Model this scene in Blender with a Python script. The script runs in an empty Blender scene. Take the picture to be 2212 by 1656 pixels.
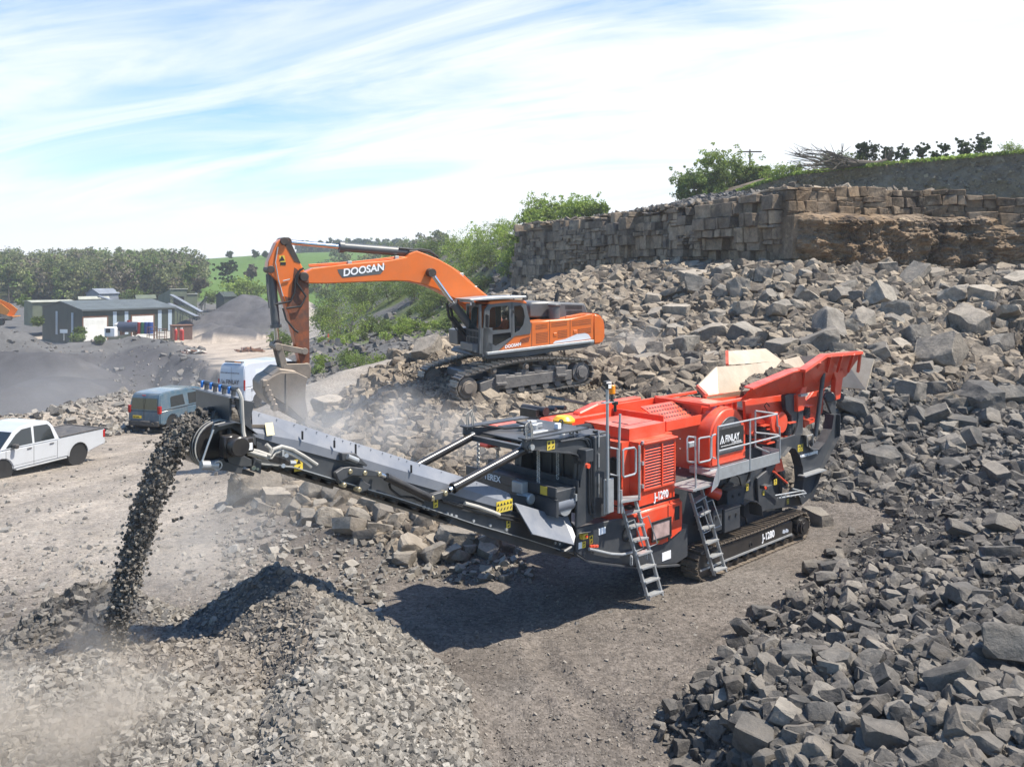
import bpy, bmesh, math, random
import numpy as np
from mathutils import Vector, Matrix
R = math.radians
random.seed(7); rng = np.random.default_rng(7)
scene = bpy.context.scene
col = scene.collection

# ---------------------------------------------------------------- camera, sky, sun, exposure
CAMZ = 6.5; F = 1900.0; CX = 1106.0; HV = 580.0        # metres; measurements of the photograph at 2212 px width
cam = bpy.data.objects.new('camera', bpy.data.cameras.new('camera'))
col.objects.link(cam); scene.camera = cam
cam.location = (0, 0, CAMZ); cam.rotation_euler = (R(90), 0, 0)
cam.data.sensor_width = 36; cam.data.lens = 36 * F / 2212
cam.data.shift_y = -(828 - HV) / 2212
cam.data.clip_start = .3; cam.data.clip_end = 5000
SUN = Vector((.55, -.06, 1.0)).normalized()             # towards the sun
el = math.asin(SUN.z); az = math.atan2(SUN.x, SUN.y)
w = bpy.data.worlds.new("World"); scene.world = w; w.use_nodes = True
nt = w.node_tree; N = nt.nodes; L = nt.links; N.clear()
def nd(t, **k):
    n = N.new(t)
    for a, b in k.items(): setattr(n, a, b)
    return n
out = nd('ShaderNodeOutputWorld'); bg = nd('ShaderNodeBackground'); bg2 = nd('ShaderNodeBackground')
sky = nd('ShaderNodeTexSky', sky_type='NISHITA', sun_disc=False, sun_elevation=el, sun_rotation=az)
sky.air_density = 1.0; sky.dust_density = .6; sky.ozone_density = 2.0
bg.inputs[1].default_value = .125
hs = nd('ShaderNodeHueSaturation'); hs.inputs['Saturation'].default_value = 1.35; L.new(sky.outputs[0], hs.inputs['Color']); L.new(hs.outputs[0], bg.inputs[0])
# cirrus: noise laid on a high flat layer (direction / height), so it streams towards the horizon
tc = nd('ShaderNodeTexCoord'); sep = nd('ShaderNodeSeparateXYZ'); L.new(tc.outputs['Generated'], sep.inputs[0])
def mth(op, a, b=None, c=None):
    n = nd('ShaderNodeMath', operation=op)
    for i, v in enumerate((a, b, c)):
        if v is None: continue
        if isinstance(v, (int, float)): n.inputs[i].default_value = v
        else: L.new(v, n.inputs[i])
    return n.outputs[0]
zz = mth('ADD', mth('MAXIMUM', sep.outputs[2], 0.0), .16)
px = mth('DIVIDE', sep.outputs[0], zz); py = mth('DIVIDE', sep.outputs[1], zz)
cmb = nd('ShaderNodeCombineXYZ'); L.new(px, cmb.inputs[0]); L.new(py, cmb.inputs[1])
mp0 = nd('ShaderNodeMapping'); mp0.inputs['Rotation'].default_value = (0, 0, R(24)); L.new(cmb.outputs[0], mp0.inputs[0])
mp = nd('ShaderNodeMapping'); mp.inputs['Scale'].default_value = (.42, 1.35, 1); mp.inputs['Location'].default_value = (2.1, .9, 0)
L.new(mp0.outputs[0], mp.inputs[0])
n1 = nd('ShaderNodeTexNoise'); n1.inputs['Scale'].default_value = 1.5; n1.inputs['Detail'].default_value = 9; n1.inputs['Roughness'].default_value = .62; n1.inputs['Distortion'].default_value = .9
L.new(mp.outputs[0], n1.inputs[0])
n2 = nd('ShaderNodeTexNoise'); n2.inputs['Scale'].default_value = .45; n2.inputs['Detail'].default_value = 3
L.new(mp.outputs[0], n2.inputs[0])
s = mth('ADD', mth('MULTIPLY', n1.outputs[0], .75), mth('MULTIPLY', n2.outputs[0], .55))
s = mth('ADD', s, mth('MULTIPLY', sep.outputs[0], .19))            # thicker towards the right, where the sun is
low = mth('SUBTRACT', .21, mth('MULTIPLY', sep.outputs[2], .55)); s = mth('ADD', s, low)
s = mth('SUBTRACT', s, mth('MULTIPLY', mth('MAXIMUM', mth('SUBTRACT', sep.outputs[2], .33), 0.0), 2.2))    # thin overhead
s = mth('SUBTRACT', s, mth('MULTIPLY', mth('MAXIMUM', mth('ADD', mth('MULTIPLY', sep.outputs[1], -1.0), .25), 0.0), 1.1))
mr = nd('ShaderNodeMapRange'); mr.interpolation_type = 'SMOOTHSTEP'
mr.inputs[1].default_value = .47; mr.inputs[2].default_value = .84; mr.inputs[3].default_value = .04; mr.inputs[4].default_value = .97
L.new(s, mr.inputs[0])
bg2.inputs[0].default_value = (.93, .96, 1.0, 1); bg2.inputs[1].default_value = .72
mix = nd('ShaderNodeMixShader'); L.new(mr.outputs[0], mix.inputs[0]); L.new(bg.outputs[0], mix.inputs[1]); L.new(bg2.outputs[0], mix.inputs[2])
L.new(mix.outputs[0], out.inputs[0])
sun = bpy.data.objects.new('sun', bpy.data.lights.new('sun', 'SUN')); col.objects.link(sun)
sun.data.energy = 5.0; sun.data.angle = R(.55); sun.data.color = (1, .935, .83)
sun.rotation_euler = SUN.to_track_quat('Z', 'Y').to_euler()
vs = scene.view_settings; vs.view_transform = 'Standard'; vs.look = 'None'; vs.exposure = 0.75; vs.gamma = 1
scene.cycles.max_bounces = 6; scene.cycles.diffuse_bounces = 2; scene.cycles.volume_bounces = 1
scene.cycles.transparent_max_bounces = 16

# ---------------------------------------------------------------- helpers
def P(px, v, Y): return ((px - CX) / F * Y, Y, CAMZ - (v - HV) / F * Y)
def X(px, Y): return (px - CX) / F * Y
def Zv(v, Y): return CAMZ - (v - HV) / F * Y

def tag(o, label=None, cat=None, group=None, kind=None):
    if label: o['label'] = label
    if cat: o['category'] = cat
    if group: o['group'] = group
    if kind: o['kind'] = kind
    return o
def empty(name, loc=(0, 0, 0), rz=0, parent=None):
    o = bpy.data.objects.new(name, None); col.objects.link(o)
    o.location = loc; o.rotation_euler = (0, 0, rz); o.empty_display_size = .3
    if parent: o.parent = parent
    return o

def node_mat(name):
    m = bpy.data.materials.new(name); m.use_nodes = True
    return m, m.node_tree.nodes, m.node_tree.links, m.node_tree.nodes['Principled BSDF']
def mat(name, c, rough=.6, metal=0, var=.12, dirt=.0, dirtc=(.30, .26, .21), bump=.0, bscale=20, coord='Object', scale=3.0, spec=.5, coat=0):
    """paint / metal / rubber with broad tone variation, blotchy dust and a little bump"""
    m, n, l, b = node_mat(name)
    t = n.new('ShaderNodeTexCoord'); no = n.new('ShaderNodeTexNoise'); no.inputs['Scale'].default_value = scale; no.inputs['Detail'].default_value = 6; no.inputs['Roughness'].default_value = .65
    l.new(t.outputs[coord], no.inputs[0])
    r = n.new('ShaderNodeMapRange'); r.inputs[1].default_value = .3; r.inputs[2].default_value = .7; r.inputs[3].default_value = 1 - var; r.inputs[4].default_value = 1 + var
    l.new(no.outputs[0], r.inputs[0])
    mx = n.new('ShaderNodeVectorMath'); mx.operation = 'SCALE'; mx.inputs[0].default_value = c[:3]; l.new(r.outputs[0], mx.inputs['Scale'])
    last = mx.outputs[0]
    if dirt > 0:
        nz = n.new('ShaderNodeTexNoise'); nz.inputs['Scale'].default_value = scale * 1.7; nz.inputs['Detail'].default_value = 8; nz.inputs['Roughness'].default_value = .7
        l.new(t.outputs[coord], nz.inputs[0])
        r2 = n.new('ShaderNodeMapRange'); r2.inputs[1].default_value = .38; r2.inputs[2].default_value = .72; r2.inputs[3].default_value = dirt * .25; r2.inputs[4].default_value = min(1, dirt * 1.5)
        l.new(nz.outputs[0], r2.inputs[0])
        g = n.new('ShaderNodeNewGeometry'); sp = n.new('ShaderNodeSeparateXYZ'); l.new(g.outputs['Normal'], sp.inputs[0])
        up = n.new('ShaderNodeMapRange'); up.inputs[1].default_value = -.2; up.inputs[2].default_value = 1; up.inputs[3].default_value = .6; up.inputs[4].default_value = 1.5   # dust settles on top faces
        l.new(sp.outputs[2], up.inputs[0])
        mu = n.new('ShaderNodeMath'); mu.operation = 'MULTIPLY'; mu.use_clamp = True; l.new(r2.outputs[0], mu.inputs[0]); l.new(up.outputs[0], mu.inputs[1])
        mm = n.new('ShaderNodeMix'); mm.data_type = 'RGBA'; l.new(mu.outputs[0], mm.inputs[0]); l.new(last, mm.inputs[6]); mm.inputs[7].default_value = (*dirtc, 1)
        last = mm.outputs[2]
    l.new(last, b.inputs['Base Color'])
    b.inputs['Roughness'].default_value = rough; b.inputs['Metallic'].default_value = metal; b.inputs['Specular IOR Level'].default_value = spec
    if coat: b.inputs['Coat Weight'].default_value = coat
    if bump > 0:
        n3 = n.new('ShaderNodeTexNoise'); n3.inputs['Scale'].default_value = bscale; n3.inputs['Detail'].default_value = 5; l.new(t.outputs[coord], n3.inputs[0])
        bp = n.new('ShaderNodeBump'); bp.inputs['Strength'].default_value = bump; bp.inputs['Distance'].default_value = .03; l.new(n3.outputs[0], bp.inputs['Height']); l.new(bp.outputs[0], b.inputs['Normal'])
    return m

def mesh_obj(name, verts, faces, m=None, parent=None, smooth=False):
    me = bpy.data.meshes.new(name); me.from_pydata([tuple(v) for v in verts], [], faces); me.update()
    if smooth: me.polygons.foreach_set('use_smooth', [True] * len(me.polygons))
    o = bpy.data.objects.new(name, me); col.objects.link(o)
    if m: me.materials.append(m)
    if parent: o.parent = parent
    return o
def np_mesh(name, V, Fc, m=None, parent=None, smooth=False, colr=None):
    """V (n,3) array, Fc (k,3|4) array of indices -> object; fast path"""
    me = bpy.data.meshes.new(name); V = np.asarray(V, np.float32); Fc = np.asarray(Fc, np.int32)
    k = Fc.shape[1]
    me.vertices.add(len(V)); me.vertices.foreach_set('co', V.ravel())
    me.loops.add(Fc.size); me.loops.foreach_set('vertex_index', Fc.ravel())
    me.polygons.add(len(Fc)); me.polygons.foreach_set('loop_start', np.arange(0, Fc.size, k, dtype=np.int32))
    me.update(calc_edges=True)
    me.polygons.foreach_set('use_smooth', np.full(len(Fc), smooth, dtype=bool))
    if colr is not None:
        a = me.color_attributes.new('Col', 'FLOAT_COLOR', 'POINT'); c = np.ones((len(V), 4), np.float32); c[:, :3] = colr; a.data.foreach_set('color', c.ravel())
    o = bpy.data.objects.new(name, me); col.objects.link(o)
    if m: me.materials.append(m)
    if parent: o.parent = parent
    return o

class MB:
    """collects primitives in one frame, built as ONE mesh object"""
    def __init__(s): s.v = []; s.f = []
    def add(s, vs, fs):
        o = len(s.v); s.v += [tuple(v) for v in vs]; s.f += [tuple(i + o for i in f) for f in fs]; return s
    def box(s, x0, x1, y0, y1, z0, z1):
        if x0 > x1: x0, x1 = x1, x0
        if y0 > y1: y0, y1 = y1, y0
        if z0 > z1: z0, z1 = z1, z0
        return s.add([(x0, y0, z0), (x1, y0, z0), (x1, y1, z0), (x0, y1, z0), (x0, y0, z1), (x1, y0, z1), (x1, y1, z1), (x0, y1, z1)],
                     [(0, 3, 2, 1), (4, 5, 6, 7), (0, 1, 5, 4), (1, 2, 6, 5), (2, 3, 7, 6), (3, 0, 4, 7)])
    def cbox(s, c, d): return s.box(c[0]-d[0]/2, c[0]+d[0]/2, c[1]-d[1]/2, c[1]+d[1]/2, c[2]-d[2]/2, c[2]+d[2]/2)
    def prism(s, pts, y0, y1, ax='y'):
        """polygon pts (x,z) extruded along y (or (x,y) along z, (y,z) along x)"""
        n = len(pts)
        def q(p, t): return {'y': (p[0], t, p[1]), 'z': (p[0], p[1], t), 'x': (t, p[0], p[1])}[ax]
        A = sum(pts[i][0]*pts[(i+1) % n][1] - pts[(i+1) % n][0]*pts[i][1] for i in range(n))
        if (A > 0) == (ax == 'y'): pts = pts[::-1]
        if y0 > y1: y0, y1 = y1, y0
        vs = [q(p, y0) for p in pts] + [q(p, y1) for p in pts]
        fs = [tuple(range(n))[::-1], tuple(range(n, 2*n))] + [(i, (i+1) % n, (i+1) % n + n, i + n) for i in range(n)]
        return s.add(vs, fs)
    def tube(s, pts, r, n=10, caps=True, r2=None):
        pts = [Vector(p) for p in pts]; rings = []
        for i, p in enumerate(pts):
            a = pts[max(0, i-1)]; b = pts[min(len(pts)-1, i+1)]; t = (b - a).normalized()
            if i == 0 or abs(t.dot(u)) > .95: u = t.orthogonal().normalized()
            else: u = (u - t * u.dot(t)).normalized()
            w_ = t.cross(u); rr = r if r2 is None else r + (r2 - r) * i / (len(pts)-1)
            rings.append([p + (u*math.cos(k*2*math.pi/n) + w_*math.sin(k*2*math.pi/n))*rr for k in range(n)])
        vs = [v for g in rings for v in g]; fs = []
        for i in range(len(rings)-1):
            for k in range(n): fs.append((i*n+k, i*n+(k+1) % n, (i+1)*n+(k+1) % n, (i+1)*n+k))
        if caps: fs += [tuple(range(n))[::-1], tuple(range((len(rings)-1)*n, len(rings)*n))]
        return s.add(vs, fs)
    def cyl(s, a, b, r, n=16, r2=None): return s.tube([a, b], r, n, True, r2)
    def ring(s, c, ax, ro, ri, h, n=24):
        """hollow disc around axis ax"""
        c = Vector(c); ax = Vector(ax).normalized(); u = ax.orthogonal().normalized(); w_ = ax.cross(u); vs = []
        for (rr, hh) in ((ro, -h/2), (ro, h/2), (ri, h/2), (ri, -h/2)):
            vs += [c + ax*hh + (u*math.cos(k*2*math.pi/n) + w_*math.sin(k*2*math.pi/n))*rr for k in range(n)]
        fs = [(j*n+k, j*n+(k+1) % n, ((j+1) % 4)*n+(k+1) % n, ((j+1) % 4)*n+k) for j in range(4) for k in range(n)]
        return s.add(vs, fs)
    def sheet(s, pts3, t, nrm=None):
        """thick plate from a planar 3-D polygon"""
        p = [Vector(q) for q in pts3]
        if nrm is None: nrm = (p[1]-p[0]).cross(p[2]-p[0])
        nrm = Vector(nrm).normalized()*t; n = len(p)
        vs = [q for q in p] + [q + nrm for q in p]
        return s.add(vs, [tuple(range(n))[::-1], tuple(range(n, 2*n))] + [(i, (i+1) % n, (i+1) % n+n, i+n) for i in range(n)])
    def build(s, name, m, parent=None, bevel=0, smooth=False, label=None, seg=1, skipz=None):
        me = bpy.data.meshes.new(name); me.from_pydata(s.v, [], s.f); me.update()
        bm = bmesh.new(); bm.from_mesh(me)
        bmesh.ops.recalc_face_normals(bm, faces=bm.faces)
        if bevel > 0:
            ed = [e for e in bm.edges if len(e.link_faces) == 2 and e.calc_face_angle(0) > .6 and not (skipz is not None and e.verts[0].co.z < skipz and e.verts[1].co.z < skipz)]
            bmesh.ops.bevel(bm, geom=ed, offset=bevel, segments=seg, affect='EDGES', clamp_overlap=True)
        bm.to_mesh(me); bm.free()
        if smooth:
            me.polygons.foreach_set('use_smooth', [True]*len(me.polygons)); me.set_sharp_from_angle(angle=R(40))
        me.materials.append(m)
        o = bpy.data.objects.new(name, me); col.objects.link(o)
        if parent: o.parent = parent
        if label: o['label'] = label
        return o

def text_obj(s, size, loc, rot, m, parent, name='lettering', depth=.004, bold=0, shear=0, sx=1, align='LEFT'):
    c = bpy.data.curves.new(name, 'FONT'); c.body = s; c.size = size; c.extrude = depth; c.offset = bold; c.shear = shear; c.align_x = align
    t = bpy.data.objects.new(name, c); col.objects.link(t)
    dg = bpy.context.evaluated_depsgraph_get(); me = bpy.data.meshes.new_from_object(t.evaluated_get(dg))
    bpy.data.objects.remove(t); me.materials.clear(); me.materials.append(m)
    o = bpy.data.objects.new(name, me); col.objects.link(o); o.location = loc; o.rotation_euler = rot; o.scale = (sx, 1, 1); o.parent = parent
    return o

def copy_tree(o, parent=None):
    c = o.copy(); col.objects.link(c); c.parent = parent
    for ch in list(o.children): copy_tree(ch, c)
    return c

# lattice value noise in numpy
def _h(ix, iy, seed):
    h = (ix.astype(np.int64) * 374761393 + iy.astype(np.int64) * 668265263 + seed * 974711) & 0xffffffff
    h = ((h ^ (h >> 13)) * 1274126177) & 0xffffffff
    return ((h ^ (h >> 16)) & 0xffff) / 65535.0
def vnoise(x, y, seed=0):
    x = np.asarray(x, float); y = np.asarray(y, float)
    ix = np.floor(x); iy = np.floor(y); fx = x-ix; fy = y-iy; fx = fx*fx*(3-2*fx); fy = fy*fy*(3-2*fy)
    a = _h(ix, iy, seed); b = _h(ix+1, iy, seed); c = _h(ix, iy+1, seed); d = _h(ix+1, iy+1, seed)
    return (a+(b-a)*fx)*(1-fy) + (c+(d-c)*fx)*fy
def fbm(x, y, o=4, seed=0, rough=.5):
    s = 0; a = 1; t = 0
    for i in range(o): s = s + a*(vnoise(x*2**i, y*2**i, seed+i*17)-.5); t += a; a *= rough
    return s/t*2
def sstep(a, b, x):
    t = np.clip((x-a)/(b-a), 0, 1); return t*t*(3-2*t)

# ---------------------------------------------------------------- terrain heights
CP = []
def cv(px, Y, v): CP.append((px, Y, Zv(v, Y)))
def cz(pxs, Y, z):
    for p in (pxs if isinstance(pxs, (list, tuple)) else [pxs]): CP.append((p, Y, z))
cz([-1500, -400, 500, 1106, 1700, 2600, 3600], 4.5, 0)
cz([-1200, -300, 300, 800, 1300, 1800, 2300, 3200], 9, 0)
cz([-1200, -300, 300, 800, 1200, 1600, 2000], 13, 0); cz([2500, 3300], 13, .3)
cz([-1200, -300, 200, 600, 1000, 1400, 1750], 18, 0); cz(2200, 18, .35); cz([2700, 3400], 18, .8)
cz([-1200, -300, 100, 450], 23, 0); cz([1350, 1600, 1750], 23, 0); cz(2000, 22.5, .3); cz(2250, 22.5, .8); cz([2800, 3400], 23, 1.6)
# middle heap under and before the excavator
cz(500, 26, .0); cz(600, 25.2, .25); cz(700, 24, .25); cz(800, 21.6, .1); cz(900, 21.2, .35); cz(1000, 21, .45); cz(1120, 22, .3); cz(1150, 19.5, 0)
cz(560, 29, .1); cz(700, 30, .6); cz(850, 28, 1.1); cz(1000, 27, 1.45); cz(1150, 27, 1.5); cz(1300, 26.5, 1.2); cz(1450, 26, .5)
cz(640, 33, .0); cz(700, 36, .7); cz(760, 36, 1.5); cz(860, 36, 2.4); cz(905, 37, 2.9); cz(980, 29.6, 1.72); cz(1130, 30.5, 1.8); cz(1285, 32.8, 2.0); cz(900, 30.5, 1.6)
cz(915, 33, 2.3); cz(1150, 36.5, 2.7); cz(1320, 36, 2.7); cz(960, 40, 2.9); cz(1080, 42, 2.9); cz(640, 40, -1.0)
# back heap rising to the face
cz(1450, 30, 2.2); cz(1600, 29, 2.0); cz(1750, 28.5, 1.5); cz(1850, 26, .35); cz(2000, 26, .9); cz(2210, 26, 1.5); cz([2700, 3400], 28, 3.2)
cv(1860, 31, 800); cv(2000, 30.5, 840); cv(2200, 29.5, 850); cv(2200, 36, 760); cv(2000, 37, 730)
cv(1400, 36, 775); cv(1600, 35, 760); cv(1750, 34, 740); cv(1300, 42, 720)
cv(1300, 50, 655); cv(1180, 50, 662); cv(1150, 70, 632); cv(1060, 60, 655)
cv(1400, 46, 680); cv(1420, 56, 590); cv(1600, 43, 660); cv(1600, 49, 582); cv(1800, 41, 675); cv(1900, 45, 618); cv(1750, 46, 596)
cv(2000, 39, 700); cv(2050, 45, 622); cv(2200, 38, 670); cv(2212, 44, 600); cz([2700, 3500], 45, 6.2); cz([1700, 2200, 2800, 3500], 70, 6); cz([1300, 1500], 80, 7)
# left: ground falling away from the machine
for p in (-1500, -700, -200, 0, 150, 300): cz(p, 31.5, -.5)
for p in (-1500, -700, -100, 100, 300, 480, 600): cz(p, 41, -1.2)
for p in (-1500, -700, -100, 200, 480, 600): cz(p, 53, -1.9)
cz(690, 50, -1.9); cz(780, 52, -1.8); cz(900, 52, -1.0); cz(1000, 52, .6)
for p in (-1500, -500, 0, 300, 450, 600): cz(p, 85, -3.5)
for p in (-1500, -500, 0, 300, 500, 620): cz(p, 120, -4.9)
for p in (-1500, -500, 0, 300, 500, 640): cz(p, 180, -7)
cv(690, 85, 790); cv(800, 80, 800); cv(940, 75, 790); cv(680, 92, 745); cv(850, 88, 741); cv(1000, 80, 736)
cv(640, 130, 742); cv(690, 180, 712); cv(690, 260, 672); cv(690, 330, 650)
cv(760, 120, 712); cv(800, 150, 655); cv(850, 115, 705); cv(1000, 100, 700); cv(1080, 90, 665)
cv(850, 160, 610); cv(900, 150, 600); cv(960, 150, 545); cv(1000, 105, 650); cv(1000, 120, 600); cv(1060, 120, 545); cv(1100, 100, 600); cv(1130, 90, 600)
cv(720, 230, 655); cv(780, 230, 600); cv(860, 230, 565); cv(940, 190, 535); cv(1060, 170, 530); cz([1200, 1500, 2000, 2700, 3500], 110, 12); cz([1200, 1500, 2000, 2700, 3500], 200, 14)
# far slopes: wood on the left, green field, wooded hill
for p in (-1500, -600, 0, 250, 420): cv(p, 250, 640); cv(p, 330, 600)
for p in (-1500, -600, 0, 250, 400): cv(p, 480, 566)
cv(500, 250, 650); cv(560, 300, 625); cv(620, 300, 630); cv(480, 360, 590); cv(560, 400, 562); cv(450, 430, 562); cv(650, 420, 552); cv(720, 400, 560); cv(800, 400, 562); cv(900, 330, 560)
for p in (-1500, -600, 0, 300, 500, 700): cv(p, 700, 566)
cv(620, 650, 555); cv(760, 650, 545); cv(900, 650, 550); cv(1060, 650, 560); cv(520, 600, 556)
for p in (1200, 1700, 2300, 3500): cv(p, 400, 540); cv(p, 700, 560)
for p in (-1500, 0, 700, 1500, 2500, 3500): cv(p, 1200, 572)
CP = np.array(CP)
def _q(u, Y): return np.stack([u*5.0, np.log(Y)*2.4], -1)
_pc = _q((CP[:, 0]-CX)/F, CP[:, 1]); _K = np.sqrt(((_pc[:, None]-_pc[None])**2).sum(-1) + .03**2); _K[np.diag_indices(len(CP))] -= .02
_A = np.block([[_K, np.ones((len(CP), 1))], [np.ones((1, len(CP))), np.zeros((1, 1))]])
_W = np.linalg.solve(_A, np.append(CP[:, 2], 0))
def rbf(x, y):
    u = np.clip(x/np.maximum(y, 1), -1.3, 1.3); q = _q(u, np.clip(y, 4, 1300)); sh = u.shape; q = q.reshape(-1, 2); r = np.empty(len(q))
    for i in range(0, len(q), 50000):
        d = np.sqrt(((q[i:i+50000, None]-_pc[None])**2).sum(-1) + .03**2); r[i:i+50000] = d @ _W[:-1] + _W[-1]
    return r.reshape(sh)
def segd(x, y, a, b):
    ax, ay = a[0], a[1]; bx, by = b[0], b[1]; dx, dy = bx-ax, by-ay; t = np.clip(((x-ax)*dx+(y-ay)*dy)/(dx*dx+dy*dy+1e-9), 0, 1)
    return np.hypot(x-ax-t*dx, y-ay-t*dy), t
def tent(x, y, pts, sl, rnd=.25):
    best = np.full(np.shape(x), -1e9)
    for a, b in zip(pts[:-1], pts[1:]):
        d, t = segd(x, y, a, b); best = np.maximum(best, a[2]+t*(b[2]-a[2]) - sl*(np.sqrt(d*d+rnd*rnd)-rnd))
    return best
def inside(x, y, poly):
    c = np.zeros(np.shape(x), bool); n = len(poly)
    for i in range(n):
        x1, y1 = poly[i]; x2, y2 = poly[(i+1) % n]
        k = ((y1 > y) != (y2 > y)) & (x < (x2-x1)*(y-y1)/(y2-y1+1e-12)+x1); c ^= k
    return c
def sdist(x, y, poly):
    d = np.full(np.shape(x), 1e9)
    for i in range(len(poly)): d = np.minimum(d, segd(x, y, poly[i], poly[(i+1) % len(poly)])[0])
    return np.where(inside(x, y, poly), d, -d)
def g0(px, v): Y = CAMZ*F/(v-HV); return (X(px, Y), Y)
RH = [g0(1500, 1656), g0(1430, 1560), g0(1560, 1450), g0(1620, 1370), g0(1700, 1290), g0(1800, 1205), g0(1830, 1150), (9.5, 22.3), (16, 22.5), (30, 20), (30, 3), (2.2, 3), (2.0, 9)]
PIT = [(X(p, Y), Y) for p, Y in ((-900, 46), (0, 43), (137, 46), (205, 51), (274, 56), (459, 69), (478, 80), (445, 100), (380, 118), (300, 128), (150, 122), (0, 118), (-900, 120))]
CL = [(X(p, Y), Y) for p, Y in ((1145, 85), (1300, 72), (1450, 61), (1570, 55), (1690, 50), (2000, 53), (2212, 52), (2600, 50), (3600, 50))]
ROAD = [(X(p, Y), Y) for p, Y in ((470, 60), (560, 66), (640, 68), (640, 95), (640, 135), (600, 170), (300, 178), (-200, 170), (-200, 158), (140, 150), (250, 143), (400, 136), (455, 104), (487, 80))]
def cliffd(x, y):
    """signed distance behind the face line"""
    d = np.full(np.shape(x), 1e9)
    for a, b in zip(CL[:-1], CL[1:]): d = np.minimum(d, segd(x, y, a, b)[0])
    back = inside(x, y, CL + [(200, 300), (2, 300)]); return np.where(back, d, -d)
def H(x, y, fine=True):
    x = np.asarray(x, float); y = np.asarray(y, float)
    z = rbf(x, y)
    z = z + fbm(x/3., y/3., 4, 3)*.10*sstep(12, 30, y) + fbm(x/14., y/14., 3, 9)*.35*sstep(40, 90, y)
    # undulation of the rubble heaps
    hb = sstep(.7, 2.5, z)*sstep(19, 24, y)*(y < 90); z = z + hb*(fbm(x/4., y/4., 4, 21)*.55 + fbm(x/1.6, y/1.6, 2, 5)*.18)
    # crushed stone heap below the belt
    r1 = [P(-500, 1420, 13.6), P(-120, 1420, 13.6), P(0, 1385, 13.6), P(170, 1278, 13.4), P(250, 1272, 13.5), P(330, 1312, 13.8), P(430, 1322, 13.9), P(520, 1262, 13.7), P(590, 1222, 13.3), P(671, 1285, 12.6), P(692, 1385, 11.4), P(684, 1462, 10.4), P(660, 1545, 9.6), P(640, 1656, 8.8)]
    hp = tent(x, y, r1, .74, .12)
    w_ = fbm(x*1.1, y*1.1, 4, 31)*.12
    bowl = 1.02 + .0*x; inn = inside(x, y, [(a, b) for a, b, c in r1] + [(-1.2, 6), (-14, 6)])
    near = tent(x, y, [P(-300, 1560, 10.2), P(60, 1450, 11.), P(240, 1400, 11.2), P(330, 1440, 11.0), P(420, 1560, 9.8), P(420, 1656, 9.0)], .35, .5)
    hp = np.where(inn, np.maximum(hp, near), hp)
    z = np.maximum(z, hp + w_)
    d = sdist(x, y, RH); k = np.clip(d, 0, 99)
    rh = np.minimum(.62*k, .75*(1-np.exp(-k/1.1)) + .15*k + .03*np.maximum(x-3, 0)) + np.where(d > .3, 1, 0)*fbm(x/1.7, y/1.7, 4, 41)*.28
    rh = np.minimum(rh, 2.1+.02*x)*(sstep(-.5, .3, d)) ; z = np.where(d > -.5, np.maximum(z, rh), z)
    # pale gravel ridge
    z = np.maximum(z, tent(x, y, [P(930, 756, 50), P(860, 772, 49), P(760, 797, 46), P(700, 822, 44), P(660, 848, 43)], .55, .8) + fbm(x/2, y/2, 3, 77)*.12)
    # pit with its steep sides and the dark heaps inside
    dp = sdist(x, y, PIT); wall = np.clip(dp + fbm(x/5., y/5., 3, 51)*2.0, 0, 99)
    z = np.where(dp > 0, z - np.minimum(wall*1.15, 8.5) + (wall > .5)*fbm(x/2.2, y/2.2, 3, 52)*.5, z)
    berm = tent(x, y, [P(-300, 915, 41), P(0, 905, 41.5), P(137, 888, 44), P(205, 862, 49), P(274, 851, 54), P(459, 832, 66)], .42, .5) + fbm(x/1.5, y/1.5, 4, 61)*.25
    z = np.maximum(z, np.where(y < 80, berm, -99))
    dark = np.maximum(tent(x, y, [P(-500, 870, 66), P(0, 853, 68), P(60, 830, 71), P(113, 812, 75), P(200, 822, 80), P(330, 840, 84)], .5, 3), tent(x, y, [P(-400, 745, 108), P(0, 752, 108), P(120, 765, 106)], .6, 2))
    z = np.maximum(z, np.where(dp > 0, dark + fbm(x/6, y/6, 3, 71)*.5, -99))
    # heaps along the pit rim and in front of the shed, stockpiles beyond
    for pts, sl in (([P(120, 742, 128), P(200, 736, 131), P(280, 727, 134), P(330, 730, 132), P(380, 745, 124)], .35),
                    ([P(-60, 702, 124), P(0, 704, 124), P(35, 716, 124), P(60, 738, 122)], .55),
                    ([P(405, 700, 185), P(425, 680, 188), P(470, 670, 190), P(530, 672, 190)], .6),
                    ([P(430, 700, 178), P(455, 697, 178)], .6), ([P(470, 672, 200), P(525, 636, 205), P(550, 638, 205), P(590, 660, 200)], .62),
                    ([P(540, 690, 185), P(580, 655, 190), P(640, 640, 200)], .6),
                    ([P(462, 712, 165), P(490, 702, 167), P(530, 707, 167)], .5)):
        z = np.maximum(z, tent(x, y, pts, sl, .8) + fbm(x/3, y/3, 3, 81)*.3)
    # ground behind the quarry face
    c = cliffd(x, y); z = np.where(c > 1.2, np.maximum(z, 10.3 + .35*fbm(x/4, y/4, 3, 91)), z)
    # wheel-rutted haul surface before the machine
    for rr_, cx_, cy_ in ((5.1, 5.6, 15.5), (6.9, 5.6, 15.5), (9.5, 6., 17.), (11.0, 6., 17.)):      # ruts left by turning tracks
        q = np.hypot(x-cx_, y-cy_)-rr_; z = z - .055*np.exp(-(q/.22)**2)*(y < 15.5)*(x < 5)*(z < .2) + .03*np.exp(-((np.abs(q)-.36)/.13)**2)*(y < 15.5)*(x < 5)*(z < .2)
    z = z + (np.sin(x*.9 + y*1.4)*.03 + fbm(x*.7, y*.7, 3, 101)*.09)*sstep(24, 16, y) + fbm(x*4, y*4, 2, 111)*.035*sstep(40, 20, y)
    return z
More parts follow.
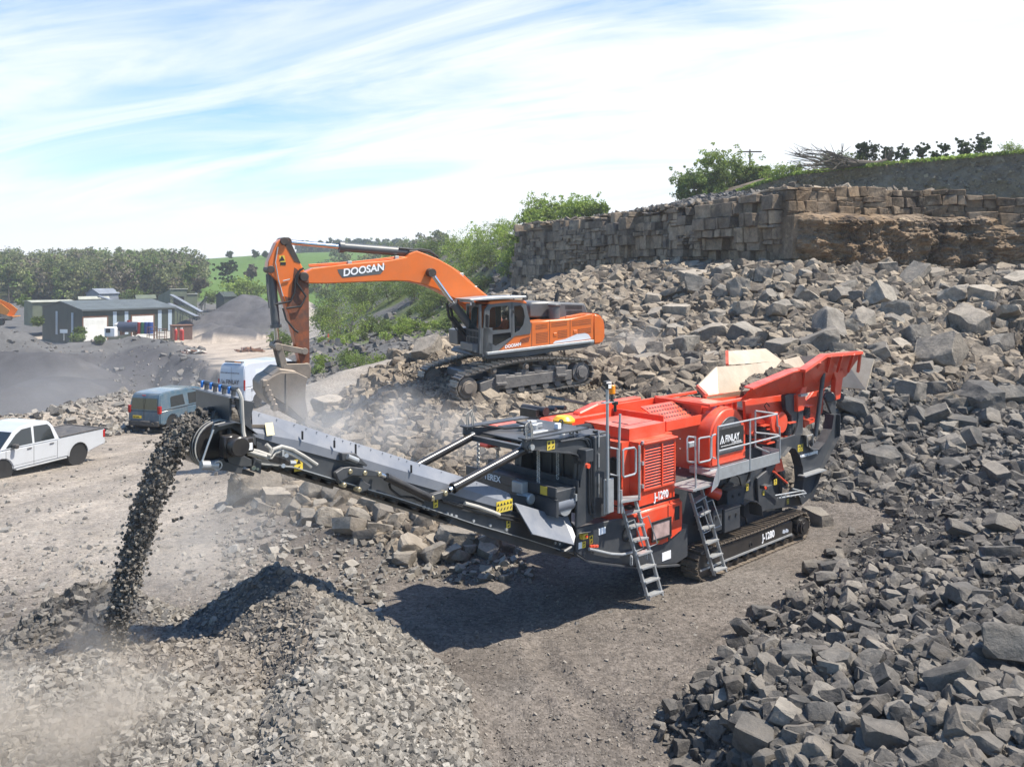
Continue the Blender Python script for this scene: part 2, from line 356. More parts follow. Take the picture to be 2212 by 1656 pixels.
# ---------------------------------------------------------------- ground materials
def ground_material():
    m, n, l, b = node_mat('ground')
    vc = n.new('ShaderNodeVertexColor'); vc.layer_name = 'Col'
    g = n.new('ShaderNodeNewGeometry')
    def noise(sc, det=6, ro=.6):
        q = n.new('ShaderNodeTexNoise'); q.inputs['Scale'].default_value = sc; q.inputs['Detail'].default_value = det; q.inputs['Roughness'].default_value = ro; l.new(g.outputs['Position'], q.inputs[0]); return q.outputs[0]
    def rng_(x, a, b_, c, d):
        q = n.new('ShaderNodeMapRange'); l.new(x, q.inputs[0])
        for i, v in enumerate((a, b_, c, d)): q.inputs[i+1].default_value = v
        return q.outputs[0]
    def mul(a, b_):
        q = n.new('ShaderNodeMath'); q.operation = 'MULTIPLY'; l.new(a, q.inputs[0]); l.new(b_, q.inputs[1]); return q.outputs[0]
    f = mul(rng_(noise(.6), .3, .7, .78, 1.22), rng_(noise(7, 8, .75), .3, .7, .7, 1.3))
    vo = n.new('ShaderNodeTexVoronoi'); vo.inputs['Scale'].default_value = 22; l.new(g.outputs['Position'], vo.inputs['Vector'])
    sp = n.new('ShaderNodeSeparateColor'); l.new(vo.outputs['Color'], sp.inputs[0])
    f = mul(f, rng_(sp.outputs[0], 0, 1, .72, 1.35))
    sc = n.new('ShaderNodeVectorMath'); sc.operation = 'SCALE'; l.new(vc.outputs[0], sc.inputs[0]); l.new(f, sc.inputs['Scale'])
    l.new(sc.outputs[0], b.inputs['Base Color']); b.inputs['Roughness'].default_value = .95; b.inputs['Specular IOR Level'].default_value = .15
    inv = n.new('ShaderNodeMath'); inv.operation = 'SUBTRACT'; inv.inputs[0].default_value = 1; l.new(vo.outputs['Distance'], inv.inputs[1])
    bp = n.new('ShaderNodeBump'); bp.inputs['Strength'].default_value = .55; bp.inputs['Distance'].default_value = .03; l.new(inv.outputs[0], bp.inputs['Height'])
    bp2 = n.new('ShaderNodeBump'); bp2.inputs['Strength'].default_value = .6; bp2.inputs['Distance'].default_value = .08; l.new(noise(5, 8, .7), bp2.inputs['Height']); l.new(bp.outputs[0], bp2.inputs['Normal'])
    l.new(bp2.outputs[0], b.inputs['Normal'])
    return m
GM = ground_material()
def rock_material(name, c1, c2, c3, scale=1.0, layered=False, rust=0, bstr=.95):
    m, n, l, b = node_mat(name)
    g = n.new('ShaderNodeNewGeometry'); oi = n.new('ShaderNodeObjectInfo'); t = n.new('ShaderNodeTexCoord')
    ad = n.new('ShaderNodeMath'); ad.operation = 'ADD'; l.new(g.outputs['Random Per Island'], ad.inputs[0]); l.new(oi.outputs['Random'], ad.inputs[1])
    fr = n.new('ShaderNodeMath'); fr.operation = 'FRACT'; l.new(ad.outputs[0], fr.inputs[0])
    rp = n.new('ShaderNodeValToRGB'); l.new(fr.outputs[0], rp.inputs[0]); e = rp.color_ramp.elements
    e[0].color = (*c1, 1); e[1].color = (*c3, 1); e[1].position = 1; q = e.new(.55); q.color = (*c2, 1)
    no = n.new('ShaderNodeTexNoise'); no.inputs['Scale'].default_value = 2.6*scale; no.inputs['Detail'].default_value = 12; no.inputs['Roughness'].default_value = .78; l.new(g.outputs['Position'], no.inputs[0])
    r = n.new('ShaderNodeMapRange'); l.new(no.outputs[0], r.inputs[0]); r.inputs[1].default_value = .3; r.inputs[2].default_value = .7; r.inputs[3].default_value = .42; r.inputs[4].default_value = 1.5
    sc = n.new('ShaderNodeVectorMath'); sc.operation = 'SCALE'; l.new(rp.outputs[0], sc.inputs[0]); l.new(r.outputs[0], sc.inputs['Scale'])
    last = sc.outputs[0]
    # dusty / rusty patches
    n4 = n.new('ShaderNodeTexNoise'); n4.inputs['Scale'].default_value = .8*scale; n4.inputs['Detail'].default_value = 7; l.new(g.outputs['Position'], n4.inputs[0])
    r4 = n.new('ShaderNodeMapRange'); l.new(n4.outputs[0], r4.inputs[0]); r4.inputs[1].default_value = .46; r4.inputs[2].default_value = .68; r4.inputs[3].default_value = 0; r4.inputs[4].default_value = .55 + rust*.3
    mm = n.new('ShaderNodeMix'); mm.data_type = 'RGBA'; l.new(r4.outputs[0], mm.inputs[0]); l.new(last, mm.inputs[6]); mm.inputs[7].default_value = (.22, .13, .055, 1) if rust else (.25, .215, .172, 1)
    last = mm.outputs[2]
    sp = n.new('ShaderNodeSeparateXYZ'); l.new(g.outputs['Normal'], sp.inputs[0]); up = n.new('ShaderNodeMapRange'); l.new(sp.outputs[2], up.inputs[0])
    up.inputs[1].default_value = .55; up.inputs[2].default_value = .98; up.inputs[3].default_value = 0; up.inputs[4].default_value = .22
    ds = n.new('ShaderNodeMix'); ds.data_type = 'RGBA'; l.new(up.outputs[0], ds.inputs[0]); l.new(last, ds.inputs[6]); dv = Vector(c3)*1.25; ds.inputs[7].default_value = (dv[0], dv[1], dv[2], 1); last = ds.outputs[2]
    l.new(last, b.inputs['Base Color']); b.inputs['Roughness'].default_value = .88; b.inputs['Specular IOR Level'].default_value = .25
    n3 = n.new('ShaderNodeTexNoise'); n3.inputs['Scale'].default_value = 5*scale; n3.inputs['Detail'].default_value = 9; n3.inputs['Roughness'].default_value = .7; l.new(g.outputs['Position'], n3.inputs[0])
    bp = n.new('ShaderNodeBump'); bp.inputs['Strength'].default_value = bstr; bp.inputs['Distance'].default_value = .08/scale; l.new(n3.outputs[0], bp.inputs['Height']); l.new(bp.outputs[0], b.inputs['Normal'])
    return m
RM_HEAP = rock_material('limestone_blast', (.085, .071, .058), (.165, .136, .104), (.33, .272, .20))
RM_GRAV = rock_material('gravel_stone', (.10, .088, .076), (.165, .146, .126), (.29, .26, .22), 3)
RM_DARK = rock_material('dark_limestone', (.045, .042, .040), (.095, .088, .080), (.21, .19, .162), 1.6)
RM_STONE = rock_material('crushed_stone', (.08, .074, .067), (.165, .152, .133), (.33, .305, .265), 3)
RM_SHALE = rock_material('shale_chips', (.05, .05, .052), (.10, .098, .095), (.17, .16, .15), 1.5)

# ---------------------------------------------------------------- terrain mesh
def terrain_colour(x, y, z):
    c = np.empty(x.shape+(3,)); c[:] = (.13, .113, .097)                     # brown-grey gravel
    def blend(mask, rgb): c[:] = c*(1-mask[..., None]) + np.array(rgb)*mask[..., None]
    u = x/y*F+CX
    nz = fbm(x/2.5, y/2.5, 4, 200)
    dusty = sstep(620, 380, u + 60*nz)*sstep(16, 19, y)*(y < 75); blend(dusty, (.225, .196, .165)); wl = x*.97-y*.24; blend(dusty*sstep(.3, .9, np.sin(wl*2.1+nz*2)*.5+.5)*sstep(18, 22, y)*.55, (.33, .285, .235)); blend(dusty*sstep(.8, .97, np.sin(wl*5.5+nz*1.5)*.5+.5)*.35, (.17, .15, .13))
    blend(dusty*sstep(.25, .6, fbm(x/1.8+9, y/1.1, 4, 205)), (.22, .19, .155))
    blend(sstep(.15, .5, nz)*sstep(30, 12, y)*.6, (.16, .145, .13))
    hb = sstep(.5, 1.3, z)*sstep(20, 24, y)*(y < 100); blend(hb, (.06, .052, .045))  # dark fines, deepened so the gaps between rocks read as shade
    d = sdist(x, y, RH); blend(sstep(-.3, .4, d), (.05, .048, .046))  # same deepened fines under the lower right heap
    cr = tent(x, y, [P(0, 1385, 13.6), P(250, 1272, 13.5), P(590, 1222, 13.3), P(684, 1462, 10.4), P(640, 1656, 8.8)], .74)
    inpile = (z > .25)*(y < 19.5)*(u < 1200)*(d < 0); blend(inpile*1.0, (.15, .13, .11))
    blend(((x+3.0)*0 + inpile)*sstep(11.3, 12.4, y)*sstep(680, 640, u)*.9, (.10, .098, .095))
    # gravel ridge
    gr = tent(x, y, [P(930, 756, 50), P(760, 797, 46), P(660, 848, 43)], .55, .8); blend((z <= gr+.5)*(z > gr-.5)*(y > 38)*(y < 56)*1.0, (.24, .215, .185))
    blend((y > 56)*1.0, (.10, .098, .095))
    dp = sdist(x, y, PIT); blend(sstep(-2, 1, dp)*(y > 42), (.062, .06, .062)); blend(sstep(.1, .5, fbm(x/7, y/7, 4, 210))*(dp > 2)*.6, (.10, .095, .092))
    dr = sdist(x, y, ROAD) + nz*3; blend(sstep(-1, 2, dr), (.34, .285, .23))
    blend(sstep(-1, 2, dr)*sstep(.55, .9, np.sin(x*.9-y*.16)*.5+.5)*.5, (.25, .21, .17))
    nr = np.abs(u-(680+ (y-180)*.02)); blend(sstep(28, 18, nr)*(y > 125)*(y < 345), (.27, .245, .215))
    blend(sstep(60, 40, np.hypot(u-120, (y-160)*.5))*0, (.4, .36, .3))
    # stockpiles around the plant
    blend((y > 160)*(u > 395)*(u < 600)*(z > -6.2)*(y < 215)*1.0, (.085, .083, .085))
    hs = (y > 92)*(u > 700)*(u < 1150)*(y < 250); blend(hs*sstep(-.35, .15, fbm(x/8, y/8, 4, 220)), (.09, .115, .035))
    blend(hs*sstep(.2, .4, fbm(x/6+5, y/6, 4, 221)), (.11, .10, .09))
    c2 = cliffd(x, y); blend((c2 > 0)*1.0, (.12, .105, .085)); blend((c2 > 14)*1.0, (.10, .13, .03))
    fld = sstep(235, 245, y)*(u > 420)*(u < 1500); blend(fld, (.075, .13, .028))
    blend(sstep(.1, .5, fbm(x/40, y/40, 3, 230))*fld*.4, (.10, .15, .04))
    blend(sstep(235, 250, y)*(u <= 430), (.05, .06, .03)); blend((y > 520)*1.0, (.03, .05, .03))
    return c
ny, nu = 900, 760
us = np.linspace(-.95, .95, nu); ys = np.exp(np.linspace(math.log(4.5), math.log(60), 640)); ys = np.concatenate([ys, np.exp(np.linspace(math.log(60), math.log(1300), ny-640+1))[1:]])
UU, YY = np.meshgrid(us, ys); XX = UU*YY
ZZ = H(XX, YY)
# dip for the crusher so that it stands on level ground
ca, sa = math.cos(R(43)), math.sin(R(43))
ma = (XX-3.9)*ca + (YY-18.4)*sa; mb = -(XX-3.9)*sa + (YY-18.4)*ca
foot = sstep(1.2, .3, np.maximum(np.maximum(-1.2-ma, ma-6.2), np.maximum(-1.0-mb, mb-4.)))
ZZ = ZZ*(1-foot) + foot*np.clip(ZZ*.3, -.14, -.10)
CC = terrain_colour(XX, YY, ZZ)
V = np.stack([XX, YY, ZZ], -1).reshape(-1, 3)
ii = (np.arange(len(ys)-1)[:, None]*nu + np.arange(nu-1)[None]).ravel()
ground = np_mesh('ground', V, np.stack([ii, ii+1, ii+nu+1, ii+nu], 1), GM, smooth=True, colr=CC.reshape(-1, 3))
tag(ground, kind='structure')
lys = np.log(ys)
def G(x, y):
    """height of the built ground by bilinear lookup"""
    x = np.asarray(x, float); y = np.asarray(y, float)
    fu = np.clip((x/y - us[0])/(us[1]-us[0]), 0, nu-1.001); fy = np.clip(np.interp(np.log(y), lys, np.arange(len(ys))), 0, len(ys)-1.001)
    i = fy.astype(int); j = fu.astype(int); a = fy-i; b = fu-j
    return (ZZ[i, j]*(1-b)+ZZ[i, j+1]*b)*(1-a) + (ZZ[i+1, j]*(1-b)+ZZ[i+1, j+1]*b)*a
def g1(x, y): return float(G(np.array([x]), np.array([y]))[0])

# ---------------------------------------------------------------- rocks
def rock_mesh(seed, cuts=7, slab=False, sub=0):
    """a block broken along flat planes"""
    rd = random.Random(seed); bm = bmesh.new(); bmesh.ops.create_cube(bm, size=2); ex_, ey_, ez_ = rd.uniform(.85, 1.3), rd.uniform(.6, .95), rd.uniform(.5, .85)
    for v in bm.verts: v.co = Vector((v.co.x*ex_*rd.uniform(.85, 1.1), v.co.y*ey_*rd.uniform(.85, 1.1), v.co.z*ez_*rd.uniform(.85, 1.1)*(.5 if slab else 1)))
    for k in range(cuts):
        d = Vector((rd.gauss(0, 1), rd.gauss(0, 1), rd.gauss(0, 1)*.9)).normalized()
        mxp = max(v.co.dot(d) for v in bm.verts)
        co = d*mxp*rd.uniform(.68, .93)
        r = bmesh.ops.bisect_plane(bm, geom=bm.verts[:]+bm.edges[:]+bm.faces[:], plane_co=co, plane_no=d, clear_outer=True)
        ed = [e for e in bm.edges if e.is_boundary]
        if ed: bmesh.ops.contextual_create(bm, geom=ed)
    if sub:
        bmesh.ops.triangulate(bm, faces=bm.faces[:]); 
        bmesh.ops.subdivide_edges(bm, edges=bm.edges[:], cuts=sub, use_grid_fill=True)
        bmesh.ops.recalc_face_normals(bm, faces=bm.faces)
        bm.normal_update()
        bmesh.ops.smooth_vert(bm, verts=bm.verts[:], factor=.25, use_axis_x=True, use_axis_y=True, use_axis_z=True)
        o = rd.uniform(0, 100); c = np.array([v.co[:] for v in bm.verts])*1.5
        q = fbm(c[:, 0]+o+c[:, 2]*.7, c[:, 1]-c[:, 2]*.9+o, 5, seed)*.12 + fbm(c[:, 2]*2+o, (c[:, 0]+c[:, 1])*.7, 4, seed+5)*.08
        for v, k in zip(bm.verts, q): v.co += v.normal*float(k)
    bmesh.ops.triangulate(bm, faces=bm.faces[:])
    bm.verts.ensure_lookup_table()
    vs = np.array([v.co[:] for v in bm.verts]); fs = np.array([[v.index for v in f.verts] for f in bm.faces])
    bm.free(); return vs, fs
LIB = [rock_mesh(i, random.Random(i).choice((5, 7, 9, 11)), i % 6 == 3) for i in range(36)]
LIBH = [rock_mesh(300+i, random.Random(i).choice((6, 8, 10, 12)), i % 6 == 3, sub=1) for i in range(24)]
LIBS = [rock_mesh(100+i, random.Random(i).choice((3, 4, 6)), i % 6 == 2) for i in range(24)]
def scatter(name, pts, size, m, label=None, cat=None, lib=None, sink=.25, flat=.9, kind='stuff', big=None, parent=None):
    """one mesh of many loose stones; those above size `big` use the finer shapes"""
    lib = lib or LIBS; n = len(pts); Vs = []; Fs = []; o = 0
    kk = rng.integers(0, len(lib), n)
    if big: kk = np.where(size*F/pts[:, 1] > big, len(lib)+rng.integers(0, len(LIBH), n), kk); lib = lib+LIBH
    for k in range(len(lib)):
        ix = np.nonzero(kk == k)[0]
        if len(ix) == 0: continue
        v, f = lib[k]; mN = len(ix)
        a = rng.uniform(0, 2*math.pi, mN); t = rng.normal(0, .8*flat, mN); t2 = rng.normal(0, .6*flat, mN)
        Rz = np.zeros((mN, 3, 3)); Rz[:, 0, 0] = np.cos(a); Rz[:, 0, 1] = -np.sin(a); Rz[:, 1, 0] = np.sin(a); Rz[:, 1, 1] = np.cos(a); Rz[:, 2, 2] = 1
        Rx = np.zeros((mN, 3, 3)); Rx[:, 1, 1] = np.cos(t); Rx[:, 1, 2] = -np.sin(t); Rx[:, 2, 1] = np.sin(t); Rx[:, 2, 2] = np.cos(t); Rx[:, 0, 0] = 1
        Ry = np.zeros((mN, 3, 3)); Ry[:, 0, 0] = np.cos(t2); Ry[:, 0, 2] = np.sin(t2); Ry[:, 2, 0] = -np.sin(t2); Ry[:, 2, 2] = np.cos(t2); Ry[:, 1, 1] = 1
        M = Rz @ Rx @ Ry; sc = (size[ix, None]*.5)*rng.uniform(.75, 1.25, (mN, 3))
        q = np.einsum('nij,nvj->nvi', M, v[None]*sc[:, None, :])
        p = pts[ix].copy(); p[:, 2] += size[ix]*(.5-sink)*.7
        q = q + p[:, None, :]
        Vs.append(q.reshape(-1, 3)); Fs.append((f[None] + (np.arange(mN)*len(v))[:, None, None] + o).reshape(-1, 3)); o += mN*len(v)
    ob = np_mesh(name, np.concatenate(Vs), np.concatenate(Fs), m)
    if parent: ob.parent = parent
    else: tag(ob, label, cat, kind=kind)
    return ob
def sample(px0, px1, Y0, Y1, n, keep=None):
    """points on the ground, even in the picture's sense: denser nearby"""
    u = rng.uniform(px0, px1, n); Y = 1/np.sqrt(rng.uniform(1/Y1**2, 1/Y0**2, n)) if Y1/Y0 < 8 else np.exp(rng.uniform(math.log(Y0), math.log(Y1), n))
    x = (u-CX)/F*Y; y = Y
    if keep is not None:
        k = keep(x, y, u); x, y, u = x[k], y[k], u[k]
    return np.stack([x, y, G(x, y)], -1)
def plaw(n, a, b, p=2.2):
    u = rng.uniform(0, 1, n); e = 1-p; return (a**e + u*(b**e-a**e))**(1/e)
def mdist(x, y):
    a_ = (x-3.9)*ca + (y-18.4)*sa; b_ = -(x-3.9)*sa + (y-18.4)*ca
    return np.maximum(np.maximum(-1.-a_, a_-7.0), np.maximum(-.7-b_, b_-3.6))
def edist(x, y):   # excavator footprint
    c_, s_ = math.cos(R(27)), math.sin(R(27)); ex, ey = X(1110, 31.3), 31.3
    a_ = (x-ex)*c_ + (y-ey)*s_; b_ = -(x-ex)*s_ + (y-ey)*c_
    return np.maximum(np.abs(a_-.4)-3.0, np.maximum(-.3-b_, b_-4.6))
QUICK = False
def pilemask(x, y, u):
    d = sdist(x, y, RH); z = G(x, y); return (z > .22)*(u < 1200)*(d < 0)
def hollow(x, y, u): return (u > 255+40*fbm(x*2, y*2, 2, 7))*(u < 690)*(y > 10.7)*(y < 13.4)
p_ = sample(-200, 1250, 8.3, 18, 90000, pilemask); dk_ = hollow(p_[:, 0], p_[:, 1], p_[:, 0]/p_[:, 1]*F+CX); lf = (p_[:, 0]/p_[:, 1]*F+CX < 260)*(p_[:, 1] > 11.2); q_ = p_[dk_ | (rng.uniform(0, 1, len(p_)) < .0)]; q_ = q_[rng.uniform(0, 1, len(q_)) < .75]
scatter('brown_fines', q_, plaw(len(q_), .02, .12, 2.9), RM_GRAV, 'brown broken fines lining the hollow where the stream lands', 'fines', sink=.45)
q_ = p_[lf & ~dk_]; scatter('grey_stones', q_, plaw(len(q_), .04, .18, 2.3), RM_DARK, 'blue-grey stones on the left flank of the heap beside the falling stream', 'stones', sink=.4, big=19)
p_ = p_[~dk_ & ~lf]
scatter('crushed_stone_pile', p_, plaw(len(p_), .026, .135, 2.3), RM_STONE, 'pale grey crushed stones covering the heap under the end of the conveyor', 'stone heap', sink=.4, big=19)
p_ = sample(500, 1900, 8.5, 24, 20000, lambda x, y, u: (G(x, y) < .3)*(sdist(x, y, RH) < .3)*(mdist(x, y) > -.2)*(u > 500+30*(y-12)))
scatter('gravel', p_, plaw(len(p_), .012, .065, 2.8), RM_GRAV, 'fine brown-grey gravel strewn over the ground in front of the crusher', 'gravel')
p_ = sample(380, 1200, 13.5, 26, 6500, lambda x, y, u: (G(x, y) < .35)*(mdist(x, y) > .4)*(u > 500+60*fbm(x, y, 2, 3))*(u < 1200-(y-13)*10)*((u < 830) + (y > 18.2)))
scatter('loose_stones', p_, plaw(len(p_), .04, .26, 2.5), RM_STONE, 'loose broken stones scattered on the ground between stone heap and boulders', 'stones')
p_ = sample(-100, 620, 15.5, 40, 1700, lambda x, y, u: G(x, y) < .3)
scatter('dusty_stones', p_, plaw(len(p_), .03, .16, 2.8), RM_STONE, 'small pale stones sprinkled over the dusty yard on the left', 'stones')
p_ = sample(1350, 2400, 7, 24, 42000, lambda x, y, u: sdist(x, y, RH) > -.15)
scatter('broken_rock', p_, plaw(len(p_), .03, .36, 2.2), RM_DARK, 'dark broken rock filling the heap at the lower right corner', 'rock heap', sink=.35, lib=LIB, big=15)
def backmask(x, y, u):
    z = G(x, y); return (z > .12)*(cliffd(x, y) < 0)*(mdist(x, y) > .2)*(sdist(x, y, RH) < 0)*((y > 22)+(u > 800))*(u > 540)*~((y > 38)*(u < 850))
n_ = 125000; u_ = rng.uniform(560, 2400, n_); Y_ = (19.5**.7+rng.uniform(0, 1, n_)*(64**.7-19.5**.7))**(1/.7); x_ = (u_-CX)/F*Y_; k_ = backmask(x_, Y_, u_); p_ = np.stack([x_[k_], Y_[k_], G(x_[k_], Y_[k_])], -1)
sz = plaw(len(p_), .085, .85, 2.2)*np.interp(p_[:, 1], [20, 30, 60], [.62, .85, 1.25]); sz = np.where(edist(p_[:, 0], p_[:, 1]) < .5, np.minimum(sz, .16), sz)
q_ = p_[:, 1]*0 + ((p_[:, 0] < 3)*(p_[:, 1] < 37)); sz = np.where(q_ > 0, np.minimum(sz, .12+.7*sz), sz)
# only as many big ones as fit: keep each stone with probability falling as its size grows
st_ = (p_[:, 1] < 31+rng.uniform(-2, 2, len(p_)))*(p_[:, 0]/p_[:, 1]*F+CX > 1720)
scatter('dark_rubble', p_[st_], sz[st_]*.85, RM_DARK, 'dark grey rubble, its colour deepened for shade, on the steep slope right behind the crusher', 'rubble', sink=.35, lib=LIB, big=22)  # darker stone colour stands in for the shade of this slope
p_ = p_[~st_]; sz = sz[~st_]
scatter('blasted_rock', p_, sz, RM_HEAP, 'blasted rubble covering the long heap below the quarry face', 'rubble', sink=.35, lib=LIB, big=14)
p_ = sample(-100, 480, 38, 70, 5500, lambda x, y, u: (sdist(x, y, PIT) < 1.5)*(sdist(x, y, PIT) > -7))
scatter('berm_rubble', p_, plaw(len(p_), .06, .5, 2.4), RM_STONE, 'stony rubble on the low bank between the vehicles and the pit', 'rubble')
p_ = sample(-100, 1150, 60, 200, 9000, lambda x, y, u: ((u > 670)*(y < 125)) + (sdist(x, y, PIT) > 0)*(sdist(x, y, PIT) < 9)*(y > 90) + (u < 440)*(y > 118)*(y < 140))
scatter('shale_chips', p_, plaw(len(p_), .15, 1.1, 2.2), RM_SHALE, 'dark shale rubble on the banks around the far pit and below the bushes', 'rubble', sink=.4)
# ---------------------------------------------------------------- the quarry face
def face_material():
    m, n, l, b = node_mat('quarry_face')
    g = n.new('ShaderNodeNewGeometry')
    rp = n.new('ShaderNodeValToRGB'); l.new(g.outputs['Random Per Island'], rp.inputs[0]); e = rp.color_ramp.elements
    e[0].color = (.14, .112, .084, 1); e[1].color = (.34, .27, .195, 1); q = e.new(.5); q.color = (.24, .19, .14, 1)
    sp = n.new('ShaderNodeSeparateXYZ'); l.new(g.outputs['Position'], sp.inputs[0])
    def noise(sc, det=8, ro=.7, zs=1.0):
        mp = n.new('ShaderNodeMapping'); mp.inputs['Scale'].default_value = (1, 1, zs); l.new(g.outputs['Position'], mp.inputs[0])
        q = n.new('ShaderNodeTexNoise'); q.inputs['Scale'].default_value = sc; q.inputs['Detail'].default_value = det; q.inputs['Roughness'].default_value = ro; l.new(mp.outputs[0], q.inputs[0]); return q.outputs[0]
    def mr(x, a, b_, c, d):
        q = n.new('ShaderNodeMapRange'); l.new(x, q.inputs[0])
        for i, v in enumerate((a, b_, c, d)): q.inputs[i+1].default_value = v
        return q.outputs[0]
    def mix(f, a, c):
        q = n.new('ShaderNodeMix'); q.data_type = 'RGBA'; l.new(f, q.inputs[0]); l.new(a, q.inputs[6]); q.inputs[7].default_value = (*c, 1); return q.outputs[2]
    def mul(a, b_):
        q = n.new('ShaderNodeMath'); q.operation = 'MULTIPLY'; l.new(a, q.inputs[0]); l.new(b_, q.inputs[1]); return q.outputs[0]
    c = rp.outputs[0]
    east = mr(sp.outputs[0], 14.8, 16.2, 0, 1); eastend = mr(sp.outputs[0], 30.5, 28.5, 0, 1)
    c = mix(mul(mul(east, eastend), mr(noise(.32, 6, .6, .6), .36, .56, .25, 1)), c, (.20, .135, .078))
    c = mix(mul(east, mr(noise(.35, 8, .75, .5), .48, .58, 0, .9)), c, (.035, .026, .02))       # dark seepage stains
    c = mix(mr(noise(.7, 6, .7), .60, .68, 0, .75), c, (.38, .30, .20))
    c = mix(mr(noise(.45, 5, .6, 1.6), .60, .68, 0, .7), c, (.075, .075, .08))
    f = mr(noise(1.6, 12, .8), .32, .68, .4, 1.5)
    sc = n.new('ShaderNodeVectorMath'); sc.operation = 'SCALE'; l.new(c, sc.inputs[0]); l.new(f, sc.inputs['Scale']); l.new(sc.outputs[0], b.inputs['Base Color'])
    b.inputs['Roughness'].default_value = .9; b.inputs['Specular IOR Level'].default_value = .2
    bp = n.new('ShaderNodeBump'); bp.inputs['Strength'].default_value = .7; bp.inputs['Distance'].default_value = .18; l.new(noise(2.2, 10, .7), bp.inputs['Height']); l.new(bp.outputs[0], b.inputs['Normal'])
    return m
FM = face_material()
def line_at(s):
    """point and outward normal on the face line at arc length s"""
    acc = 0
    for a, b in zip(CL[:-1], CL[1:]):
        l_ = math.hypot(b[0]-a[0], b[1]-a[1])
        if s <= acc + l_ or b is CL[-1]:
            t = (s-acc)/l_; dx, dy = (b[0]-a[0])/l_, (b[1]-a[1])/l_
            return a[0]+t*(b[0]-a[0]), a[1]+t*(b[1]-a[1]), dx, dy
        acc += l_
S_ROCK = sum(math.hypot(b[0]-a[0], b[1]-a[1]) for a, b in zip(CL[:4], CL[1:5]))
S_END = sum(math.hypot(b[0]-a[0], b[1]-a[1]) for a, b in zip(CL[:-2], CL[1:-1]))+3
fc = MB()
rd = random.Random(3)
def jblock(mb, s0, s1, z0, z1, prot, depth=2.6, j=.06):
    x0, y0, dx, dy = line_at((s0+s1)/2); nx, ny_ = dy, -dx; hw = (s1-s0)/2
    vs = []
    for (t, d, z) in ((-hw, prot, z0), (hw, prot, z0), (hw, -depth, z0), (-hw, -depth, z0), (-hw, prot, z1), (hw, prot, z1), (hw, -depth, z1), (-hw, -depth, z1)):
        jj = j if d > 0 else 0
        tt = t + rd.uniform(-j, j)*.6; dd = d + (rd.uniform(-j, j) if d == prot else 0)
        vs.append((x0+dx*tt+nx*dd, y0+dy*tt+ny_*dd, z + rd.uniform(-j, j)*.5))
    # chipped front edges: inset the front face a little
    mb.add(vs, [(0, 3, 2, 1), (4, 5, 6, 7), (0, 1, 5, 4), (1, 2, 6, 5), (2, 3, 7, 6), (3, 0, 4, 7)])
top = 10.75
def N1_(a, b, sd, o=3): return float(fbm(np.array([a]), np.array([b]), o, sd)[0])
s = -3.0
while s < S_ROCK:                                   # joint-bounded panels, each with its own beds
    pw = rd.choice((.9, 1.4, 2.0, 2.8, 3.8))*rd.uniform(.85, 1.15); pw = min(pw, S_ROCK-s+.01); z = 2.0+rd.uniform(0, .5); po = rd.uniform(-.28, .3)
    while z < top-.05:
        h = rd.choice((.22, .32, .45, .55, .7, .9))*rd.uniform(.85, 1.15); h = min(h, top-z+rd.uniform(-.1, .12)); h = max(h, .12)
        macro = N1_((s+pw/2)/5., z/3., 301)*1.2; t = s
        while t < s+pw-.05:
            wd = min(rd.choice((.3, .5, .7, .95, 1.3))*rd.uniform(.8, 1.2)*(1.2 if h > .7 else 1), s+pw-t)
            if s+pw-t-wd < .3: wd = s+pw-t
            pr = .25+po+macro+rd.uniform(-.1, .1)+(.35 if rd.random() < .05 else 0)-(.5 if rd.random() < .05 else 0)
            if not (z+h > top-.35 and rd.random() < .3): jblock(fc, t+.01, t+wd-.015, z+.005, z+h-.01, pr, j=.07)
            t += wd
        z += h
    s += pw
s = S_ROCK
while s < S_END:
    u_ = (s-S_ROCK)/(S_END-S_ROCK); tp = 11.15 if u_ < .42 else (10.7 if u_ < .5 else 10.35+.3*(u_ > .85)); pw = rd.uniform(1.4, 4.0); z = 4+rd.uniform(0, .6); po = rd.uniform(-.2, .2)
    while z < tp-.1:
        h = rd.choice((.5, .8, 1.2)) if z < 9 else rd.choice((.3, .45, .6)); h = min(h, tp-z+rd.uniform(-.05, .15)); h = max(h, .15); t = s; macro = N1_((s+pw/2)/6., z/4., 311)*.9
        while t < s+pw-.05:
            wd = min(rd.uniform(.5, 1.4) if z > 9 or u_ > .86 else rd.uniform(1., 2.4), s+pw-t)
            if s+pw-t-wd < .3: wd = s+pw-t
            jblock(fc, t+.01, t+wd-.015, z+.005, z+h-.01, .7+po+macro+rd.uniform(-.1, .1)-(.3 if z > 9.3 else 0), j=.12); t += wd
        z += h
    s += pw
me = bpy.data.meshes.new('cliff'); me.from_pydata(fc.v, [], fc.f); bm = bmesh.new(); bm.from_mesh(me)
bmesh.ops.bevel(bm, geom=bm.edges[:], offset=.035, segments=1, affect='EDGES', clamp_overlap=True)
bm.to_mesh(me); bm.free(); me.materials.append(FM)
cliff = bpy.data.objects.new('cliff', me); col.objects.link(cliff); tag(cliff, kind='structure')
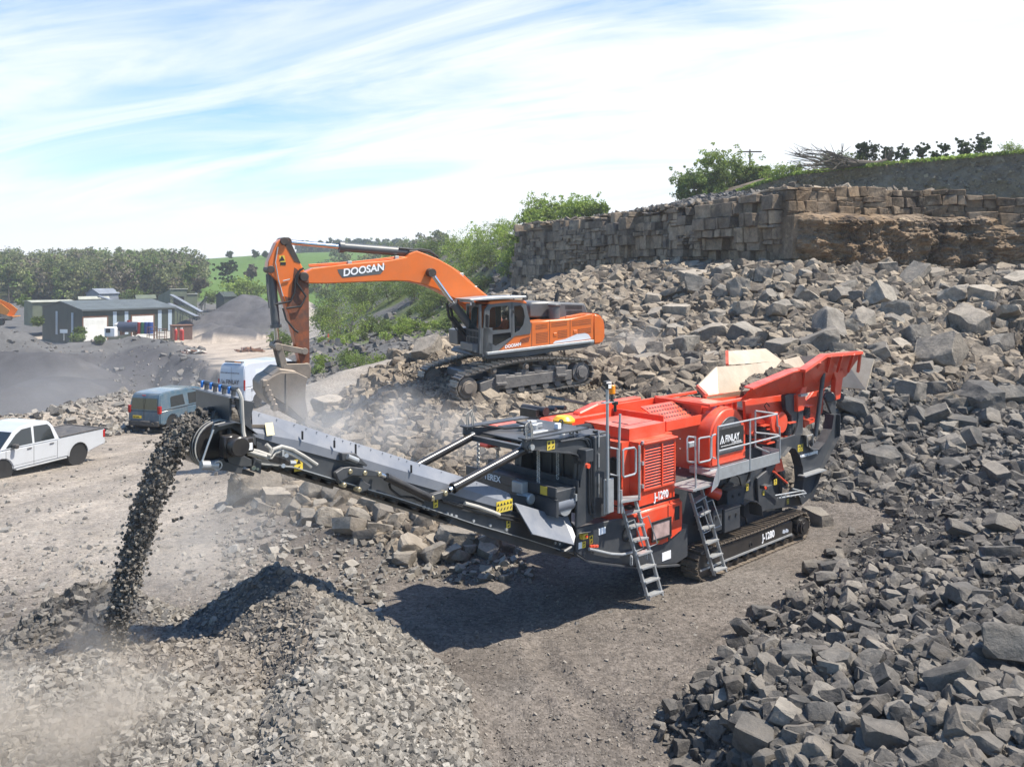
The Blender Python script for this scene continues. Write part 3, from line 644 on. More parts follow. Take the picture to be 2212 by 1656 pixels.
# rough rock sheet standing just in front of the eastern blocks
ns, nz_ = 420, 120
ss = np.linspace(S_ROCK+.15, S_END-5.5, ns); zs_ = np.linspace(4, 9.75, nz_); SS, ZS = np.meshgrid(ss, zs_)
LN = np.array([line_at(s) for s in ss]); LX, LY, DX, DY = [np.tile(LN[:, i], (nz_, 1)) for i in range(4)]
pr = 1.35 + fbm(SS/5, ZS/3, 3, 320)*.7 + np.round(fbm(SS/2.6, ZS/.7, 3, 321)*5)/5*.55 + fbm(SS/.8, ZS/.35, 4, 322)*.42 + fbm(SS/.2, ZS/.2, 2, 324)*.11
pr = pr + .2*np.round(fbm(SS/1.1, ZS/2.2, 2, 323)*5)/2.5 - np.clip((ZS-9.1)/.65, 0, 1)**2*1.6 - np.clip(1-(SS-S_ROCK)/.9, 0, 1)*.9 - np.clip(1-(ss[-1]-SS)/1.2, 0, 1)*1.6
RF = np.stack([LX+DY*pr, LY-DX*pr, ZS + fbm(SS, ZS, 2, 325)*.1], -1).reshape(-1, 3)
ii = (np.arange(nz_-1)[:, None]*ns + np.arange(ns-1)[None]).ravel()
rf = np_mesh('rock_face', RF, np.stack([ii, ii+1, ii+ns+1, ii+ns], 1), FM, smooth=False); tag(rf, kind='structure')

# earth bank on the upper bench
def bank_material():
    return rock_material('earth_bank', (.16, .125, .09), (.19, .15, .11), (.22, .18, .13), .8, bstr=1.0)
BK = [P(1560, 432, 96), P(1600, 412, 92), P(1660, 392, 88), P(1720, 377, 85), P(1900, 358, 79), P(2080, 342, 74), P(2212, 331, 70.5), P(2500, 310, 64)]
nb, nzb = 500, 46
acc = np.r_[0, np.cumsum([math.hypot(b[0]-a[0], b[1]-a[1]) for a, b in zip(BK[:-1], BK[1:])])]
tt = np.linspace(0, acc[-1], nb); bx, by, bz = [np.interp(tt, acc, [p[i] for p in BK]) for i in range(3)]
rows = []
for k in range(nzb):
    f = k/(nzb-1)
    zz_ = (bz+fbm(tt/2, tt*0, 3, 331)*.25)*(1-f) + 10.1*f
    off = f**1.3*np.maximum(bz-10.1, .3)*.62 + fbm(tt/3.2, np.full(nb, f*3), 4, 330)*1.3*min(1, f*6) + fbm(tt/.6, np.full(nb, f*14), 4, 333)*.5
    rows.append(np.stack([bx+off*.25, by-off, zz_], -1))
rows.insert(0, np.stack([bx-1.2, by+6, bz+.25+.2*fbm(tt/3, tt*0+4, 3, 332)], -1)); rows.insert(0, np.stack([bx-3, by+22, bz+.2], -1)); rows.insert(0, np.stack([bx-3, by+24, bz*0+9], -1))
nr_ = len(rows); VB = np.concatenate(rows); ii = (np.arange(nr_-1)[:, None]*nb + np.arange(nb-1)[None]).ravel()
bank = np_mesh('earth_bank', VB, np.stack([ii, ii+nb, ii+nb+1, ii+1], 1), bank_material()); tag(bank, kind='structure')
bs_ = rng.integers(0, nb, 2600); br_ = rng.integers(4, nr_, 2600); VBR = VB.reshape(nr_, nb, 3); scatter('bank_stones', VBR[br_, bs_], plaw(2600, .08, .4, 2.6), RM_HEAP, 'stones stuck in the face of the earth bank', 'stones', sink=.6)
# dark spoil on the bench behind the left half of the face
def benchpts(n, s0, s1, d0, d1):
    s = rng.uniform(s0, s1, n); d = rng.uniform(d0, d1, n); q = np.array([line_at(k) for k in s]); x = q[:, 0]-q[:, 3]*d; y = q[:, 1]+q[:, 2]*d
    return x, y, s, d
sx, sy, s_, d_ = benchpts(6500, 12, S_ROCK-1, .1, 9); hgt = 10.5 + 1.0*sstep(12, 22, s_)*sstep(0, 5, d_)*sstep(S_ROCK-.5, S_ROCK-12, s_) + .3
scatter('bench_spoil', np.stack([sx, sy, hgt], -1), plaw(len(sx), .08, .4, 2.6), RM_SHALE, 'dark broken spoil lying on the bench above the left part of the quarry face', 'rubble')
nsb = 140; sg = np.linspace(8, S_ROCK-.5, nsb); dg_ = np.linspace(-.1, 10, 14); SG, DG = np.meshgrid(sg, dg_); q = np.array([line_at(k) for k in sg]); qx, qy, qdx, qdy = [np.tile(q[:, i], (14, 1)) for i in range(4)]
VH = np.stack([qx-qdy*DG, qy+qdx*DG, 10.6 + 1.0*sstep(12, 22, SG)*sstep(0, 5, DG)*sstep(S_ROCK-.5, S_ROCK-12, SG) + fbm(SG/1.5, DG/1.5, 3, 340)*.2], -1).reshape(-1, 3)
ii = (np.arange(13)[:, None]*nsb + np.arange(nsb-1)[None]).ravel()
tag(np_mesh('bench_ground', VH, np.stack([ii, ii+1, ii+nsb+1, ii+nsb], 1), RM_SHALE), kind='structure')
sx, sy, s_, d_ = benchpts(1400, -2, S_END, -.1, 2.0); 
scatter('rim_stones', np.stack([sx, sy, np.where(s_ < S_ROCK, 10.75, np.where((s_-S_ROCK)/(S_END-S_ROCK) < .42, 11.1, 10.4))], -1), plaw(len(sx), .12, .5, 2.4), RM_HEAP, 'loose stones along the top edge of the quarry face', 'stones')

# ---------------------------------------------------------------- single boulders
def groundhit(px, v):
    Y = np.exp(np.linspace(math.log(7), math.log(120), 1500)); x = (px-CX)/F*Y; zr = CAMZ-(v-HV)/F*Y
    k = np.nonzero(zr < G(x, Y))[0]; i = k[0] if len(k) else -1
    return float(x[i]), float(Y[i])
BLIB = []
for i in range(26):
    v, f = rock_mesh(500+i, random.Random(i+5).choice((6, 8, 10, 13)), i % 6 == 3, sub=3)
    me = bpy.data.meshes.new('boulder'); me.from_pydata([tuple(q) for q in v], [], [tuple(q) for q in f]); me.update()
    me.polygons.foreach_set('use_smooth', [True]*len(me.polygons)); me.set_sharp_from_angle(angle=R(20)); BLIB.append(me)
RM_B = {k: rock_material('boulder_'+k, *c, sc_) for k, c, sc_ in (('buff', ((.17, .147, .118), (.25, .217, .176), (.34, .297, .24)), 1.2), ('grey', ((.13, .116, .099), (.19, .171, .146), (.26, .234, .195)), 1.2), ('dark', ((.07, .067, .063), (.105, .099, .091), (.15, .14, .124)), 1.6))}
bcount = [0]; nb_ = 0
blibm = {}
def boulder(px, v, spx, tone, label, group, squash=1.0):
    x, y = groundhit(px, v + spx*.25); s = spx*y/F
    k = rd.randrange(len(BLIB)); key = (k, tone)
    if key not in blibm:
        me = BLIB[k].copy(); me.name = 'boulder'; me.materials.append(RM_B[tone]); blibm[key] = me
    o = bpy.data.objects.new('boulder', blibm[key]); col.objects.link(o)
    s *= .52; o.scale = (s*rd.uniform(.85, 1.15), s*rd.uniform(.85, 1.1), s*rd.uniform(.8, 1.05)*squash)
    o.rotation_euler = (rd.gauss(0, .3), rd.gauss(0, .3), rd.uniform(0, 6.28)); o.location = (x, y, g1(x, y) + s*.55)
    tag(o, label, 'boulder', group); bcount[0] += 1
    return o
FG = [(2180,1400,135),(2057,1469,110),(1807,1433,75),(1781,1505,85),(1771,1551,75),(1699,1546,75),(1638,1535,70),(1638,1597,95),(1714,1587,65),(1766,1622,85),(1909,1600,110),(1720,1418,80),(1842,1356,50),(2083,1285,70),(1991,1326,50),(1929,1290,60),(1786,1251,55),(1822,1234,50),(2165,1131,80),(2129,1228,60),(2170,1505,90),(2098,1556,90),(2134,1612,75),(2011,1632,90),(1832,1561,70),(1658,1438,60),(1571,1561,60),(1658,1648,80),(2021,1556,70)]
for p in FG: boulder(p[0], p[1], p[2]*.8, 'dark' if rd.random() < .55 else 'grey', 'large dark grey boulder lying among the broken rock at the lower right', 'large boulders on the lower right rock heap')
for i in range(42):
    px = rd.uniform(1560, 2230); v = rd.uniform(1130+max(0, 1900-px)*.55, 1640); boulder(px, v, rd.uniform(28, 55), 'dark' if rd.random() < .6 else 'grey', 'angular mid-sized block among the dark broken rock at the lower right', 'mid-sized blocks on the lower right rock heap')
UC = [(544,1055,80),(612,1032,45),(597,1074,48),(564,1093,32),(663,1085,40),(698,1060,52),(737,1071,48),(711,1118,50),(777,1122,45),(750,1140,45),(669,1118,33),(834,1111,42),(985,1160,60),(892,1184,52),(940,1197,44),(972,1200,35),(876,1206,33),(994,1202,28),(1013,1186,28),(1049,1190,30),(1056,1170,45),(1029,1168,36),(921,1133,33),(862,1122,34),(860,1158,32),(942,1169,38),(1085,1180,28),(630,1060,30),(690,1095,30),(800,1090,34),(640,1098,28),(820,1145,32),(790,1155,28),(905,1155,28),(870,1090,28),(760,1095,30),(725,1090,28),(970,1140,30),(1000,1150,26),(900,1110,30),(1100,1160,26),(580,1050,30),(655,1040,32),(740,1040,30),(830,1065,30),(780,1060,34)]
for p in UC: boulder(p[0], p[1], p[2]*1.3, 'buff' if rd.random() < .6 else 'grey', 'grey-brown boulder in the loose row lying below the long conveyor', 'boulders below the conveyor')
MH = [(711,880,55),(727,905,55),(852,916,32),(884,940,36),(892,922,34),(880,972,34),(760,930,28),(800,900,26),(820,960,30),(930,990,28),(780,870,26),(830,850,26),(750,850,24),(990,960,24),(910,890,24),(690,905,26),(860,1000,28),(800,985,26),(940,940,22),(720,960,30)]
for p in MH: boulder(*p, 'buff' if rd.random() < .6 else 'grey', 'dusty buff boulder on the slope between the bucket and the crusher', 'boulders on the heap in front of the excavator')
boulder(924, 757, 62, 'grey', 'big grey boulder sitting on the heap crest left of the excavator tracks', 'boulders beside the excavator')
boulder(890, 772, 30, 'buff', 'small pointed buff boulder leaning on the big one left of the excavator tracks', 'boulders beside the excavator')
BH = [(1899,649,70),(1940,674,58),(1975,597,58),(1919,587,48),(2088,700,78),(2027,771,80),(1791,710,66),(1771,741,66),(1868,695,60),(1607,669,55),(1597,628,55),(1510,623,55),(1500,597,60),(1413,649,42),(1418,715,50),(1464,674,42),(1540,725,60),(1484,746,50),(1694,669,42),(1612,725,55),(1689,751,55),(2129,638,50),(2160,746,68),(1960,845,68),(1847,880,58),(2016,842,48),(2115,863,84),(2187,855,64),(2021,904,50),(2104,949,54),(2053,968,48),(1909,992,60),(2075,917,56),(2139,904,62),(2086,1000,30),(2152,1029,52),(1767,1118,44),(1740,640,48),(1560,590,48),(1650,600,46),(1370,700,34),(1340,730,30),(1820,640,46),(2060,640,50),(2180,680,60),(2200,610,46),(1980,730,56),(1900,760,50),(1450,700,40),(1700,610,44)]
for p in BH: boulder(*p, rd.choice(('grey', 'grey', 'buff')) if p[1] < 800 else rd.choice(('grey', 'dark')), 'large angular block on the long blasted heap below the quarry face' if p[1] < 800 else 'large grey boulder on the steep rubble slope behind the crusher', 'large blocks on the blasted heap' if p[1] < 800 else 'large boulders on the slope behind the crusher')
for i in range(105):
    px = rd.uniform(1320, 2230); v = rd.uniform(575 if px > 1450 else 650, 800 if px < 1850 else 1040); lo = v < 800
    boulder(px, v, rd.uniform(22, 44), rd.choice(('grey', 'buff', 'grey')) if lo else rd.choice(('grey', 'dark')), 'smaller angular block on the long blasted heap below the quarry face' if lo else 'smaller dark block on the steep rubble slope behind the crusher', 'smaller blocks on the blasted heap' if lo else 'smaller blocks on the slope behind the crusher')
# ---------------------------------------------------------------- vegetation
def leaf_material(name, c1, c2, c3, trans=.35):
    m, n, l, b = node_mat(name)
    g = n.new('ShaderNodeNewGeometry'); rp = n.new('ShaderNodeValToRGB'); l.new(g.outputs['Random Per Island'], rp.inputs[0]); e = rp.color_ramp.elements
    e[0].color = (*c1, 1); e[1].color = (*c3, 1); q = e.new(.5); q.color = (*c2, 1)
    oi = n.new('ShaderNodeNewGeometry'); no = n.new('ShaderNodeTexNoise'); no.inputs['Scale'].default_value = .22; l.new(oi.outputs['Position'], no.inputs[0])
    r = n.new('ShaderNodeMapRange'); l.new(no.outputs[0], r.inputs[0]); r.inputs[1].default_value = .35; r.inputs[2].default_value = .65; r.inputs[3].default_value = .65; r.inputs[4].default_value = 1.35
    sc = n.new('ShaderNodeVectorMath'); sc.operation = 'SCALE'; l.new(rp.outputs[0], sc.inputs[0]); l.new(r.outputs[0], sc.inputs['Scale'])
    l.new(sc.outputs[0], b.inputs['Base Color']); b.inputs['Roughness'].default_value = .7; b.inputs['Specular IOR Level'].default_value = .2
    tr = n.new('ShaderNodeBsdfTranslucent'); l.new(sc.outputs[0], tr.inputs[0]); mx = n.new('ShaderNodeMixShader'); mx.inputs[0].default_value = trans
    o = n['Material Output']; l.new(b.outputs[0], mx.inputs[1]); l.new(tr.outputs[0], mx.inputs[2]); l.new(mx.outputs[0], o.inputs[0])
    return m
LF = {'spring': leaf_material('spring_leaves', (.14, .20, .035), (.22, .30, .055), (.32, .40, .09)),
      'mid': leaf_material('mid_leaves', (.08, .12, .03), (.13, .18, .045), (.19, .25, .07)),
      'dark': leaf_material('ivy_leaves', (.02, .04, .012), (.045, .075, .022), (.08, .115, .04), .25),
      'wood': leaf_material('wood_leaves', (.12, .135, .055), (.17, .19, .08), (.23, .245, .115), .35),  # leaf tones lightened to put haze into the far wood's colour
      'bare': leaf_material('bare_twigs', (.10, .085, .06), (.14, .12, .085), (.17, .16, .10), .1),
      'conifer': leaf_material('conifer_needles', (.03, .05, .03), (.045, .07, .04), (.06, .09, .045), .05)}
BARK = mat('bark', (.10, .08, .06), .9, var=.3)
def leaf_cloud(cs, rad, n, leaf, flatten=.8, rg=None):
    """n small leaf quads gathered in clumps with centres cs"""
    rg = rg or rng; k = rg.integers(0, len(cs), n); c = np.asarray(cs)[k]; rr = np.asarray(rad)[k] if np.ndim(rad) else np.full(n, rad)
    d = rg.normal(0, 1, (n, 3)); d /= np.linalg.norm(d, axis=1)[:, None]; r = rr*rg.uniform(.25, 1, n)**.6; p = c + d*r[:, None]*np.array([1, 1, flatten])
    a = rg.normal(0, 1, (n, 3)); a /= np.linalg.norm(a, axis=1)[:, None]; b = np.cross(a, rg.normal(0, 1, (n, 3))); b /= np.linalg.norm(b, axis=1)[:, None]+1e-9
    s = leaf*rg.uniform(.5, 1.4, n)[:, None]
    V = np.stack([p-a*s, p-b*s*.55, p+a*s, p+b*s*.55], 1).reshape(-1, 3); Fc = np.arange(4*n).reshape(-1, 4)
    return V, Fc
def tree(kind, loc, h, wd, n=5000, leaf=.12, tone='spring', label='', group=None, cat='tree', bush=False, bare=.0, trunkw=None, lean=0):
    rt = np.random.default_rng(int(abs(loc[0]*131+loc[1]*17+h*7)) % 100000)
    root = empty(kind, loc); root.rotation_euler = (0, lean, 0)
    tb = MB(); tw = trunkw or max(.05, h*.022); cs = []; rad = []
    nst = 5 if bush else 1
    for q in range(nst):
        a0 = rt.uniform(0, 6.28); base = Vector((math.cos(a0)*wd*.12, math.sin(a0)*wd*.12, -.3)) if bush else Vector((0, 0, -.3))
        topp = Vector((math.cos(a0)*wd*.28, math.sin(a0)*wd*.28, h*.8)) if bush else Vector((rt.normal(0, .04)*h, rt.normal(0, .04)*h, h*.9))
        mid = (base+topp)/2 + Vector((rt.normal(0, .03)*h, rt.normal(0, .03)*h, 0)); pts = [base, base.lerp(mid, .5), mid, mid.lerp(topp, .5), topp]
        tb.tube(pts, tw*(.55 if bush else 1), 7, True, tw*.15)
        for k in range(14 if not bush else 7):
            f = rt.uniform(.18 if bush else (.08 if tone == 'dark' else .25), .98); st = mid.lerp(topp, (f-.5)*2) if f > .5 else base.lerp(mid, f*2)
            a = rt.uniform(0, 6.28); prof = math.sin(min(1, (f+.12))*math.pi*.82)**.7; ln = wd*.5*prof*rt.uniform(.55, 1.05)
            en = st + Vector((math.cos(a)*ln, math.sin(a)*ln, ln*rt.uniform(.1, .7))); en.z = min(en.z, h)
            tb.tube([st, st.lerp(en, .5)+Vector((0, 0, ln*.06)), en], tw*.3, 5, True, tw*.06)
            for t in (.45, .75, 1.0):
                c = st.lerp(en, t); cs.append(c[:]); rad.append(wd*rt.uniform(.06, .13))
                for _ in range(2): cs.append((c.x+rt.normal(0, .12)*wd, c.y+rt.normal(0, .12)*wd, c.z+rt.normal(0, .11)*wd)); rad.append(wd*rt.uniform(.035, .1))
    if bush:
        for k in range(10): a = rt.uniform(0, 6.28); q = rt.uniform(.1, .4)*wd; cs.append((math.cos(a)*q, math.sin(a)*q, h*rt.uniform(.08, .3))); rad.append(wd*.14)
    tb.build('trunk', BARK, root)
    V, Fc = leaf_cloud(cs, np.array(rad), n, leaf, .85, rt)
    np_mesh('crown', V, Fc, LF[tone], root)
    tag(root, label, cat, group); return root
def at(px, v, Y): x, y, z = P(px, v, Y); return (x, y, z)
def bushat(px, v, Y, hpx, wpx, tone, n, label, group, kind='bush', leaf=None, snap=True, bush=True, **k):
    x = X(px, Y); z = g1(x, Y) if snap else Zv(v, Y)
    s = Y/F; return tree(kind, (x, Y, z), hpx*s, wpx*s, n, leaf or max(.06, 1.5*s), tone, label, group, 'bush' if bush else 'tree', bush, **k)
# hillside bushes (base pixel, distance, height and width in photo pixels)
HB = [(742,722,108,95,100,'spring'),(705,700,130,60,60,'mid'),(790,640,140,60,90,'mid'),(850,640,135,50,80,'mid'),(770,595,170,50,80,'spring'),(720,580,200,40,60,'mid'),
      (900,640,125,50,70,'mid'),(960,610,120,55,80,'spring'),(1010,590,118,60,90,'spring'),(1060,580,112,55,80,'mid'),(1100,560,108,75,80,'spring'),(1105,620,98,62,60,'spring'),
      (945,552,150,42,60,'mid'),(1000,552,140,40,80,'spring'),(1050,556,135,46,80,'spring'),(880,600,150,40,70,'spring'),(830,700,104,34,44,'mid'),(880,690,104,30,40,'spring'),(920,670,108,30,50,'mid'),
      (960,700,98,24,34,'mid'),(870,730,96,26,40,'spring'),(800,705,115,36,50,'mid'),(700,760,84,24,40,'spring'),(740,762,82,40,52,'mid'),(780,775,76,52,60,'mid'),(820,770,78,36,50,'spring'),(690,770,80,20,30,'mid'),
      (900,712,100,22,30,'spring'),(1000,670,100,24,40,'spring'),(1040,640,104,30,50,'mid'),(980,640,108,30,50,'spring'),(940,640,112,36,60,'mid'),(615,770,92,50,40,'mid'),(596,700,130,40,40,'mid'),(860,560,200,26,60,'mid'),(810,570,210,28,70,'spring'),
      (760,560,240,26,70,'mid'),(900,555,190,26,50,'mid'),(930,585,130,34,70,'mid'),(1085,520,128,50,70,'spring'),(700,650,160,44,50,'mid'),(840,612,160,36,70,'mid')]
for i, (px, v, Y, hp_, wp_, tn) in enumerate(HB):
    bushat(px, v, Y, hp_, wp_, tn, int(2600*max(.5, wp_/50)), 'light green bush growing on the scree slope behind the excavator boom' if tn == 'spring' else 'duller olive green bush growing on the scree slope behind the excavator boom', 'bushes on the slope behind the excavator')
# small shrubs on the gravelly slope
for i in range(46):
    px = rd.uniform(690, 1020); Y = rd.uniform(92, 118); bushat(px, 0, Y, rd.uniform(10, 20), rd.uniform(12, 26), rd.choice(('spring', 'mid')), 420, 'small low shrub rooted in the scree behind the excavator boom', 'small shrubs on the scree', leaf=.09)
# trees beyond the left end of the quarry face
for px, v, Y, hp_, wp_, lb in ((1150,545,104,110,90,'rounded light green tree at the left corner of the quarry face'),(1205,520,108,98,110,'broad leafy tree with the highest crown above the left quarry rim'),(1255,500,106,66,90,'small light green tree on the rim where the dark spoil begins'),(1130,560,96,60,50,'slim bright shrub squeezed against the left quarry corner'),(1300,470,104,34,30,'low tuft of shrub just right of the rounded rim trees'),(1175,560,100,84,80,'leafy tree in front of the broadest crown above the quarry corner')):
    bushat(px, v, Y, hp_, wp_, 'spring', 8000, lb, None, 'tree', leaf=.13, snap=False, bush=True)['category'] = 'tree'
for px, v, Y, hp_, wp_, lb, tn, b_ in ((1560,430,100,108,95,'tall bright green tree standing left of the utility pole','spring',True),(1612,420,99,62,70,'yellow-green tree below the utility pole','spring',True),(1510,440,98,66,80,'low dark green tree at the left edge of the clump on the bench','mid',True),(1645,410,97,55,50,'small yellow-green tree to the right of the utility pole','spring',True),(1540,440,97,80,90,'wide green tree in the middle of the clump on the bench','mid',True)):
    o = bushat(px, v, Y, hp_, wp_, tn, 9000, lb, None, 'tree', leaf=.12, snap=False, bush=b_); o['category'] = 'tree'
for px, v, Y, hp_, wp_ in ((1690,384,87,26,40),(1665,393,89,24,36),(1715,377,86,20,30),(1800,372,84,44,60),(1835,366,83,36,50)):
    bushat(px, v, Y, hp_, wp_, 'spring' if px < 1760 else 'mid', 1500, 'scrubby green bush on the grassy lip of the earth bank', 'bushes on the lip of the bank', snap=False, leaf=.08)
IV = [(1880,368,83,72,34),(1915,365,82,48,40),(1945,362,82,46,38),(1860,366,83,60,26),(1995,356,80,42,34),(2035,352,79,38,36),(2080,348,78,46,40),(2125,342,77,46,42)]
for i, (px, v, Y, hp_, wp_) in enumerate(IV):
    s = Y/F; lb = 'ivy-covered dark tree standing right behind the fallen trunk' if i < 4 else 'dark ivy-clad tree in the row on the skyline at the upper right'
    tree('tree', (X(px, Y), Y, Zv(v, Y)), hp_*s, wp_*s*1.05, 3600, .085, 'dark', lb, 'ivy trees behind the fallen tree' if i < 4 else 'ivy trees on the right skyline', 'tree', i == 0, trunkw=.1)
bushat(2185, 333, 72, 22, 40, 'spring', 900, 'low yellow-green bush on the skyline at the far right', None, snap=False)
# grass on the lip
pts_g = np.array(BK); tg = rng.uniform(0, acc[-1], 9000); gx, gy, gz = [np.interp(tg, acc, pts_g[:, i]) for i in range(3)]
gd = rng.uniform(-.5, 4, 9000); cs = np.stack([gx, gy+gd, gz+.12], -1)
V, Fc = leaf_cloud(cs, .22, 16000, .16); tag(np_mesh('grass', V, Fc, LF['spring']), 'fringe of grass hanging over the top of the earth bank', 'grass', kind='stuff')
# fallen tree
ft = empty('fallen_tree', P(1905, 366, 80)); tbm = MB()
def loc_(px, v, Y=80.0): a = P(px, v, Y); b_ = P(1905, 366, 80); return Vector((a[0]-b_[0], a[1]-b_[1], a[2]-b_[2]))
tbm.tube([loc_(1915, 352), loc_(1890, 356), loc_(1860, 352), loc_(1825, 358), loc_(1790, 362)], .42, 9, True, .14); tbm.build('trunk', BARK, ft)
br = MB()
for k in range(44):
    f = rd.uniform(0, 1); st = loc_(1880, 354).lerp(loc_(1790, 362), f); en = loc_(rd.uniform(1725, 1840)-10*f, rd.uniform(322, 370), 80+rd.uniform(-3, 3)); m_ = st.lerp(en, .5)+Vector((0, 0, rd.uniform(-.2, .6)))
    br.tube([st, m_, en], .09, 5, True, .02)
    for q in range(4):
        e2 = en+Vector((rd.uniform(-1.2, .4), rd.uniform(-.6, .6), rd.uniform(-.3, .8))); s2 = m_.lerp(en, rd.uniform(.2, 1)); br.tube([s2, e2], .035, 4, True, .012)
br.build('branch', BARK, ft); rb = MB()
for k in range(40): a = rd.uniform(0, 6.28); q = rd.uniform(.5, 1.35); rb.tube([loc_(1912, 352), loc_(1916, 352)+Vector((rd.uniform(0, .5), math.cos(a)*q, math.sin(a)*q))], .09, 5, True, .03)
rb.build('root_plate', BARK, ft); tag(ft, 'fallen bare tree lying on top of the earth bank, roots in the air', 'fallen tree')
def pole(px, v0, v1, Y, lb, arm=1.4):
    o = empty('utility_pole', P(px, v1, Y)); h = (v1-v0)*Y/F; MB().cyl((0, 0, -1), (0, 0, h), .13, 8, .09).build('post', BARK, o); MB().box(-arm, arm, -.07, .07, h-.35, h-.2).build('crossarm', BARK, o); tag(o, lb, 'utility pole'); return o
pole(1620, 323, 365, 105, 'dark utility pole with crossarm rising behind the trees on the bench'); pole(19, 618, 650, 190, 'pale utility pole before the wood at the left edge', .8)

# far woodland on the left as one mass
def wood(name, spots, n, leaf, tones, label, hgt=(8, 13), wdt=(.55, .85), kind='stuff'):
    Vs = {t: [] for t in tones}
    for (x, y, z) in spots:
        t = tones[int(rng.choice(len(tones), p=TP[len(tones)]))]; h = rng.uniform(*hgt); w_ = h*rng.uniform(*wdt); m = 16
        ph = rng.uniform(0, 6.28, m); f = rng.uniform(.25, .95, m); rr = w_*.42*np.sqrt(np.sin(np.clip(f, 0, 1)*math.pi*.9))*rng.uniform(.4, 1, m)
        cs = np.stack([x+np.cos(ph)*rr, y+np.sin(ph)*rr, z+f*h], -1); Vs[t].append(leaf_cloud(cs, w_*.17, n if t != 'bare' else n//2, leaf)[0])
    V = []; mi = []
    for i, t in enumerate(tones):
        if Vs[t]: q = np.concatenate(Vs[t]); V.append(q); mi.append(np.full(len(q)//4, i))
    V = np.concatenate(V); mi = np.concatenate(mi); o = np_mesh(name, V, np.arange(len(V)).reshape(-1, 4), LF[tones[0]])
    for t in tones[1:]: o.data.materials.append(LF[t])
    o.data.polygons.foreach_set('material_index', mi.astype(np.int32)); tag(o, label, 'wood', kind=kind); return o
TP = {3: [.6, .18, .22], 2: [.75, .25]}
sp_ = []
for i in range(620):
    px = rng.uniform(-260, 435); Y = rng.uniform(235, 330)+0; 
    if px > 405-(Y-235)*.0 and Y < 260: continue
    x = X(px, Y); sp_.append((x, Y, g1(x, Y)-1))
wood('woodland', sp_, 520, .42, ['wood', 'mid', 'bare'], 'dense mixed wood in spring leaf covering the rise behind the sheds')
sp_ = [(X(p, Y), Y, g1(X(p, Y), Y)-.5) for p, Y in [(rng.uniform(640, 1060), rng.uniform(560, 680)) for _ in range(340)]]
wood('conifer_wood', sp_, 160, 1.0, ['conifer', 'wood'], 'distant dark conifer wood along the hilltop behind the boom', (6, 10), (.3, .5))
sp_ = [(X(p, Y), Y, g1(X(p, Y), Y)-.5) for p, Y in [(rng.uniform(640, 960), rng.uniform(290, 400)) for _ in range(90)] if p > 700 or Y < 320]
wood('hedgerow_trees', sp_, 350, .5, ['wood', 'mid', 'bare'], 'belt of mixed trees between the green field and the scree slope', (6, 11))
for px, v, Y, hp_, wp_, tn, lb in ((494,610,255,46,40,'dark','dark bushy field tree with ivy left of the excavator arm'),(540,612,262,38,30,'bare','thin sparse tree between two fuller ones beside the green field'),(410,620,232,46,34,'mid','bright green tree at the right edge of the far wood'),
        (208,575,338,34,46,'spring','tall bright crown sticking out above the far wood'),(495,556,420,12,14,'dark','lone small tree on the crest of the green field'),(552,555,410,14,16,'dark','small bare tree on the field crest beside the excavator arm'),(572,555,410,12,12,'dark','tiny tree on the field crest next to the excavator arm'),(430,640,225,40,30,'bare','grey leafless tree at the foot of the green field')):
    s = Y/F; tree('tree', (X(px, Y), Y, Zv(v, Y)), hp_*s, wp_*s, 2600, .35, tn, lb, None, 'tree', False)
bushat(532, 650, 225, 42, 74, 'spring', 5000, 'big rounded pale green bush behind the grey stockpiles', None, leaf=.3, snap=False)
for px, v, Y, hp_, wp_, lb in ((290,652,215,26,46,'pale bush between the grey shed and the green plant building'),(178,722,136,14,20,'small thin bush at the left door of the workshop'),(55,660,190,20,30,'rough bush behind the small green hut'),(170,735,132,10,26,'weedy tuft on the bank before the workshop'),(215,738,130,9,18,'second weedy tuft on the bank right of the first one'),(80,700,158,16,20,'low bush by the left wall of the workshop'),(455,655,222,24,34,'low green scrub at the bottom of the green field')):
    bushat(px, v, Y, hp_, wp_, 'mid', 1400, lb, None, leaf=.2, snap=False)

# ---------------------------------------------------------------- buildings of the plant
def corr(name, c, sc=3.2):
    """profiled sheet metal: real wave in the bump"""
    m, n, l, b = node_mat(name); t = n.new('ShaderNodeTexCoord'); wv = n.new('ShaderNodeTexWave'); wv.bands_direction = 'DIAGONAL'; wv.inputs['Scale'].default_value = sc; wv.inputs['Distortion'].default_value = 0
    mp = n.new('ShaderNodeMapping'); mp.inputs['Scale'].default_value = (1, 1, 0); l.new(t.outputs['Object'], mp.inputs[0]); l.new(mp.outputs[0], wv.inputs[0])
    no = n.new('ShaderNodeTexNoise'); no.inputs['Scale'].default_value = .5; no.inputs['Detail'].default_value = 6; l.new(t.outputs['Object'], no.inputs[0])
    r = n.new('ShaderNodeMapRange'); l.new(no.outputs[0], r.inputs[0]); r.inputs[1].default_value = .3; r.inputs[2].default_value = .7; r.inputs[3].default_value = .8; r.inputs[4].default_value = 1.2
    sc_ = n.new('ShaderNodeVectorMath'); sc_.operation = 'SCALE'; sc_.inputs[0].default_value = c; l.new(r.outputs[0], sc_.inputs['Scale']); l.new(sc_.outputs[0], b.inputs['Base Color'])
    bp = n.new('ShaderNodeBump'); bp.inputs['Strength'].default_value = .8; bp.inputs['Distance'].default_value = .05; l.new(wv.outputs[0], bp.inputs['Height']); l.new(bp.outputs[0], b.inputs['Normal']); b.inputs['Roughness'].default_value = .6
    return m
M_GREEN = corr('green_cladding', (.045, .058, .045)); M_ROOFG = corr('roof_cladding', (.10, .115, .115)); M_PALER = corr('pale_roof', (.42, .42, .34)); M_GREYC = corr('grey_cladding', (.20, .22, .25)); M_OLIVE = corr('olive_cladding', (.13, .15, .10))
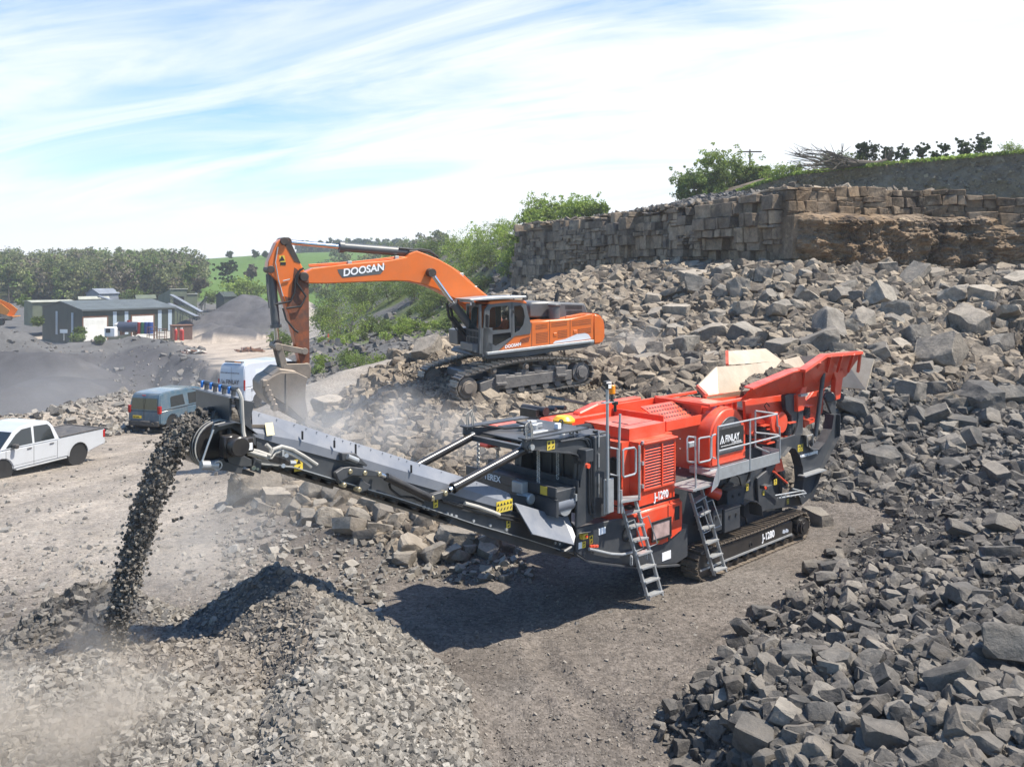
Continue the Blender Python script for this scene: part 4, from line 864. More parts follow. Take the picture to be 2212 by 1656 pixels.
M_SHUT = mat('roller_shutter', (.85, .85, .78), .5, var=.08, dirt=.25, scale=.5); M_LIGHTP = mat('light_panel', (.35, .42, .48), .4, var=.1); M_CONC = mat('concrete', (.55, .53, .48), .8, var=.15, scale=.5)
M_RUST = mat('rusty_steel', (.16, .075, .04), .8, var=.35, scale=1.5); M_BROWN = mat('brown_paint', (.13, .075, .055), .6, var=.15)
def gable(name, loc, rz, L_, W_, h0, h1, mw, mrf, label, parts=None):
    """ridge along local x; walls to eaves h0, ridge h1"""
    o = empty(name, loc, R(rz)); MB().prism([(0, -1), (W_, -1), (W_, h0), (W_/2, h1-.05), (0, h0)], 0, L_, 'x').build('wall', mw, o)
    t = .12; sl = (h1-h0)/(W_/2); rf = MB(); ov = .25
    rf.add([(-ov, -ov, h0-sl*ov), (L_+ov, -ov, h0-sl*ov), (L_+ov, W_/2, h1), (-ov, W_/2, h1), (-ov, W_+ov, h0-sl*ov), (L_+ov, W_+ov, h0-sl*ov),
            (-ov, -ov, h0-sl*ov+t), (L_+ov, -ov, h0-sl*ov+t), (L_+ov, W_/2, h1+t), (-ov, W_/2, h1+t), (-ov, W_+ov, h0-sl*ov+t), (L_+ov, W_+ov, h0-sl*ov+t)],
           [(0, 1, 2, 3), (3, 2, 5, 4), (6, 9, 8, 7), (9, 10, 11, 8), (0, 6, 7, 1), (4, 5, 11, 10), (0, 3, 9, 6), (3, 4, 10, 9), (1, 7, 8, 2), (2, 8, 11, 5)]); rf.build('roof', mrf, o)
    tag(o, label, 'building'); return o
sh = gable('workshop', (X(179, 150), 150, -6.0), 45, 16, 21, 5.4, 6.6, M_GREEN, M_ROOFG, 'long dark green workshop with two white roller doors beyond the pit')
def wallx(px):   # position along the workshop's front wall
    k = (px-CX)/F; c = .70711; return (k*150 - X(179, 150))/(c - k*c)
def fpanel(nm, p0, p1, z0, z1, m, d=.06, frame=None):
    o = MB().box(wallx(p0), wallx(p1), -d, -.005, z0, z1).build(nm, m, sh)
    return o
for a, b_ in ((180, 231), (285, 331)):
    d_ = fpanel('roller_door', a, b_, -.2, 4.1, M_SHUT); MBf = MB()
    xs = (wallx(a)-.18, wallx(b_)+.18); MBf.box(xs[0], xs[0]+.18, -.1, 0, -.2, 4.3).box(xs[1]-.18, xs[1], -.1, 0, -.2, 4.3).box(xs[0]+.18, xs[1]-.18, -.1, 0, 4.1, 4.3); MBf.build('frame', M_RUST, d_)
    q = MB(); 
    for k in range(16): q.box(wallx(a)+.05, wallx(b_)-.05, -.085, -.062, -.1+k*.26, -.03+k*.26)
    q.build('slat', M_SHUT, d_)
for a, b_ in ((244, 252), (269, 277), (341, 349), (363, 371)): fpanel('light_panel', a, b_, .9 if a < 300 else 1.2, 5.0, M_LIGHTP)
fpanel('plinth', 333, 376.5, -.2, 1.1, M_CONC, .05)
for k in (4.5, 12.5): MB().box(-.06, -.005, k, k+1.0, .6, 4.8).build('light_panel', M_LIGHTP, sh)
MB().box(-.26, 16.26, -.42, -.26, 5.22, 5.36).build('gutter', M_ROOFG, sh)
hut = gable('hut', P(70, 700, 172), 40, 7.5, 7.5, 3.7, 3.9, M_OLIVE, M_PALER, 'small olive green hut with a pale roof left of the workshop'); hut.location.z = Zv(650, 172)-4
s2 = gable('grey_shed', P(208, 655, 215), -38, 7, 6, 0, 0, M_GREYC, M_GREYC, 'grey steel shed with a pitched roof behind the workshop') if False else gable('grey_shed', (X(215, 215), 215, Zv(652, 215)), 55, 5, 6, 2.0, 3.1, M_GREYC, M_GREYC, 'grey steel shed with a pitched roof behind the workshop')
gable('low_hut', (X(172, 200), 200, Zv(656, 200)-2), 30, 6, 3, 3.0, 3.5, M_OLIVE, M_PALER, 'low olive hut peeping over the workshop roof left of the grey shed')
gable('low_hut', (X(296, 205), 205, Zv(656, 205)-2), 30, 4, 3, 3.2, 3.9, M_OLIVE, M_OLIVE, 'small olive hut between the grey shed and the tall plant building')
gable('dark_shed', (X(484, 215), 215, Zv(660, 215)-1), 40, 3, 5, 3.2, 4.2, M_GREEN, M_GREEN, 'dark green shed beside the big rounded bush')
pl = empty('plant_building', (X(368, 195), 195, Zv(700, 195)), R(38)); zt = Zv(625, 195)-Zv(700, 195)
MB().prism([(0, -1), (9, -1), (9, zt-1.6), (0, zt)], -.01, 3.6, 'x').build('wall', M_OLIVE, pl); MB().box(3.7, 6.2, 1, 6, -1, zt-1.2).build('annex', M_OLIVE, pl); MB().box(-.2, 3.8, -.2, 0, zt, zt+.15).box(3.6, 6.3, .8, 1, zt-1.2, zt-1.05).build('roof_trim', M_PALER, pl); MB().box(.7, 3, -.1, -.02, zt-3.4, zt-1.6).build('opening', mat('opening', (.01, .01, .01)), pl)
tag(pl, 'tall olive plant building from which conveyors slope down to the stockpiles', 'building')
M_STEELG = mat('plant_steel', (.12, .13, .11), .6, var=.3); M_BELT = mat('belt', (.03, .03, .032), .8)
def far_conveyor(p0, p1, lb, w_=.9):
    o = empty('conveyor', p0); d = Vector(p1)-Vector(p0); s_ = d.cross(Vector((0, 0, 1))).normalized()*w_*.5; u_ = Vector((0, 0, .45))
    for sg in (-1, 1):
        f = MB(); f.tube([s_*sg, d+s_*sg], .07, 4); f.tube([s_*sg-u_*1.4, d+s_*sg-u_*1.4], .07, 4); n = int(d.length/1.2)
        for k in range(n): f.tube([d*(k/n)+s_*sg, d*((k+1)/n)+s_*sg-u_*1.4], .04, 4); f.tube([d*((k+1)/n)+s_*sg, d*((k+1)/n)+s_*sg-u_*1.4], .04, 4)
        f.build('truss', M_STEELG, o)
    b_ = MB(); b_.sheet([s_*.9, -s_*.9, d-s_*.9, d+s_*.9], .1); b_.build('belt', M_BELT, o)
    g = MB(); g.sheet([s_+u_*.3, -s_+u_*.3, d-s_+u_*.3, d+s_+u_*.3], .06); g.build('cover', M_GREYC, o)
    for k in (.35, .8):
        t = MB()
        for sg in (-1, 1): a = d*k+s_*sg; zg = min(a.z-3, Zv(705, 190)-p0[2]); t.tube([a, Vector((a.x+sg*.3, a.y, zg))], .07, 4)
        t.build('leg', M_STEELG, o)
    tag(o, lb, 'conveyor'); return o
far_conveyor(P(370, 637, 193), P(436, 674, 186), 'upper conveyor sloping down from the tall plant building to the heaps')
far_conveyor(P(366, 656, 191), P(426, 684, 183), 'lower conveyor beneath the upper one in front of the tall plant building')
far_conveyor(P(398, 650, 200), P(424, 634, 202), 'short conveyor rising to the right behind the sloping ones'); far_conveyor(P(430, 660, 200), P(446, 642, 200), 'stub conveyor with a pale head drum at the edge of the green field')
far_conveyor(P(214, 640, 190), P(276, 660, 186), 'slim conveyor running down behind the workshop roof')
# dump truck at the left edge
M_ORANGE = mat('truck_orange', (.62, .22, .02), .45, var=.1); M_RUBB = mat('rubber', (.028, .028, .03), .85, var=.2, dirt=.5)
def wheel(parent, c, r, w_, rim=None, ax=(0, 1, 0), name='wheel'):
    """tyre, with rim and hub as its pieces"""
    a = Vector(ax); c = Vector(c); t = MB(); t.ring(c, a, r, r*.58, w_, 28)
    for k in range(26):
        th = k*2*math.pi/26; u = a.orthogonal().normalized(); v_ = a.cross(u); p = c+(u*math.cos(th)+v_*math.sin(th))*r
    o = t.build(name, M_RUBB, parent, bevel=min(.03, r*.07), seg=2, smooth=True)
    if rim:
        q = MB(); q.ring(c+a*0, a, r*.6, r*.50, w_*.92, 24); q.cyl(c-a*w_*.28, c+a*w_*.22, r*.2, 14)
        for k in range(6):
            th = k*math.pi/3; u = a.orthogonal().normalized(); v_ = a.cross(u); d = u*math.cos(th)+v_*math.sin(th); e = a.cross(d)
            for sg in (-.07, .07): q.add([c+d*r*.15+e*r*(.09+sg)-a*w_*.30, c+d*r*.52+e*r*(sg*1.2+.03)-a*w_*.36, c+d*r*.52+e*r*(sg*1.2+.12)-a*w_*.36, c+d*r*.15+e*r*(.16+sg)-a*w_*.30, c+d*r*.15+e*r*(.09+sg)-a*w_*.1, c+d*r*.52+e*r*(sg*1.2+.03)-a*w_*.1, c+d*r*.52+e*r*(sg*1.2+.12)-a*w_*.1, c+d*r*.15+e*r*(.16+sg)-a*w_*.1], [(0, 1, 2, 3), (4, 7, 6, 5), (0, 4, 5, 1), (1, 5, 6, 2), (2, 6, 7, 3), (3, 7, 4, 0)])
        q.build('rim', rim, o); bk = MB(); bk.cyl(c-a*w_*.02, c+a*w_*.3, r*.52, 20); bk.build('brake_disc', mat('brake', (.05, .05, .05)), o) if r < .6 else None
    return o
dt = empty('dump_truck', P(-14, 702, 150), 0); gz = .2
bd = MB(); bd.sheet([(-6, -1.2, 4.6), (2.6, -1.2, 1.2), (3.5, -1.2, 2.6), (2.2, -1.2, 3.6), (-5, -1.2, 6.6)], .12); bd.sheet([(-6, 1.2, 4.6), (2.6, 1.2, 1.2), (3.5, 1.2, 2.6), (2.2, 1.2, 3.6), (-5, 1.2, 6.6)], .12); bd.sheet([(-6, -1.2, 4.6), (2.6, -1.2, 1.2), (2.6, 1.2, 1.2), (-6, 1.2, 4.6)], .12)
bd.build('dump_body', M_ORANGE, dt); MB().box(-5, 2.6, -.9, .9, .8, 1.1).build('chassis', M_STEELG, dt)
for x_ in (-1, .5, 1.9): wheel(dt, (x_, -1.0, .55), .55, .4, M_STEELG)
tg_ = MB().sheet([(2.6, -1.2, 1.2), (2.6, 1.2, 1.2), (3.9, 1.2, 1.6), (3.9, -1.2, 1.6)], .1).build('tailgate', M_ORANGE, dt)
tag(dt, 'orange dump truck with its body tipped up at the left edge', 'dump truck')
ty = empty('tyre', P(12, 690, 148)); wheel(ty, (0, 0, .45), 1.1, .6, name='tread', ax=(.25, .2, 1)); tag(ty, 'big old tyre lying on the ground beside the orange dump truck', 'tyre')
# yard clutter by the workshop
def clutter(nm, px, v, Y, mbf, m, lb, cat, part='body'):
    o = empty(nm, P(px, v, Y)); mbf(o); tag(o, lb, cat); return o
M_BLUE = mat('blue_plastic', (.02, .06, .22), .5); M_REDD = mat('red_paint', (.4, .03, .02), .5); M_WHITE = mat('white_plastic', (.7, .7, .68), .5); M_GREEND = mat('green_plastic', (.03, .14, .07), .5)
cab = empty('site_cabin', P(372, 727, 146), R(30)); MB().box(0, 3.2, 0, 2.2, -.6, 1.75).build('body', M_BROWN, cab, .03); MB().box(-.1, 3.3, -.1, 2.3, 1.76, 1.85).build('roof', M_RUST, cab); MB().box(.4, 1.2, -.05, -.01, -.3, 1.4).build('door', M_RUST, cab); tag(cab, 'brown steel cabin at the right end of the workshop', 'cabin')
tk = empty('tank', P(278, 718, 144)); MB().cyl((-1.6, 0, .9), (1.6, 0, .9), .85, 20).build('barrel', mat('tank_dark', (.04, .05, .08)), tk, .05, smooth=True); MB().box(-1.2, -.9, -.6, .6, -.4, .3).box(.9, 1.2, -.6, .6, -.4, .3).build('cradle', M_RUST, tk); MB().box(-.2, .2, -.2, .2, 1.7, 2).build('hatch', M_REDD, tk); tag(tk, 'dark horizontal tank lying before the workshop doors', 'tank')
tr_ = empty('cabin_unit', P(241, 722, 143)); MB().box(-.9, .9, -.7, .7, -.4, 1.2).build('body', M_WHITE, tr_, .15); MB().box(-.6, .1, -.74, -.705, .3, 1.0).build('window', mat('glass_dark', (.02, .025, .03), .1), tr_); tag(tr_, 'white machine cab standing before the left roller door', 'machine cab')
wt = empty('tank', P(256, 720, 144)); MB().cyl((0, 0, -.3), (0, 0, 1.5), .7, 16).cyl((0, 0, 1.5), (0, 0, 1.75), .7, 16, .2).build('barrel', M_CONC, wt, smooth=True); MB().cyl((0, 0, 1.75), (0, 0, 1.85), .2, 12).build('lid', M_WHITE, wt); tag(wt, 'upright whitish tank next to the white machine cab', 'tank')
for i, (px, m_, lb) in enumerate(((301, M_REDD, 'red drum in the row of containers before the workshop'), (309, M_GREEND, 'green drum next to the red one before the workshop'), (317, M_BLUE, 'blue drum stack with white panel before the right roller door'), (325, M_BLUE, 'blue drum beside the brown frame rack'))):
    o = empty('drum', P(px, 717, 144)); MB().cyl((0, 0, -.3), (0, 0, 1.6), .42, 16).build('shell', m_, o, .03, smooth=True); MB().cyl((0, 0, 1.6), (0, 0, 1.66), .3, 12).build('lid', M_WHITE, o); q = MB()
    for z_ in (.3, .9): q.ring((0, 0, z_), (0, 0, 1), .45, .41, .06, 16)
    q.build('hoop', m_, o); tag(o, lb, 'drum')
for i, (px, lb) in enumerate(((380, 'tall red gas cylinder in front of the brown cabin'), (391, 'red gas cylinder at the right corner of the brown cabin'), (394, 'second red gas cylinder touching the one at the cabin corner'))):
    o = empty('gas_cylinder', P(px, 731, 141)); MB().cyl((0, 0, -.3), (0, 0, 1.3), .24, 12).cyl((0, 0, 1.3), (0, 0, 1.5), .24, 12, .1).build('bottle', M_REDD, o, smooth=True); MB().cyl((0, 0, 1.5), (0, 0, 1.75), .07, 8).build('valve', M_WHITE, o); tag(o, lb, 'gas cylinder')
for px, v, lb in ((328, 727, 'left brown frame rack beside the drums'), (350, 731, 'right brown frame rack with open shelves before the cabin')):
    o = empty('rack', P(px, v, 142)); q = MB()
    for x_ in (-.6, .6):
        for y_ in (-.4, .4): q.box(x_-.04, x_+.04, y_-.04, y_+.04, -.3, 1.6)
    q.build('frame', M_RUST, o); s_ = MB(); [s_.box(-.55, .55, -.35, .35, z_, z_+.08) for z_ in (.2, .9, 1.5)]; s_.build('shelf', M_BROWN, o); tag(o, lb, 'rack')
sg_ = empty('sign', P(138, 728, 130)); MB().box(-.04, .04, -.04, .04, -.5, 1.0).build('post', M_CONC, sg_); MB().box(-.55, .55, -.07, -.045, .6, 1.15).build('board', M_WHITE, sg_); tag(sg_, 'small white sign board on a post beside the far track', 'sign')
for k, (px, v, Y) in enumerate([(rd.uniform(404, 440), rd.uniform(742, 755), 0) for _ in range(9)] + [(rd.uniform(515, 570), rd.uniform(709, 722), 0) for _ in range(9)]):
    x, y = groundhit(px, v); o = empty('scrap_plate', (x, y, g1(x, y)+.15), rd.uniform(0, 3)); o.rotation_euler = (rd.uniform(-.4, .4), rd.uniform(-.4, .4), rd.uniform(0, 3)); m_ = rd.choice((M_RUST, M_BROWN, M_CONC) if k < 9 else (M_RUST, M_RUST, M_BROWN)); s_ = rd.uniform(.5, 1.1)
    MB().box(-s_, s_, -.5*s_, .5*s_, -.06, .06).build('plate', m_, o); MB().box(-s_*.9, s_*.9, -.06, .06, .065, .3*s_).build('rib', m_, o)
    tag(o, 'bent sheet of scrap dumped at the pit edge below the haul road' if k < 9 else 'rusty piece of scrap steel at the foot of the dark stockpile', 'scrap', 'scrap at the pit edge' if k < 9 else 'scrap by the stockpile')
cn = empty('traffic_cone', P(709, 709, 104)); cn.location.z = g1(cn.location.x, 104); MB().cyl((0, 0, .08), (0, 0, 1.3), .3, 16, .06).build('body', M_REDD, cn, smooth=True); MB().box(-.42, .42, -.42, .42, 0, .08).build('foot', M_REDD, cn); MB().cyl((0, 0, .6), (0, 0, .85), .205, 16, .155).build('band', M_WHITE, cn, smooth=True); tag(cn, 'red traffic cone beside the far road under the boom', 'traffic cone')
# ---------------------------------------------------------------- the tracked jaw crusher
# side elevation measured from the photograph: a point on the plane b (metres across) -> local (a, b, z)
MCR = (3.9, 18.4, 43.0)
def plane_pt(px, v, b, o=MCR):
    c, s = math.cos(R(o[2])), math.sin(R(o[2])); k = (px-CX)/F
    a = (o[0]-b*s-k*(o[1]+b*c))/(k*s-c); Y = o[1]+a*s+b*c
    return (a, b, CAMZ-(v-HV)/F*Y)
def A_(x, y, b=0): return plane_pt(1080+.3098*x, 810+.3098*y, b)
def B_(x, y, b=0): return plane_pt(1431+.3262*x, 729+.3262*y, b)
def C_(x, y, b=0): return plane_pt(837+.2283*x, 864+.2283*y, b)
def D_(x, y, b=0): return plane_pt(421.2+.2197*x, 810+.2197*y, b)
def AZ(f, pts, b): return [(lambda q: (q[0], q[2]))(f(x, y, b)) for x, y in pts]
RED = mat('crusher_red', (.80, .055, .012), .36, var=.09, dirt=.22, dirtc=(.45, .32, .23), scale=1.6, coat=.25)
CHAR = mat('charcoal_paint', (.030, .037, .046), .40, var=.12, dirt=.20, dirtc=(.24, .22, .20), scale=1.3)
LGREY = mat('cover_panels', (.14, .155, .185), .42, var=.07, dirt=.25, dirtc=(.36, .35, .34), scale=.9)
GALV = mat('galvanised', (.46, .48, .49), .45, .5, var=.15, dirt=.25, scale=4)
BLACKM = mat('black_paint', (.012, .012, .014), .28, var=.2, dirt=.10, scale=2)
SHOE = mat('track_shoes', (.12, .10, .08), .6, .35, var=.3, dirt=.6, dirtc=(.26, .21, .16), scale=5)
RUBH = mat('hose', (.38, .36, .32), .6, var=.15); HOSEB = mat('black_hose', (.02, .02, .02), .5)
YEL = mat('yellow', (.70, .52, .03), .5, var=.1, dirt=.35, scale=4); BRASS = mat('zinc_pin', (.36, .31, .20), .4, .6); YELC = mat('yellow_cap', (.75, .42, .02), .4); WHT = mat('white_lettering', (.85, .85, .85), .5, var=.02); BLU = mat('blue_fittings', (.02, .16, .50), .4)
WORN = mat('worn_hopper_steel', (.52, .44, .33), .5, .2, var=.2, dirt=.5, dirtc=(.40, .31, .22), scale=1.5); INKM = mat('ink', (.02, .02, .02), .6)
RADM = mat('radiator', (.10, .10, .105), .7, bump=.6, bscale=60, var=.25, scale=8); GLASSL = mat('lens', (.75, .75, .72), .15); AMB = mat('amber_lens', (.95, .30, .01), .2, coat=.5); ROD = mat('chrome_rod', (.62, .64, .66), .12, 1.0, var=.04)
cr = empty('rock_crusher', (MCR[0], MCR[1], 0), R(MCR[2]))
tag(cr, 'red and charcoal tracked jaw crusher with long conveyor, J-1280 on its side', 'rock crusher')
def plate(nm, f, pts, b0, b1, m, par=None, bev=.012, **k):
    q = AZ(f, pts, b0); return MB().prism(q, b0, b1).build(nm, m, par or cr, bev, **k)
def tubes(nm, lst, r, m, par=None, n=8):
    q = MB()
    for p in lst: q.tube(p, r, n)
    return q.build(nm, m, par or cr, smooth=True)
def warn(par, f, x0, y0, x1, y1, b, n=1, side=-1, d=.006):
    """yellow warning sticker with dark pictograms on the near face"""
    p, q = f(x0, y0, b), f(x1, y1, b); a0, a1, z0, z1 = p[0], q[0], q[2], p[2]
    s = MB().box(a0, a1, b-d, b, z0, z1).build('warning_sticker', YEL, par); w_ = (a1-a0)/n; g = MB()
    for i in range(n):
        c = a0+w_*(i+.5); h = z1-z0; t = min(w_*.38, h*.22); zc = z0+h*.62
        g.prism([(c-t, zc), (c+t, zc), (c, zc+t*1.7)], b-d-.003, b-d-.0005); g.prism([(c-t*.8, z0+h*.14), (c+t*.3, z0+h*.2), (c+t*.8, z0+h*.42), (c-t*.2, z0+h*.34)], b-d-.003, b-d-.0005)
    g.build('pictogram', INKM, s); return s
def track(nm, b0, b1, c0, c1, r, n, m_shoe, par, lug=.03, sag=.03, gap=.86, th=.025):
    """endless chain of shoes round idler c0 and sprocket c1 (points (a,z))"""
    L_ = math.hypot(c1[0]-c0[0], c1[1]-c0[1]); per = 2*L_+2*math.pi*r; q = MB(); step = per/n
    dx, dz = (c1[0]-c0[0])/L_, (c1[1]-c0[1])/L_
    def pt(s):
        s %= per
        if s < L_: f = s/L_; return (c0[0]+dx*s-dz*r, c0[1]+dz*s+dx*r - sag*math.sin(math.pi*f)), (dx, dz)
        s -= L_
        if s < math.pi*r: t = math.pi/2 - s/r; c = c1
        elif s < math.pi*r+L_: s -= math.pi*r; return (c1[0]-dx*s+dz*r, c1[1]-dz*s-dx*r), (-dx, -dz)
        else: t = -math.pi/2 - (s-math.pi*r-L_)/r; c = c0
        ct, st = math.cos(t), math.sin(t); ux, uz = ct*dx-st*dz, ct*dz+st*dx
        return (c[0]+ux*r, c[1]+uz*r), (uz, -ux)
    for k in range(n):
        (x, z), (tx, tz) = pt(k*step); nx, nz__ = -tz, tx; h = step*gap/2
        P4 = lambda t, o: (x+tx*t+nx*o, z+tz*t+nz__*o)
        q.prism([P4(-h, 0), P4(h, 0), P4(h, th), P4(-h, th)], b0, b1)
        q.prism([P4(-h*.95, th), P4(-h*.6, th), P4(-h*.68, th+lug), P4(-h*.87, th+lug)], b0+.004, b1-.004)
        q.prism([P4(h*.25, th), P4(h*.55, th), P4(h*.5, th+lug*.7), P4(h*.3, th+lug*.7)], b0+.004, b1-.004)
        q.prism([P4(-h*1.1, -.07*r/.3), P4(h*1.1, -.07*r/.3), P4(h*1.1, -.004), P4(-h*1.1, -.004)], (b0+b1)/2-.09, (b0+b1)/2+.09)
    return q.build(nm, m_shoe, par)
for b0, b1, near in ((0, .42, True), (1.62, 2.04, False)):
    u = empty('track_unit', (0, 0, 0), 0, cr)
    track('track_chain', b0, b1, (.30, .245), (4.32, .245), .31, 68, SHOE, u)
    q = MB().prism([(.05, .14), (3.86, .12), (3.9, .2), (3.9, .44), (3.84, .48), (.12, .49), (.04, .43)], b0+.04, b1-.06); q.build('track_beam', BLACKM, u, .015, label='glossy black beam')
    MB().cyl((4.32, b0+.02, .245), (4.32, b1-.05, .245), .25, 22).cyl((4.32, b0-.05, .245), (4.32, b0+.02, .245), .19, 20).cyl((4.32, b0-.07, .245), (4.32, b0-.05, .245), .12, 16).build('drive_motor', BLACKM, u, smooth=True)
    MB().cyl((.30, b0+.08, .245), (.30, b1-.1, .245), .26, 22).build('idler', SHOE, u, smooth=True)
    q = MB()
    for k in range(9): q.cyl((.75+k*.4, b0+.06, .045), (.75+k*.4, b1-.08, .045), .085, 12)
    q.build('roller', BLACKM, u, smooth=True)
    q = MB(); q.box(.1, 3.85, b0+.02, b0+.04, .13, .17); q.build('beam_flange', GALV, u)
    if near:
        MB().ring(B_(585, 1370, .035), (0, 1, 0), .06, .04, .02, 16).build('port', INKM, u); MB().cyl(B_(803, 1283, .035), B_(803, 1283, .02), .045, 14).cyl(B_(822, 1277, .035), B_(822, 1277, .02), .045, 14).build('decal', WHT, u)
        MB().cyl(B_(308, 1482, .036), B_(308, 1482, .02), .05, 16).build('emblem_disc', WHT, u)
        p = B_(662, 1352, .03); text_obj('J-1280', .22, (p[0], .032, p[2]+.02), (R(90), 0, 0), WHT, u, 'beam_lettering', bold=.006, sx=.92)
# chassis
ch = MB().box(-.55, 4.25, .5, 1.55, .35, 1.35).prism([(-4.0, 1.42), (-.5, .45), (-.5, 1.5), (-3.6, 1.5)], .12, 1.72).build('chassis', CHAR, cr, .02)
plate('side_plate', A_, [(532, 1235), (536, 1068), (800, 1006), (1000, 985), (1310, 1040), (1310, 1260), (1235, 1312), (970, 1330), (760, 1308), (600, 1285)], .06, .12, CHAR)
q = AZ(A_, [(520, 1240), (600, 1290), (760, 1312), (970, 1335), (1240, 1315)], .04); fl = MB()
for p, r_ in zip(q[:-1], q[1:]): fl.prism([p, r_, (r_[0], r_[1]-.03), (p[0], p[1]-.03)], -.02, .058)
fl.build('lower_flange', CHAR, cr)
MB().ring(A_(885, 1110, .055), (0, 1, 0), .14, .10, .02, 24).build('bearing_port', INKM, cr)
# side frames carrying the conveyor arms, near and far
ARM = [(165, 452), (600, 438), (640, 450), (655, 480), (655, 1008), (534, 1068), (543, 780), (552, 620), (540, 575), (515, 552), (480, 545), (262, 528), (190, 528), (162, 500)]
for b in (.0, 1.56):
    fr = MB().prism(AZ(A_, ARM, 0), b, b+.06).build('side_frame', CHAR, cr, .012); e = MB()
    qq = AZ(A_, ARM, 0)
    for p, r_ in list(zip(qq[6:11], qq[7:12])): e.add([(p[0], b-.06, p[1]), (r_[0], b-.06, r_[1]), (r_[0], b+.12, r_[1]), (p[0], b+.12, p[1]), (p[0]+.02, b-.06, p[1]+.02), (r_[0]+.02, b-.06, r_[1]+.02), (r_[0]+.02, b+.12, r_[1]+.02), (p[0]+.02, b+.12, p[1]+.02)], [(0, 1, 2, 3), (4, 7, 6, 5), (0, 4, 5, 1), (1, 5, 6, 2), (2, 6, 7, 3), (3, 7, 4, 0)])
    e.box(qq[0][0], qq[1][0], b-.07, b+.14, qq[0][1], qq[0][1]+.025); e.build('frame_flange', CHAR, fr)
    p = A_(212, 500, 0); MB().cyl((p[0], b-.06, p[2]), (p[0], b+.2, p[2]), .05, 14).build('pivot_pin', GALV, fr, smooth=True)
    w_ = MB(); w_.tube([(p[0]-.1, b, p[2]+.1), (p[0]-.12, b, p[2]+.38), (p[0]-.03, b, p[2]+.44), (p[0]+.02, b, p[2]+.3), (p[0]+.02, b, p[2]+.1)], .012, 6); w_.tube([(p[0]-.02, b+.05, p[2]+.1), (p[0]-.04, b+.05, p[2]+.4), (p[0]+.05, b+.05, p[2]+.44), (p[0]+.1, b+.05, p[2]+.28), (p[0]+.1, b+.05, p[2]+.1)], .012, 6); w_.build('hose_loop', RUBH, fr, smooth=True)
warn(cr, A_, 327, 460, 381, 514, -.004, 2); tubes('cable_conduit', [[A_(420, 462, -.03), A_(560, 442, -.03), A_(600, 450, -.03), A_(620, 490, -.03), A_(624, 900, -.03), A_(632, 960, -.03), A_(680, 985, -.03), A_(735, 975, -.03)], [A_(450, 458, -.03), A_(575, 435, -.03), A_(615, 445, -.03), A_(634, 485, -.03), A_(638, 880, -.03), A_(650, 930, -.03), A_(690, 960, -.03), A_(735, 950, -.03)]], .018, CHAR)
MB().box(-4.7, -3.7, .1, 1.5, 3.44, 3.47).box(-4.95, -4.85, .0, 1.6, 3.35, 3.44).build('cross_tray', CHAR, cr)
# tank module
tm = MB().box(-3.32, -2.86, -.05, 1.88, 1.92, 3.42).build('tank', CHAR, cr, .02); MB().box(-3.95, -2.84, .05, 1.9, 3.425, 3.45).build('tank_top', CHAR, tm, .006, label='pale dusty top plate')
q = MB()
for k in range(6): q.box(-3.345, -3.325, .12+k*.3, .36+k*.3, 1.95, 3.35)
q.build('panel', CHAR, tm); q = MB()
for k in (500, 640, 780, 850): p = A_(684, k, -.05); q.box(p[0]-.012, p[0]+.012, -.075, -.052, p[2], p[2]+.25)
q.build('bolt_strip', GALV, tm)
q = MB(); q.cyl((-3.1, .12, 3.45), (-3.1, .12, 3.49), .05, 14); q.build('filler_cap', BLACKM, tm)
for (a_, b_) in ((-3.55, .3), (-3.2, .45), (-3.0, 1.1)): MB().ring((a_, b_, 3.5), (0, 1, 0), .065, .035, .02, 16).build('lifting_eye', CHAR, tm)
MB().box(-4.3, -3.9, .55, .7, 3.47, 3.54).cyl((-3.9, .95, 3.47), (-3.9, .95, 3.6), .09, 12).cyl((-3.65, 1.25, 3.45), (-3.65, 1.25, 3.6), .1, 12).box(-4.1, -3.5, 1.1, 1.16, 3.47, 3.56).build('valve_block', GALV, tm, .01)
MB().box(-3.4, -3.3, .8, .9, 3.45, 3.56).cyl((-3.75, .35, 3.46), (-3.75, .35, 3.53), .05, 12).build('sensor', WHT, tm, .01)
tubes('top_hose', [[(-4.8, .25, 3.62), (-4.4, .5, 3.6), (-4.0, 1.0, 3.58), (-3.8, 1.5, 3.55)], [(-4.7, 1.5, 3.6), (-4.3, 1.3, 3.52), (-4.0, 1.0, 3.55)], [(-4.85, .1, 3.6), (-4.2, .1, 3.62), (-3.6, .2, 3.56), (-3.45, .25, 3.48)]], .022, HOSEB, tm)
MB().box(*[A_(570, 598, -.1)[0], A_(625, 598, -.1)[0]], -.2, -.0, A_(0, 645, -.1)[2]+.02, A_(600, 600, -.1)[2]).build('switch_box', CHAR, cr, .01); p = A_(603, 630, -.2); MB().cyl((p[0], -.2, p[2]), (p[0], -.26, p[2]), .045, 14).build('emergency_button', RED, cr, smooth=True)
# power unit cover
pu = MB().box(-2.08, -.45, .1, 1.78, 1.84, 3.33).build('engine_cover', RED, cr, .24, True, seg=8, skipz=2.0)
pl_ = MB().prism([(-2.02, 1.78), (-2.02, 1.2), (-1.9, 1.03), (-1.2, .93), (-1.0, .95), (-.5, 1.1), (-.47, 1.3), (-.47, 1.78)], .03, 1.7).build('lower_cover', RED, cr, .06, True, seg=3)
MB().box(-1.98, -.5, .12, 1.7, 1.775, 1.845).build('cover_gap', INKM, pu)
fr_ = MB(); a0, a1, z0, z1 = -1.74, -.70, 2.12, 3.05
fr_.box(a0, a1, .06, .1, z1-.05, z1).box(a0, a1, .06, .1, z0, z0+.05).box(a0, a0+.05, .06, .1, z0+.05, z1-.05).box(a1-.05, a1, .06, .1, z0+.05, z1-.05).box(a0-.03, a1+.03, .02, .1, z1, z1+.03)
